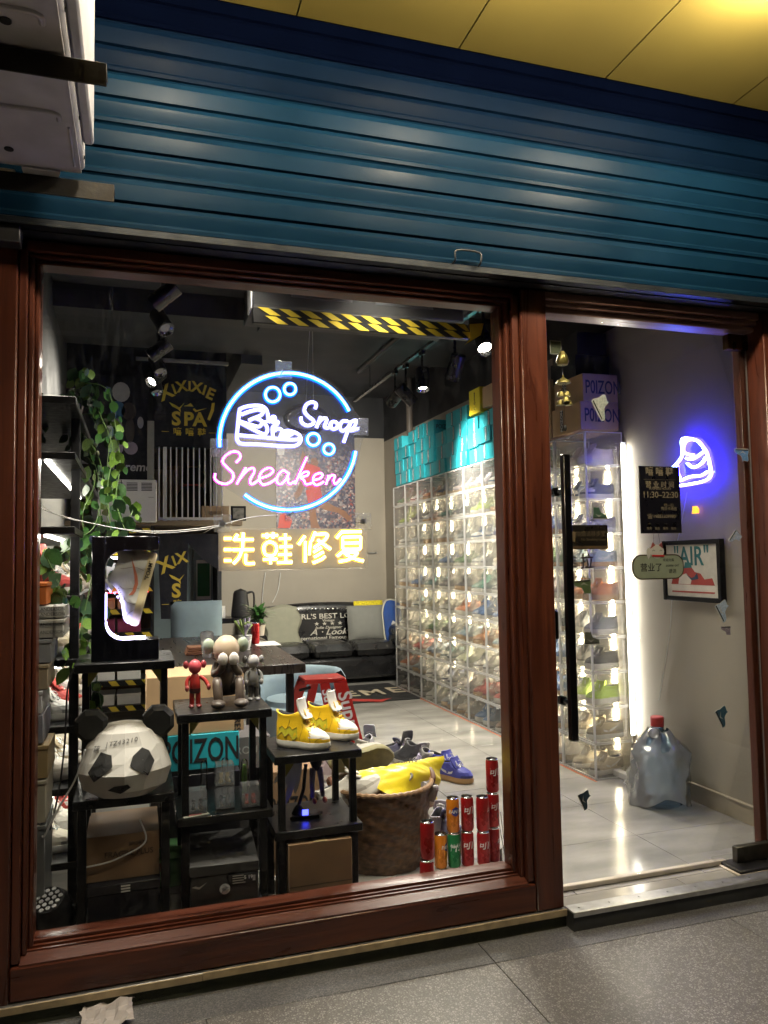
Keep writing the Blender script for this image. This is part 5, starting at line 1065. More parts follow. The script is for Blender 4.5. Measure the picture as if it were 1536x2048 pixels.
# loft balustrade
br = thing('balustrade', (.4, 4.06, 1.661), 'white barred balustrade on the loft under the black banner', 'balustrade')
a, b = at(318, 1045, Y=4.06).x, at(444, 1045, Y=4.06).x
for q in range(12): xx = a+(b-a)*q/11; MB().m(white).ab((xx-(.016 if q == 1 else .006), 4.05, 1.662), (xx+(.016 if q == 1 else .006), 4.062, 2.285), .001).build('bar', br, world=True)
MB().m(white).ab((a, 4.049, 1.665), (b, 4.0635, 1.69), .002).build('rail', br, world=True)
cat_ = thing('plush_cat', (.48, 4.6, 1.661), 'black plush cat with a red collar behind the balustrade', 'plush toy')
m = MB().m(mat('black_plush', (.012, .011, .011), .9, bump=.5, bscale=150)); m.lathe([(.13, 0), (.16, .12), (.13, .28), (.07, .36), (.001, .38)], 16); m.build('body', cat_)
MB().m(MATS['black_plush']).ball((0, -.02, .43), (.105, .1, .09), 16, 10).build('head', cat_)
for s in (-1, 1): MB().m(MATS['black_plush']).cyl((s*.06, -.02, .49), (s*.075, -.02, .57), .035, .003, n=8).build('ear', cat_)
MB().m(mat('red_collar', (.4, .02, .02), .6)).lathe([(.078, .335), (.09, .35), (.078, .365)], 16).build('collar', cat_)
carton((.15, 5.2, 1.661), (.4, .3, .55), kraft, 'tall tan carton standing on the loft behind the bars', lid=0, group='cartons on the loft', name='cardboard_box')
carton((.45, 5.3, 1.661), (.35, .3, .6), mat('orange_brown_carton', (.42, .22, .07), .7), 'orange brown carton on the loft behind the plush cat', lid=0, group='cartons on the loft', name='cardboard_box')
p0, p1 = at(404, 1043, Y=4.045), at(458, 1012, Y=4.045); t = carton(((p0.x+p1.x)/2, 4.1, 1.661), (p1.x-p0.x, .1, p1.z-1.661), MATS['tan_floor_carton'], 'low tan box on the loft ledge by the photo frame', lid=0, group='cartons on the loft', name='cardboard_box')
text('嘻嘻鞋', t, (0, -.0506, .06), .04, MATS['brown_print'])
p0, p1 = at(462, 1045, Y=4.05), at(492, 1012, Y=4.05); pf = thing('photo_frame', ((p0.x+p1.x)/2, 4.06, 1.661), 'small black photo frame standing on the loft ledge', 'photo frame')
w_, h_ = p1.x-p0.x, p1.z-1.661; MB().m(black).ab((-w_/2, -.006, 0), (w_/2, .006, h_), .002).build('frame', pf); MB().m(mat('grey_photo', (.16, .15, .13), .5, var=.6, scale=30)).ab((-w_*.36, -.0075, h_*.14), (w_*.36, -.0065, h_*.86)).build('photo', pf)
# black banner with yellow print
ylp = mat('gold_yellow_print', (.62, .46, .05), .6); clo = mat('black_banner_cloth', (.008, .009, .016), .85, var=.2, bump=.2, bscale=80)
def banner(Y, c, sx, label, poly, word_ok=lambda x: True, k=1.):
    """c = photo position of the middle of the print"""
    t = thing('banner', at(c[0], c[1], Y=Y), label, 'banner'); O = t.location
    q = [at(x, y, Y=Y) for x, y in poly]; m = MB().m(clo).prism([(p.x-O.x, p.z-O.z) for p in q], -.004, .002); m.build('cloth', t)
    sc = (at(c[0]+100, c[1], Y=Y)-O).length/100
    def tx(s, dx, dy, size, roll=0., bold=.02, name='lettering'):
        if word_ok(c[0]+dx): text(s, t, (dx*sc*k, -.006, -dy*sc*k), size*sc*k, ylp, roll=roll, bold=bold, ext=.0004, name=name)
    for ch, dx, dy, ro, sz in (('X', -45, -30, -28, 38), ('I', -28, -38, -20, 28), ('X', -13, -44, -12, 30), ('I', 2, -46, 0, 26), ('X', 16, -44, 8, 30), ('I', 31, -39, 16, 28), ('E', 43, -32, 22, 32)): tx(ch, dx, dy, sz, R(-ro) if ro < 0 else R(-ro), .03)
    for ch, dx in (('S', -24), ('P', 0), ('A', 22)): tx(ch, dx, 22, 38, 0, .035)
    for ch, dx in (('嘻', -22), ('嘻', 2), ('鞋', 26)): tx(ch, dx, 48, 17, 0, .02)
    if word_ok(c[0]-45): MB().m(ylp).ab((-52*sc, -.007, -48*sc), (-38*sc, -.0055, -47*sc)).build('dash', t)
    if word_ok(c[0]+45): MB().m(ylp).ab((40*sc, -.007, -48*sc), (54*sc, -.0055, -47*sc)).build('dash', t)
    if word_ok(c[0]+10): MB().m(ylp).prism([(8*sc, -1*sc), (14*sc, -6*sc), (36*sc, 3*sc), (16*sc, -2*sc), (11*sc, 2*sc)], .005, .0062).build('flash_mark', t)
    if word_ok(c[0]-20): MB().m(ylp).prism([(-38*sc, 12*sc), (-28*sc, 8*sc), (-18*sc, 2*sc), (-8*sc, 12*sc), (-16*sc, 0), (-15*sc, -8*sc), (-20*sc, -2*sc), (-32*sc, 4*sc)], .005, .0062).build('leaping_mark', t)
    if word_ok(c[0]): MB().m(ylp).prism([(-10*sc, 5*sc), (-2*sc, 8*sc), (4*sc, 12*sc), (10*sc, 5*sc)], .005, .0062).build('stripe_mark', t)
    if word_ok(c[0]+52):
        MB().m(ylp).prism([(46*sc, 14*sc), (52*sc, 15*sc), (50*sc, -2*sc), (42*sc, -22*sc), (37*sc, -20*sc), (44*sc, 0)], .005, .0062).build('brush_mark', t)
    return t
banner(4.08, (377, 818), 1, 'black banner with yellow curved lettering above the balustrade', [(306, 728), (446, 738), (446, 893), (306, 893)])
cu = banner(3.9, (377, 1160), 1, 'black curtain with yellow lettering below the loft, swept aside', [(316, 1068), (438, 1068), (438, 1140), (425, 1132), (405, 1118), (388, 1102), (376, 1086), (373, 1238), (322, 1238), (318, 1150)], word_ok=lambda x: x < 365)
MB().m(MATS['grey_post_paint']).ab((-.02, 4.07, 3.02), (.75, 4.099, 3.05), .002).build('curtain_rail'); tag(bpy.data.objects['curtain_rail'], 'pale rail across the top of the black loft banner', 'rail')
# black poster with plain mannequin
fpz = thing('figure_poster', at(245, 850, Y=4.08), 'black poster with a plain pale figure and white lettering behind the plant', 'poster'); O = fpz.location; sc = .0042
MB().m(clo).ab((-60*sc, -.002, -110*sc), (50*sc, .002, 100*sc)).build('sheet', fpz)
pgr = mat('pale_grey_print', (.4, .4, .4), .7); pbl = mat('print_blue', (.05, .14, .25), .7); pli = mat('print_lilac', (.3, .26, .34), .7)
def ov(x, y, rx, ry, m, nm): MB().m(m).prism([(x*sc+rx*sc*math.cos(q*math.pi/8), y*sc+ry*sc*math.sin(q*math.pi/8)) for q in range(16)], .0025, .0036).build(nm, fpz)
ov(-3, 66, 17, 20, pgr, 'head_print'); ov(-9, 30, 14, 18, pbl, 'chest_print'); ov(12, 28, 14, 18, mat('print_dark_brown', (.05, .04, .035), .7), 'chest_print'); ov(-8, -10, 8, 26, pli, 'leg_print'); ov(14, -10, 9, 26, MATS['print_dark_brown'], 'leg_print'); ov(-9, -46, 11, 13, pli, 'shoe_print'); ov(16, -46, 13, 13, pli, 'shoe_print'); ov(34, 6, 6, 12, pgr, 'hand_print')
text('Supreme', fpz, (12*sc, -.003, -84*sc), 24*sc, pgr, bold=.02, shear=.15)
# convector heater
a, b = at(188, 1045, Y=3.98), at(314, 960, Y=3.98); he = thing('panel_heater', ((a.x+b.x)/2, 4.0, a.z), 'white panel heater with a slotted vent on the loft wall', 'heater'); w_, h_ = b.x-a.x, b.z-a.z
MB().m(white).ab((-w_/2, -.03, 0), (w_/2, .015, h_), .008).build('panel', he)
for gx in range(4):
    for gy in range(6): MB().m(dkm).ab((-w_/2+.02+gx*w_*.235, -.0325, h_*.74+gy*h_*.034), (-w_/2+gx*w_*.235+w_*.215, -.0305, h_*.74+gy*h_*.034+h_*.017)).build('vent_slot', he)
MB().m(prg).ab((w_*.36, -.0315, h_*.58), (w_*.45, -.0305, h_*.595)).build('badge', he)
tag(MB().m(ink).tube(smooth_path([at(x, y, Y=3.9) for x, y in ((243, 960), (240, 990), (236, 1020), (243, 1045))], 5), .004, 6).build('cable'), 'black cable hanging across the white panel heater', 'cable')
# wash corner behind the curtain
wc_ = thing('wash_cabinet', (.5, 4.6, 0), 'grey blue cabinet door behind the swept curtain', 'cabinet')
MB().m(mat('grey_blue_door', (.2, .26, .28), .5, var=.06)).ab((-.36, .0, .02), (-.02, .04, 1.55), .004).build('door', wc_); MB().m(MATS['grey_blue_door']).ab((-.015, -.02, .0), (.16, .3, 1.55), .004).build('carcass', wc_)
MB().m(mat('green_notice', (.02, .16, .06), .6)).ab((.02, -.026, 1.0), (.13, -.0215, 1.3)).build('notice', wc_); MB().m(paper).ab((.01, -.024, .97), (.14, -.0205, 1.33)).build('notice_board', wc_)
co = thing('side_counter', (.75, 4.0, 0), 'narrow black counter under the yellow neon sign', 'counter'); MB().m(lam).ab((-.16, -.15, .80), (.22, .15, .84), .003).build('top', co)
for x in (-.14, .2):
    for y in (-.13, .13): MB().m(black).ab((x-.012, y-.012, 0), (x+.012, y+.012, .7995)).build('leg', co)
mg = thing('mug', (.66, 3.94, .841), 'white mug on the narrow black counter', 'mug'); MB().m(white).lathe([(.04, 0), (.042, .01), (.042, .1), (.038, .1), (.038, .012), (.0001, .012)], 18).build('cup', mg); MB().m(white).tube(smooth_path([(-.04, 0, .08), (-.07, 0, .075), (-.07, 0, .035), (-.04, 0, .025)], 4), .006, 8).build('handle', mg)
ke = thing('kettle', (.83, 3.96, .841), 'tall black electric kettle beside the white mug', 'kettle'); MB().m(ink).lathe([(.075, 0), (.08, .02), (.06, .2), (.05, .22), (.015, .235), (.001, .24)], 18).build('body', ke); MB().m(ink).tube(smooth_path([(.055, 0, .2), (.11, 0, .2), (.11, 0, .06), (.075, 0, .05)], 4), .009, 8).build('handle', ke); MB().m(al2).lathe([(.0775, .025), (.0765, .04)], 18).build('band', ke)
ki = thing('carton_stack_box', (.42, 4.0, 0), 'pale carton on a trolley behind the swept curtain', 'carton'); MB().m(MATS['tan_floor_carton']).ab((-.05, -.1, .62), (.14, .1, .86), .003).build('carton', ki); MB().m(stripe).ab((-.0, -.1012, .7), (.08, -.1003, .76)).build('label', ki); MB().m(black).ab((-.18, -.12, .58), (.3, .12, .615), .003).build('shelf', ki)
for x in (-.17, .29): MB().m(black).ab((x-.012, -.11, 0), (x+.012, .11, .579)).build('leg', ki)
# ================================================================ seating corner
lea = mat('black_leather', (.013, .013, .014), .28, var=.3, scale=7, bump=.25, bscale=20, coat=.1)
sf = thing('leather_sofa', (1.72, 4.5, 0), 'black leather sofa with printed back against the rear wall', 'sofa')
def pillow_mb(mm, sx, sy, sz, n=12, e=4., wob=.0):
    m = MB().m(mm)
    for s in (-1, 1):
        m.sheet([[Vector((sx*(2*i/n-1), sy*(2*j/n-1), s*sz*((1-abs(2*i/n-1)**e)*(1-abs(2*j/n-1)**e))**.5)) for i in range(n+1)] for j in range(n+1)])
    return m
m = MB().m(lea).ab((1.0, 4.15, .06), (2.49, 4.9, .30), .03); m.build('base', sf, world=True)
for q in range(3):
    c = 1.33+.39*q; mm = pillow_mb(lea, .192, .33, .085, 14, 8.); mm.v = [v+Vector((c, 4.45, .385)) for v in mm.v]; mm.build('seat_cushion', sf, world=True)
g = []
for i in range(25):
    u = i/24; x = .98+1.52*u; zt = .80+.10*math.sin(math.pi*min(1, max(0, (u-.0)/1.)))**.6
    g.append([Vector((x, y, z)) for y, z in ((4.74, .36), (4.72, .5), (4.76, zt-.1), (4.76, zt-.03), (4.80, zt), (4.86, zt), (4.9, zt-.04), (4.9, .36))])
MB().m(lea).sheet(g).build('backrest', sf, world=True, ang=60)
for x in (1.0, 2.36): 
    m = MB().m(lea).ab((x-.05, 4.12, .07), (x+.13, 4.9, .55), .05); m.cyl((x+.04, 4.11, .55), (x+.04, 4.9, .56), .09, n=18); m.build('arm', sf, world=True)
for x in (1.08, 2.42):
    for y in (4.2, 4.84): MB().m(black).cyl((x, y, 0), (x, y, .06), .025, n=10).build('leg', sf, world=True)
stud = MB().m(al2).ball((0, 0, 0), (.011, .008, .011), 8, 6).mesh('stud')
for q in range(34):
    u = .04+.92*q/33; inst('stud', stud, sf, (.98+1.52*u-1.72, 4.752-4.5, .80+.10*math.sin(math.pi*u)**.6-.075))
cpr = mat('cream_leather_print', (.5, .48, .42), .6)
for s_, z, sz, sh in (("GIRL'S BEST LOOK", .735, .085, 0), ('Vintage', .685, .04, 0), ('★  ★  ★  ★', .645, .05, 0), ('Jadie Designer', .60, .045, .3), ('A · Look', .545, .1, .35), ('International Famous Club', .478, .058, 0)):
    text(s_, sf, (1.79, 4.712, z), sz, cpr, world=True, bold=.012, shear=sh, rot=(R(86), 0, 0), ext=.001)
sf.location = (1.96, 5.62, 0); sf.scale = (1.18, 1.0, .93)
def cushion(loc, rot, s, mm, label, e=4., thick=.06, wav=0.):
    t = thing('cushion', (2.0+(loc[0]-1.72)*1.14, loc[1]+1.12, loc[2]*.9), label, 'cushion', 'cushions on the sofa', rot=rot); t.scale = (1.1, 1.05, 1.05); p_ = pillow_mb(mm, s[0], s[1], thick, 14, e)
    if wav: p_.v = [Vector((v.x*(1+wav*math.sin(v.y*22)), v.y*(1+wav*.6*math.sin(v.x*17+1)), v.z)) for v in p_.v]
    p_.build('cover', t); return t
gfa = mat('grey_cushion_fabric', (.18, .185, .17), .9, var=.08, bump=.15, bscale=200); bfa = mat('taupe_cushion_fabric', (.25, .25, .19), .9, var=.08, bump=.15, bscale=200)
cushion((1.27, 4.58, .66), (R(78), 0, R(4)), (.19, .22), bfa, 'taupe wavy edged cushion at the plant end of the sofa', 8., .05, .12)
cushion((2.1, 4.55, .67), (R(76), 0, R(-3)), (.19, .19), gfa, 'square grey cushion near the middle of the sofa', 2.4, .085)
cushion((2.16, 4.66, .8), (R(80), 0, R(5)), (.16, .12), mat('yellow_shaggy_fabric', (.6, .5, .02), .95, var=.4, scale=60, bump=1., bscale=150), 'shaggy yellow cushion peeping over the grey one', 3.)
sc_ = thing('shoe_cushion', (2.72, 5.6, .6), 'blue sneaker shaped cushion standing upright at the sofa end', 'cushion', 'cushions on the sofa', rot=(R(80), R(0), R(-10)))
ol = [(-.07, -.22), (.03, -.22), (.06, -.1), (.13, .05), (.14, .16), (.06, .24), (-.05, .25), (-.1, .15), (-.1, 0)]
bfb = mat('blue_cushion_print', (.02, .07, .28), .8, var=.2, scale=12)
q = MB().m(bfb); sp_ = smooth_path(ol, 4, True)
rgs = [[Vector((a*f_, b*f_, h)) for a, b in sp_] for f_, h in ((.0, .05), (.6, .047), (.9, .03), (1., 0), (.9, -.03), (.6, -.05), (0, -.05))]; q.sheet(rgs, True).build('cover', sc_)
MB().m(stripe).prism([(-.02, -.02), (.02, -.06), (.06, .08), (.03, -.0), (0, .02)], .05, .053, U=(1, 0, 0), V=(0, 1, 0)).build('flash_mark', sc_)
MB().m(mat('cream_cushion_trim', (.5, .48, .38), .8)).tube([Vector((a*1.01, b*1.01, 0)) for a, b in sp_], .012, 6, True).build('piping', sc_)
# floor mat
mt = thing('floor_mat', (2.0, 4.7, 0), 'black floor mat with cream capital letters and a red flash before the sofa', 'mat'); q = [at(x, y, Z=0) for x, y in ((660, 1418), (852, 1400), (810, 1366), (640, 1375))]
MB().m(mat('black_mat_pile', (.014, .014, .015), .9, bump=.4, bscale=200)).ab((1.45, 4.2, .001), (2.52, 5.15, .012), .003).build('pile', mt, world=True)
for ch, px, py in (('E', 700, 1388), ('M', 745, 1385), ('E', 790, 1380), ('R', 655, 1392)):
    p = at(px, py, Z=.013); text(ch, mt, (p.x, p.y, .0135), .42, mat('cream_mat_print', (.5, .44, .32), .8), world=True, rot=(0, 0, 0), bold=.02, sx=.72)
pr2 = [at(x, y, Z=.013) for x, y in ((685, 1397), (760, 1399), (783, 1396), (764, 1403), (690, 1402))]; MB().m(mat('red_mat_print', (.45, .04, .03), .8)).prism([(p.x, p.y) for p in pr2], .0125, .0135, U=(1, 0, 0), V=(0, 1, 0)).build('flash_mark', mt, world=True)
# desk, tub chair and things on the desk
dk = thing('desk', (.45, 2.4, 0), 'long dark desk behind the toy figures', 'desk'); MB().m(mat('dark_walnut_top', (.04, .032, .028), .3, st=(6, .6, 1), scale=5, var=.25)).ab((.05, 1.5, .70), (.87, 3.35, .75), .004).build('top', dk, world=True)
for x in (.1, .8):
    for y in (1.6, 3.25): MB().m(black).ab((x-.02, y-.02, 0), (x+.02, y+.02, .6995), .002).build('leg', dk, world=True)
chm = mat('pale_blue_fabric', (.2, .27, .31), .85, var=.08, bump=.15, bscale=120)
tc_ = thing('tub_chair', (.98, 2.3, 0), 'pale blue fabric tub chair tucked under the desk', 'chair')
MB().m(chm).lathe([(.25, .0), (.30, .03), (.31, .2), (.3, .36), (.29, .4)], 28).build('base', tc_)
MB().m(chm).lathe([(.20, .34), (.23, .38), (.2, .43), (.08, .445), (.001, .445)], 24).build('seat', tc_)
g = []
for i in range(25):
    a = R(-50+i*200/24)+R(90-100+0); ca, sa = math.cos(a), math.sin(a); g.append([Vector((r_*ca, r_*sa, z)) for r_, z in ((.30, .3), (.315, .42), (.31, .56), (.285, .60), (.25, .585), (.235, .5), (.235, .38))])
MB().m(chm).sheet(g).build('backrest', tc_, ang=60); tc_.rotation_euler = (0, 0, R(40))
c2 = thing('desk_chair', (.33, 2.95, 0), 'grey blue padded chair behind the desk', 'chair'); mm = pillow_mb(chm, .2, .22, .07); mm.v = [Vector((v.x, v.z*1., v.y+.78)) for v in mm.v]; mm.build('backrest', c2); mm = pillow_mb(chm, .24, .22, .05); mm.v = [v+Vector((0, -.15, .46)) for v in mm.v]; mm.build('seat', c2)
c2.location = (.45, 3.7, 0)
for x in (-.18, .18):
    for y in (-.3, .05): MB().m(black).cyl((x, y, 0), (x, y, .44), .014, n=8).build('leg', c2)
def desk_at(px, py): return at(px, py, Z=.751)
p = desk_at(507, 1262); vp = thing('small_plant', (p.x-.02, min(p.y, 3.2), .751), 'bushy green plant in a small pot on the desk', 'plant')
MB().m(mat('beige_pot', (.45, .4, .32), .6)).lathe([(.04, 0), (.055, .08), (.05, .08), (.001, .07)], 16).build('pot', vp)
lfm = MATS['pothos_leaf_mid']; bl = MB().m(lfm).sheet([[Vector((-.006*(1-(2*u-1)**2)*1.6, u*.16, .05*u-.10*u*u)) for u in (0, .25, .5, .75, 1)], [Vector((.006*(1-(2*u-1)**2)*1.6, u*.16, .05*u-.10*u*u)) for u in (0, .25, .5, .75, 1)]]).mesh('leaf')
for q in range(60): inst('leaf', bl, vp, (rl.uniform(-.02, .02), rl.uniform(-.02, .02), .08+rl.uniform(0, .08)), (R(rl.uniform(10, 70)), 0, rl.uniform(0, 6.28)), (1.4, rl.uniform(.6, 1.), 1))
p = at(488, 1290, Y=2.2); v2 = thing('flower_pot', (p.x+.02, 2.3, .751), 'white pot with green and lilac artificial flowers on the desk', 'plant'); MB().m(white).lathe([(.03, 0), (.045, .09), (.04, .09), (.001, .08)], 16).build('pot', v2)
for q in range(26):
    a = rl.uniform(0, 6.28); e_ = rl.uniform(.02, .07); MB().m(mat(('lilac_petals', 'lime_petals')[q % 2], ((.3, .26, .36), (.3, .42, .12))[q % 2], .6)).tube([(0, 0, .08), (e_*.5*math.cos(a), e_*.5*math.sin(a), .13), (e_*math.cos(a), e_*math.sin(a), .17+rl.uniform(-.02, .03))], lambda t_: .003+.005*t_, 6).build('sprig', v2)
p = at(511, 1278, Y=2.6); t = thing('drink_can', (p.x, 2.6, .751), 'red drink can standing on the desk beside the plants', 'drink can', 'drink cans'); inst('body', bods['red'], t); inst('rim', rim_me, t); inst('base', base_me, t)
p = at(535, 1287, Z=.752); tag(MB().m(paper).ab((p.x-.09, p.y-.14, .7512), (p.x+.07, p.y+.14, .7535), .001).build('paper_sheet'), 'white papers lying on the desk near its far edge', 'paper')
p = at(400, 1300, Z=.76); ct = thing('folded_cloth', (p.x, min(max(p.y, 1.7), 2.2), .751), 'folded terracotta cloth on the desk', 'cloth')
for q in range(4): MB().m(mat('terracotta_cloth', (.34, .15, .08), .9, bump=.2)).ab((-.1+.004*q, -.07, .012*q), (.1-.003*q, .07, .012*q+.0115), .005).build('fold', ct)
p = at(414, 1262, Y=2.0); tag(MB().m(clear('cup_plastic', (.95, .95, .95), milk=.35, gloss=.08)).lathe([(.028, 0), (.04, .13), (.041, .135), (.03, .15), (.001, .155)], 16, (p.x, 2.0, .751)).build('takeaway_cup'), 'clear takeaway cup on the desk behind the toys', 'cup')
# red step ladder
ld = thing('step_ladder', (1.3, 2.65, 0), 'red folding step stool with white lettering beside the yellow sneakers', 'step stool'); rd = mat('red_painted_steel', (.5, .025, .018), .35, var=.06)
TL, TR = at(610, 1352, Y=1.5), at(692, 1364, Y=1.5); zt = TR.z; ld.location = (1.1, 1.6, 0)
MB().m(rd).ab((TL.x, 1.5, zt), (TR.x, 1.68, zt+.025), .004).build('top_step', ld, world=True)
def rail_(a, b, w2, t2, nm='rail'):
    a, b = Vector(a), Vector(b); d = (b-a); u = d.normalized(); v = Vector((1, 0, 0)); v = (v-u*v.dot(u)).normalized(); n_ = u.cross(v)
    m = MB().m(rd); vs = [a+v*s1*w2+n_*s2*t2 for s1, s2 in ((-1, -1), (1, -1), (1, 1), (-1, 1))]; vs += [p+d for p in vs]; m.add(vs, [(0, 1, 2, 3), (7, 6, 5, 4), (0, 4, 5, 1), (1, 5, 6, 2), (2, 6, 7, 3), (3, 7, 4, 0)]); return m.build(nm, ld, world=True)
fr = at(712, 1482, Y=1.45); A1 = Vector((TR.x-.035, 1.5, zt+.005)); B1 = Vector((fr.x, 1.45, fr.z)); B1 = A1+(B1-A1)*(A1.z/(A1.z-B1.z)); rail_(A1, B1, .036, .01)
A2 = A1+Vector((-.085, .01, -.003)); B2 = B1+Vector((-.13, .01, 0)); rail_(A2, B2, .026, .01); rail_((TL.x+.02, 1.66, zt), (TL.x-.16, 1.9, 0), .028, .01); rail_((TL.x+.09, 1.66, zt), (TL.x+.0, 1.9, 0), .022, .01)
st_ = A1.lerp(B1, .55); MB().m(rd).ab((st_.x-.15, 1.49, st_.z-.01), (st_.x-.035, 1.62, st_.z+.01), .003).build('lower_step', ld, world=True)
for z in (.12,): MB().m(black).cyl((TL.x+.03, 1.52, zt-.02), (TL.x+.0, 1.64, zt-.05), .008, n=8).build('hinge', ld, world=True)
d_ = (B1-A1).normalized(); X_ = d_; N_ = Vector((d_.z, 0, -d_.x)).normalized(); 
Yv = Vector((0, -1, 0)).cross(X_).normalized(); Mx = Matrix((X_, Yv, X_.cross(Yv))).transposed(); mid = A1.lerp(B1, .36)+Vector((0, -.0155, 0))
text('Supreme', ld, mid-ld.location, .105, stripe, rot=Mx.to_euler(), bold=.02, shear=.1, ext=.001)
mid2 = A2.lerp(B2, .1)+Vector((0, -.0155, 0)); text('Su', ld, mid2-ld.location, .075, stripe, rot=Mx.to_euler(), bold=.02, shear=.1, ext=.001)
# basketball poster
pz = thing('basketball_poster', at(631, 950, Y=6.095), 'large poster of a red shirted basketball player before a crowd', 'poster'); O = pz.location; a, b = at(553, 1058, Y=6.095), at(708, 842, Y=6.095); w_, h_ = b.x-a.x, b.z-a.z; cx_, cz_ = (a.x+b.x)/2-O.x, (a.z+b.z)/2-O.z
cm = bpy.data.materials.new('crowd_print'); cm.use_nodes = True; n = cm.node_tree.nodes; L = cm.node_tree.links; bs = n['Principled BSDF']; bs.inputs['Roughness'].default_value = .4
tcn = n.new('ShaderNodeTexCoord'); vo = n.new('ShaderNodeTexVoronoi'); vo.inputs['Scale'].default_value = 45; L.new(tcn.outputs['Object'], vo.inputs[0])
sx_ = n.new('ShaderNodeSeparateXYZ'); L.new(tcn.outputs['Object'], sx_.inputs[0]); cr = n.new('ShaderNodeValToRGB'); spc = n.new('ShaderNodeSeparateColor'); L.new(vo.outputs['Color'], spc.inputs[0]); L.new(spc.outputs[0], cr.inputs[0])
e_ = cr.color_ramp.elements; e_[0].color = (.03, .03, .06, 1); e_[0].position = 0; e_[1].color = (.5, .45, .42, 1); e_[1].position = 1
for ps, c in ((.35, (.06, .05, .09)), (.5, (.2, .12, .1)), (.62, (.06, .07, .12)), (.8, (.3, .26, .26)), (.88, (.25, .05, .05))): x_ = e_.new(ps); x_.color = (*c, 1)
mr = n.new('ShaderNodeMapRange'); mr.inputs[1].default_value = .1; mr.inputs[2].default_value = .42; L.new(sx_.outputs[2], mr.inputs[0])
mx = n.new('ShaderNodeMix'); mx.data_type = 'RGBA'; L.new(mr.outputs[0], mx.inputs[0]); L.new(cr.outputs[0], mx.inputs[6]); mx.inputs[7].default_value = (.03, .035, .07, 1); L.new(mx.outputs[2], bs.inputs['Base Color'])
MB().m(cm).ab((cx_-w_/2, -.004, cz_-h_/2), (cx_+w_/2, .004, cz_+h_/2)).build('print_sheet', pz)
def pp(nm, pts, mm, d=.005): q = [at(x, y, Y=6.09)-O for x, y in pts]; MB().m(mm).prism([(v.x, v.z) for v in q], d, d+.001).build(nm, pz)
skn = mat('print_skin', (.22, .1, .055), .5); rdp = mat('print_red', (.5, .05, .035), .5); 
pp('limb_print', [(600, 920), (605, 900), (612, 912), (618, 935), (608, 945)], skn, .0052); pp('head_print', [(622, 918), (632, 915), (637, 926), (632, 936), (622, 934)], skn, .0056)
pp('shirt_print', [(610, 925), (625, 930), (640, 935), (642, 965), (638, 982), (612, 975), (600, 960)], rdp, .006); pp('shorts_print', [(611, 980), (640, 975), (646, 1000), (628, 1012), (616, 1005)], rdp, .0065)
pp('limb_print', [(628, 1008), (645, 998), (668, 1012), (690, 1022), (704, 1038), (696, 1042), (676, 1026), (650, 1020)], skn, .0055); pp('limb_print', [(616, 1006), (630, 1012), (634, 1040), (640, 1056), (622, 1056)], skn, .0055); pp('limb_print', [(602, 960), (612, 965), (602, 990), (592, 1000), (588, 992)], skn, .0055); pp('limb_print', [(556, 1056), (560, 1030), (572, 1024), (585, 1040), (580, 1056)], rdp, .005)
pp('hoop_print', [(553, 895), (570, 895), (568, 910), (556, 910)], mat('print_net_white', (.5, .48, .46), .5), .005)
# hanging translucent balloon and its strings
p = at(612, 838, Y=2.2); bn = thing('hanging_balloon', p, 'translucent pale balloon hung on two strings behind the ring sign', 'balloon'); q = MB().m(clear('balloon_film', (.95, .95, 1), milk=.1, gloss=.08)); q.ball((0, 0, 0), (.15, .09, .1), 20, 12); q.build('film', bn)
for dx in (-.0, .05): MB().m(cabl).tube([(dx, 0, .09), (.04+dx*.2, 0, .75)], .0012, 5).build('string', bn)
MB().m(dkm).ab((.0, -.01, .75), (.1, .01, .757)).build('hanger', bn); MB().m(dkm).cyl((.05, 0, .757), (.05, 0, 3.0-p.z), .003, n=6).build('rod', bn)
tag(MB().m(cabl).tube(smooth_path([at(x, y, Y=6.08) for x, y in ((531, 1145), (527, 1170), (524, 1205))], 5), .004, 6).build('cable'), 'white cable on the grey wall above the sofa end', 'cable'); tag(MB().m(cabl).tube(smooth_path([at(x, y, Y=6.08) for x, y in ((561, 1145), (556, 1180), (545, 1205))], 5), .004, 6).build('cable'), 'second white cable on the grey wall above the sofa', 'cable')
p = at(745, 1106, Y=6.09); hk = thing('wall_hook', p, 'small metal hook rail on the rear wall beside the poster', 'hook'); MB().m(alu).ab((-.06, -.01, -.006), (.06, .0, .006), .001).build('rail', hk); MB().m(alu).cyl((.03, -.01, 0), (.03, -.04, .02), .004, n=6).build('peg', hk)
# ceiling conduit and hazard taped lamp casing over the window
cdt = thing('ceiling_conduit', (1.3, 2.4, 2.95), 'dark pipe run under the ceiling behind the taped lamp casing', 'pipe'); MB().m(dkm).tube([(-.4, 0, .0), (.2, .1, 0), (.5, .1, -.03), (.5, 1.2, -.03)], .025, 10).build('pipe', cdt)
for x in (-.3, .3): MB().m(dkm).cyl((x, .05, .02), (x, .05, .3), .005, n=6).build('hanger', cdt)
hb_ = thing('taped_lamp_casing', (.9, .4, 2.25), 'hanging lamp casing edged with black and yellow hazard tape over the window', 'lamp casing'); a, b = at(505, 612, Y=.36), at(938, 640, Y=.36)
x0, x1 = a.x, b.x; zb_, zt_ = at(505, 645, Y=.36).z, at(505, 612, Y=.36).z
mtp = MB().m(mat('black_tape', (.015, .015, .015), .35)).ab((x0, .36, zb_), (x1, .39, zt_), .004); mtp.build('front_rail', hb_, world=True)
n_ = 11; hh = (zt_-zb_)/2
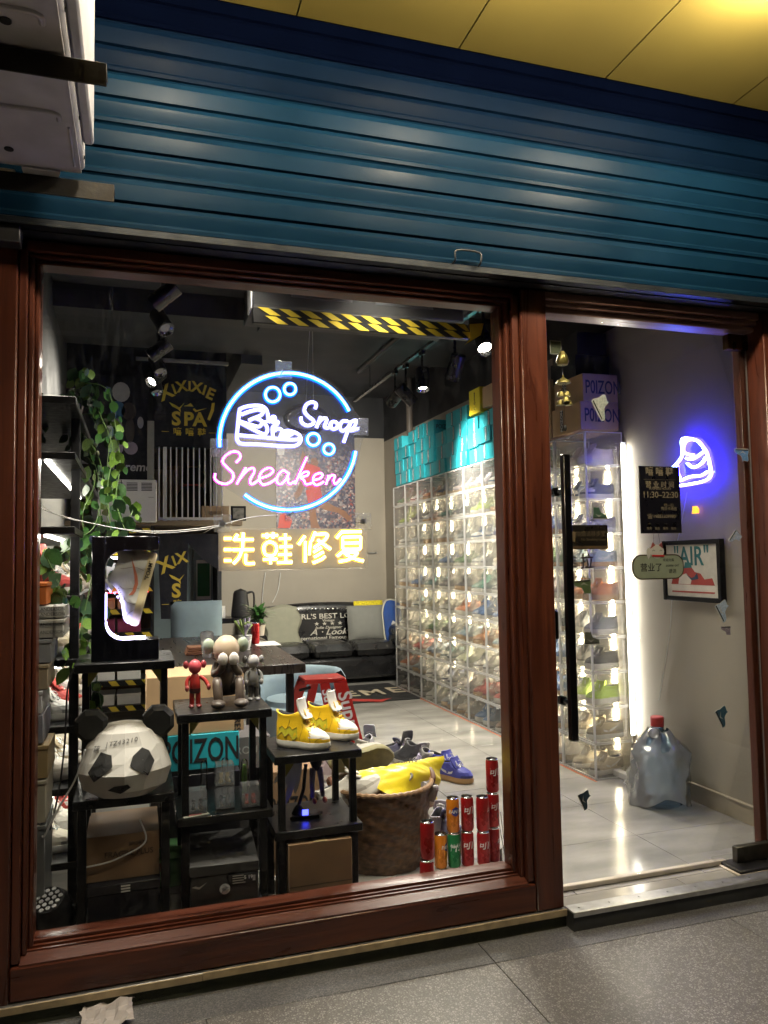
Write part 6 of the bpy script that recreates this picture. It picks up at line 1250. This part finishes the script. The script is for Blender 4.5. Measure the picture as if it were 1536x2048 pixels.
for row in range(2):
    for q in range(n_):
        wq = (x1-x0)/n_; xx = x0+wq*(q+.0)+(.02 if row == 0 else .05); zz = zt_-hh*row
        m = MB().m(haz).prism([(xx, zz-.002), (xx+wq*.5, zz-.002), (min(x1, xx+wq*.5+.05), zz-hh+.002), (min(x1, xx+.05), zz-hh+.002)], 0, .001, O=(0, .3592, 0)); m.build('tape_stripe', hb_, world=True)
MB().m(dkm).ab((x0+.01, .392, zt_+.02), (x1-.01, .7, zt_+.16), .004).build('casing', hb_, world=True); MB().m(clear('casing_film', (.9, .9, .92), milk=.12, gloss=.15, rough=.1)).ab((x0, .365, zt_+.001), (x1, .3655, zt_+.15)).build('film', hb_, world=True)
for q in range(2): MB().m(mat('pale_lamp_panel', (.5, .5, .54), .4)).ab((x0+.16+.36*q, .388, zt_+.06), (x0+.42+.36*q, .3915, zt_+.13), .002).build('panel', hb_, world=True)
MB().m(white).ab((x0-.008, .355, zt_-.01), (x0-.001, .45, zt_+.15), .002).build('end_plate', hb_, world=True)
for x in (x0+.05, x1-.05): MB().m(dkm).cyl((x, .5, zt_+.16), (x, .5, 3.25), .004, n=6).build('rod', hb_, world=True)
m = MB().m(haz).add([(x1+.0, .352, zb_), (x1+.05, .35, zb_+.02), (x1+.07, .36, zt_+.01), (x1+.0, .355, zt_), (x1-.03, .35, zb_-.03)], [(0, 1, 2, 3), (0, 4, 1)]); m.build('loose_tape_end', hb_, world=True)
# ================================================================ right wall: neon shoe, framed print, water jug
def zr(u, v): return at(1240+u*.2051, 820+v*.2051, X=2.775)
nz = thing('neon_shoe', zr(700, 720), 'blue neon sneaker on the grey wall behind the glass door', 'neon sign')
jn, cn = emit('deep_blue_jacket', (.03, .02, 1), 80), emit('ice_blue_core', (.35, .55, 1), 30)
def neon_x(strokes):
    a, b = MB().m(jn), MB().m(cn)
    for s in strokes:
        P = smooth_path([zr(*p) for p in s], 5); a.tube(P, .0085, 8); b.tube([p+Vector((-.005, 0, 0)) for p in P], .0055, 8)
    o = a.build('neon_tube', nz, world=True); b.v = [v-nz.location for v in b.v]; b.build('glowing_core', o)
neon_x([[(500, 750), (690, 722), (830, 690), (888, 640), (885, 560), (850, 420), (820, 370), (760, 300), (680, 290), (632, 330), (622, 400), (660, 430), (720, 440)]])
neon_x([[(720, 285), (640, 275), (605, 300), (610, 440), (560, 520), (510, 570)]]); neon_x([[(500, 705), (600, 685), (690, 650), (790, 640), (860, 600)]]); neon_x([[(650, 470), (690, 480), (740, 465), (830, 400)]]); neon_x([[(560, 540), (570, 620), (590, 660)]]); neon_x([[(660, 520), (720, 560), (800, 520), (840, 460)]])
pb = [zr(*p) for p in ((480, 770), (690, 740), (850, 710), (905, 640), (900, 540), (860, 380), (770, 270), (640, 255), (585, 290), (590, 430), (490, 560))]
MB().m(clear('neon_plate', (.95, .97, 1), milk=.3, gloss=.06)).prism([(v.y, v.z) for v in pb], 2.79, 2.793, U=(0, 1, 0), V=(0, 0, 1)).build('backing', nz, world=True)
tag(MB().m(cabl).tube(smooth_path([at(x, y, X=2.812) for x, y in ((1374, 985), (1362, 1050), (1352, 1100), (1345, 1180), (1340, 1260), (1328, 1340), (1318, 1400))], 6), .0022, 6).build('cable'), 'thin white cable running down the wall from the neon shoe', 'cable')
ab_ = thing('wall_badge', at(1392, 1020, X=2.8), 'small glowing orange badge on the wall under the neon shoe', 'badge'); MB().m(emit('orange_glow', (1, .42, .03), 2.2)).prism([(-.022, -.018), (.022, -.018), (.024, .004), (.012, .02), (-.014, .02), (-.016, .0)], 0, .01, U=(0, -1, 0), V=(0, 0, 1)).build('badge', ab_)
a, b = at(1335, 1195, X=2.80), at(1440, 1082, X=2.80); pf = thing('framed_print', (2.80, (a.y+b.y)/2, (a.z+b.z)/2), 'black framed sneaker print with AIR lettering on the grey wall', 'framed picture'); w_, h_ = abs(a.y-b.y)/2, (b.z-a.z)/2
for s in (-1, 1):
    MB().m(black).ab((-.018, s*w_-.012, -h_-.012), (.016, s*w_+.012, h_+.012), .002).build('frame_side', pf); MB().m(black).ab((-.0175, -w_+.0125, s*h_-.012), (.0155, w_-.0125, s*h_+.012), .002).build('frame_side', pf)
MB().m(mat('ivory_mount', (.62, .6, .54), .6)).ab((-.006, -w_+.0125, -h_+.0125), (.0, w_-.0125, h_-.0125)).build('print_sheet', pf)
tlp = mat('teal_print', (.03, .16, .18), .6); text('"AIR"', pf, (-.0068, 0, h_*.48), h_*.95, tlp, rz=-R(90), bold=.012, sx=.86)
U_, V2 = Vector((0, -1, 0)), Vector((0, 0, 1))
def fpz_(nm, pts, mm, d=.0065): MB().m(mm).prism([(x*w_, y*h_) for x, y in pts], d, d+.0006, U=U_, V=V2).build(nm, pf)
prd = mat('print_brick_red', (.4, .06, .05), .6)
fpz_('sole_print', [(-.75, -.72), (.8, -.72), (.86, -.58), (.8, -.52), (-.78, -.5)], mat('print_ivory_sole', (.7, .66, .6), .6)); fpz_('sole_line_print', [(-.76, -.78), (.78, -.78), (.8, -.725), (-.75, -.725)], prd, .0068); fpz_('upper_print', [(-.78, -.49), (-.7, -.2), (-.72, .02), (-.3, .1), (0, .12), (.12, -.05), (.32, -.1), (.45, -.3), (.72, -.25), (.8, -.5)], prd); fpz_('panel_print', [(-.5, -.48), (-.45, -.2), (-.2, -.1), (0, -.3), (-.05, -.48)], MATS['print_ivory_sole'], .0072); fpz_('flash_print', [(-.2, -.12), (0, -.34), (.25, -.28), (.2, -.08), (.1, -.22), (0, -.26)], mat('print_navy', (.04, .06, .12), .6), .008); fpz_('tongue_print', [(-.28, .08), (-.22, .3), (-.02, .28), (.02, .1)], tlp, .0072)
# water jug in a plastic bag
p = at(1318, 1612, Z=0); jg = thing('water_jug', (p.x+.035, .86, 0), 'blue water jug with a red cap standing by the wall', 'water jug'); jm = clear('jug_plastic', (.75, .88, 1), milk=.14, gloss=.08, milkcol=(.25, .45, .75))
hz = at(1312, 1450, Y=.86).z
MB().m(jm).lathe([(.10, 0), (.118, .015), (.122, .1), (.116, .11), (.122, .12), (.122, .22), (.116, .23), (.122, .24), (.12, hz*.72), (.08, hz*.86), (.032, hz*.93), (.03, hz)], 28).build('body', jg)
MB().m(mat('red_jug_cap', (.4, .03, .03), .5)).lathe([(.034, hz-.005), (.035, hz+.04), (.03, hz+.045), (.001, hz+.045)], 20).build('cap', jg)
pbg = thing('clear_bag', (jg.location.x, .86, 0), 'wrinkled translucent plastic bag pulled over the water jug', 'bag'); g = []
NB = 40
for j in range(15):
    v = j/14; row = []
    for i in range(NB):
        a_ = 2*math.pi*i/NB; rr3 = (.155-.012*v)*(1 if v < .72 else 1-(v-.72)*2.45); rr3 = max(.042, rr3)
        w3 = .010*math.sin(3*a_+5*v)+.008*math.sin(7*a_-9*v)+.005*math.sin(13*a_+17*v)
        notch = .06*max(0, math.cos(a_+1.9))**6*(1-v)**5
        row.append(Vector(((rr3+w3)*math.cos(a_), (rr3+w3)*math.sin(a_), .004+notch+v*hz*.94+.012*math.sin(5*a_)*(v > .85))))
    g.append(row)
MB().m(clear('bag_film', (.97, .98, 1), milk=.36, gloss=.25, rough=.12, milkcol=(.95, .97, 1), crinkle=.7)).sheet(g, True).build('film', pbg, ang=70)
kn = MB().m(MATS['bag_film']); kn.ball((-.06, -.05, hz*.93), (.035, .025, .03), 10, 7); kn.build('knot', pbg)
p = at(1262, 1560, Z=0); ps = thing('power_strip', (p.x-.02, p.y+.02, 0), 'white power strip with plugs behind the water jug', 'power strip'); MB().m(white).ab((-.02, -.08, .001), (.03, .1, .035), .004).build('body', ps); MB().m(paper).ab((-.005, -.04, .0352), (.02, -.01, .06), .003).build('plug', ps); MB().m(cabl).tube(smooth_path([(-.02, -.05, .02), (-.07, -.08, .005), (-.04, -.12, .005), (.02, -.14, .005)], 4), .004, 6).build('cable', ps)
# ================================================================ signs and stickers on the door glass
YD = .0585
gsl = mat('champagne_print', (.2, .17, .12), .5); nb_ = mat('navy_black_acrylic', (.006, .006, .01), .3, coat=.2)
a, b = at(1281, 1067, Y=YD), at(1357, 934, Y=YD); hs2 = thing('hours_sign', (a.x/2+b.x/2, YD-.0025, a.z), 'black opening hours board with gold print on the glass door', 'sign'); w_, h_ = b.x-a.x, b.z-a.z
MB().m(nb_).ab((-w_/2, -.002, 0), (w_/2, .002, h_), .001).build('board', hs2)
for s_, u, v, sz, bo in (('嘻 嘻 鞋', 0, .915, .125, .02), ('营 业 时 间', 0, .72, .095, .012), ('BUSINESS HOURS', 0, .665, .045, 0), ('11:30–22:30', 0, .57, .115, .008), ('扫一扫', .2, .415, .05, 0), ('微信卡通他', .2, .365, .05, 0), ('19883309980', .08, .25, .065, 0)): text(s_, hs2, (u*w_, -.0026, v*h_), sz*w_*1.55, gsl, bold=bo, ext=.0002)
text('☎', hs2, (-.27*w_, -.0026, .25*h_), .1*w_, gsl, ext=.0002)
for v in (.8, .49): MB().m(gsl).ab((-w_*.4, -.0026, v*h_), (w_*.4, -.0021, v*h_+.0008)).build('rule', hs2)
for q in range(4):
    x_ = (-.3+.2*q)*w_; MB().m(gsl).lathe([(.0075, 0), (.0075, .0004), (.0055, .0004)], 12).build('icon', hs2).location = (x_, -.0028, .14*h_); hs2.children[-1].rotation_euler = (R(90), 0, 0); text('服务', hs2, (x_, -.0026, .07*h_), .045*w_*1.4, gsl, ext=.0002)
a, b = at(1138, 1099, Y=YD), at(1214, 1050, Y=YD); nsg = thing('no_smoking_sign', (a.x/2+b.x/2, YD-.0025, a.z), 'small dark no smoking sign beside the door handle', 'sign'); w_, h_ = b.x-a.x, b.z-a.z
MB().m(mat('dark_bronze_plate', (.02, .017, .014), .3, metal=.3)).ab((-w_/2, -.002, 0), (w_/2, .002, h_), .001).build('plate', nsg); MB().m(mat('bronze_edge', (.16, .11, .06), .4, metal=.5)).ab((-w_/2+.001, -.0026, .002), (w_/2-.001, -.0021, h_*.14)).build('edge_band', nsg)
dbz = mat('dim_bronze_print', (.13, .1, .06), .5); text('抽烟请移步室外', nsg, (.12*w_, -.0027, h_*.62), .13*w_, dbz, ext=.0002); text('No Smoking inside', nsg, (.12*w_, -.0027, h_*.4), .085*w_, dbz, ext=.0002); MB().m(dbz).prism([(-.47*w_, h_*.35), (-.36*w_, h_*.3), (-.33*w_, h_*.7), (-.44*w_, h_*.75)], .0021, .0026).build('hand_icon', nsg)
pu = thing('push_pull_sticker', at(1155, 1165, Y=YD), 'push and pull lettering in rounded frames on the door glass', 'sticker'); O = pu.location; brn = mat('dark_brown_vinyl', (.03, .022, .018), .5)
for s_, px in (('推', 1140), ('拉', 1174)):
    c = at(px, 1125, Y=YD)-O; text(s_, pu, (c.x, -.0005, c.z), .062, brn, bold=.02, ext=.0002); e_ = .033
    MB().m(brn).tube([(c.x-e_, 0, c.z-e_*1.1), (c.x+e_, 0, c.z-e_*1.1), (c.x+e_, 0, c.z+e_*1.1), (c.x-e_, 0, c.z+e_*1.1)], .0009, 4, True).build('frame_line', pu)
c = at(1158, 1154, Y=YD)-O; text('PUSH PULL', pu, (c.x, -.0005, c.z), .026, brn, ext=.0002)
SH = [(-.5, -.34), (-.52, -.14), (-.46, .05), (-.48, .4), (-.42, .47), (-.14, .42), (-.04, .48), (.0, .3), (.1, .1), (.32, .02), (.5, -.06), (.57, -.18), (.55, -.34)]
STI = [(1203, 815, .085, -62, (.3, .33, .3), 'white and slate sneaker sticker over the tan cartons'), (1199, 1028, .06, 0, (.04, .09, .06), 'green boot sticker near the top of the bright tube'), (1166, 1172, .07, 185, (.09, .14, .06), 'olive green shoe sticker under the push pull lettering'), (1183, 1278, .062, 0, (.1, .11, .09), 'grey boot sticker on the glass beside the handle'), (1170, 1600, .06, -65, (.02, .05, .08), 'dark blue shoe sticker low on the glass over the floor'),
    (1484, 908, .066, 180, (.1, .22, .45), 'blue outline shoe sticker by the door jamb'), (1470, 1075, .055, -130, (.3, .36, .5), 'pale patterned shoe sticker above the framed print corner'), (1446, 1222, .075, -60, (.35, .45, .6), 'white and blue shoe sticker under the framed print'), (1452, 1260, .045, 180, (.25, .22, .28), 'small violet grey boot sticker under the white one'), (1445, 1433, .07, -62, (.04, .1, .15), 'dark teal patterned shoe sticker low on the wall side of the glass')]
for px, py, s, ro, c, lab in STI:
    t = thing('shoe_sticker', at(px, py, Y=YD), lab, 'sticker', 'shoe stickers on the door glass'); ca, sa = math.cos(R(ro)), math.sin(R(ro)); Z_ = lambda k: [((x*ca-y*sa)*s*k, (x*sa+y*ca)*s*k) for x, y in SH]
    MB().m(mat('sticker_border', (.42, .42, .4), .5)).prism(Z_(1.06), 0, .0004).build('border', t); MB().m(mat('sticker_%s' % px, c, .45, var=.3, scale=120)).prism(Z_(1.), .0005, .0009).build('print', t); MB().m(ink).prism([((x*ca-y*sa)*s, (x*sa+y*ca)*s) for x, y in ((-.5, -.3), (.5, -.3), (.5, -.24), (-.5, -.22))], .001, .0013).build('sole_line', t); MB().m(MATS['sticker_border']).prism([((x*ca-y*sa)*s, (x*sa+y*ca)*s) for x, y in ((-.46, -.35), (.46, -.35), (.5, -.31), (-.48, -.31))], .001, .0013).build('sole_band', t); MB().m(MATS['sticker_border']).prism([((x*ca-y*sa)*s, (x*sa+y*ca)*s) for x, y in ((.2, -.02), (-.05, -.2), (-.35, .02), (-.05, -.12))], .001, .0013).build('flash_mark', t)
t = thing('motif_sticker', at(1111, 695, Y=YD), 'olive green square sticker with a round motif high on the door', 'sticker'); MB().m(MATS['sticker_border']).ab((-.026, -.0004, -.028), (.026, 0, .028)).build('border', t); MB().m(mat('olive_print', (.07, .09, .05), .5)).ab((-.023, -.001, -.025), (.023, -.0005, .024)).build('print', t); MB().m(gsl).lathe([(.012, .0), (.012, .0006), (.0095, .0006)], 16).build('motif', t).rotation_euler = (R(90), 0, 0)
t.children[-1].location = (0, -.0012, 0)
# wind chime of little bells
p = at(1126, 752, Y=.03); wcm = thing('wind_chime', p, 'bronze wind chime with five little bells hanging at the door', 'wind chime'); bz = mat('old_bronze', (.22, .19, .06), .4, metal=.7, var=.3)
bell = MB().m(bz).lathe([(.017, 0), (.016, .008), (.012, .018), (.004, .022), (.001, .024)], 14).mesh('bell')
MB().m(bz).lathe([(.03, -.03), (.026, -.02), (.012, -.012), (.004, -.006), (.004, .004)], 16).build('canopy', wcm)
for dx, dy, dz in ((-.012, 0, -.075), (.018, .008, -.07), (-.014, .004, -.108), (.018, -.002, -.108), (0, -.016, -.098)): b_ = inst('bell', bell, wcm, (dx, dy, dz-.01)); MB().m(ink).cyl((0, 0, .024), (-dx*.2, 0, -dz-.015), .0006, n=5).build('thread', b_)
MB().m(ink).cyl((0, 0, -.03), (.002, 0, -.2), .0007, n=5).build('cord', wcm); MB().m(ink).ball((.002, 0, -.21), (.008, .005, .013), 8, 6).build('charm', wcm)
MB().m(bz).lathe([(.02, .045), (.026, .06), (.018, .085), (.008, .1)], 14).build('bell_top', wcm); MB().m(ink).cyl((0, 0, .004), (0, 0, .12), .001, n=5).build('cord', wcm)
# lucky cat hanging sign
a, b = at(1265, 1160, Y=.045), at(1366, 1108, Y=.045); lc = thing('lucky_cat_sign', ((a.x+b.x)/2, .045, a.z), 'hanging open sign with a beckoning lucky cat on the glass door', 'sign'); w_, h_ = b.x-a.x, b.z-a.z
def rrect(w2, h2, r): return [(sx*(w2-r)+r*math.cos(R(q)), sz*(h2-r)+r*math.sin(R(q))) for sx, sz, a0 in ((1, 1, 0), (-1, 1, 90), (-1, -1, 180), (1, -1, 270)) for q in range(a0, a0+91, 15)]
MB().m(mat('dark_brown_rim', (.04, .025, .015), .5)).prism([(x, z+h_/2) for x, z in rrect(w_/2, h_/2, h_*.42)], -.002, .002).build('rim', lc); MB().m(mat('sage_board', (.22, .26, .19), .6)).prism([(x, z+h_/2) for x, z in rrect(w_/2-.005, h_/2-.005, h_*.38)], .0022, .003).build('board', lc)
text('营业了', lc, (-w_*.14, -.0032, h_*.46), .036, ink, bold=.01, ext=.0002); text('come on!', lc, (w_*.27, -.0032, h_*.55), .017, ink, shear=.2, ext=.0002); text('请进', lc, (w_*.27, -.0032, h_*.3), .02, ink, ext=.0002); text('欢迎光临', lc, (w_*.2, -.0032, h_*.76), .014, ink, ext=.0002)
cat_m = mat('ivory_cat', (.42, .42, .38), .6)
MB().m(cat_m).prism([(.034*math.cos(R(q))-.004, h_+.012+.028*math.sin(R(q))) for q in range(0, 360, 20)], .0005, .0035).build('cat_head', lc)
for s, mm in ((-1, mat('russet_ear', (.22, .05, .04), .6)), (1, MATS['russet_ear'])): MB().m(mm).prism([(s*.03-.006, h_+.024), (s*.022-.002, h_+.05), (s*.008-.004, h_+.038)], .001, .004).build('cat_ear', lc)
MB().m(cat_m).prism([(-.05, h_-.02), (-.038, h_-.005), (-.034, h_+.02), (-.046, h_+.03), (-.058, h_+.02), (-.056, h_)], .004, .0055).build('cat_paw', lc); MB().m(MATS['red_collar']).prism([(-.03, h_-.008), (.028, h_-.01), (.03, h_-.003), (-.03, h_-.001)], .0042, .0052).build('cat_collar', lc)
for s in (-1, 1): MB().m(ink).tube([(s*.018-.004-.006, -.004, h_+.014), (s*.018-.004, -.004, h_+.019), (s*.018-.004+.006, -.004, h_+.014)], .0008, 4).build('cat_eye', lc); MB().m(ink).cyl((s*.016, 0, h_+.036), (s*.012, .006, h_+.085), .0008, n=5).build('cord', lc)
# crumpled paper on the pavement
lt = thing('crumpled_paper', at(215, 2030, Z=GZ), 'crumpled pale paper bag litter on the pavement by the step', 'litter'); rq = random.Random(4); g = []
for j in range(9):
    row = []
    for i in range(9):
        u, v = i/8-.5, j/8-.5; row.append(Vector((u*.15+rq.uniform(-.006, .006), v*.13, .012+.045*(.5-abs(v))*(1+.6*math.sin(6*u))+rq.uniform(0, .016))))
    g.append(row)
MB().m(mat('litter_paper', (.42, .38, .36), .7, var=.15, scale=20)).sheet(g).build('crumpled_sheet', lt, smooth=False)
lt.location.y -= .03
dst = thing('spider_web_tuft', at(1285, 1275, Y=1.25), 'wispy dust tuft on the wall beside the bright tube', 'dust'); q = MB().m(clear('dust_web', (1, 1, 1), milk=.14, gloss=.01))
for i in range(26): q.tube([Vector((rq.uniform(-.03, .03), rq.uniform(-.01, .01), rq.uniform(-.03, .03))) for _ in range(3)], .0012, 4)
q.build('web', dst)['kind'] = 'stuff'
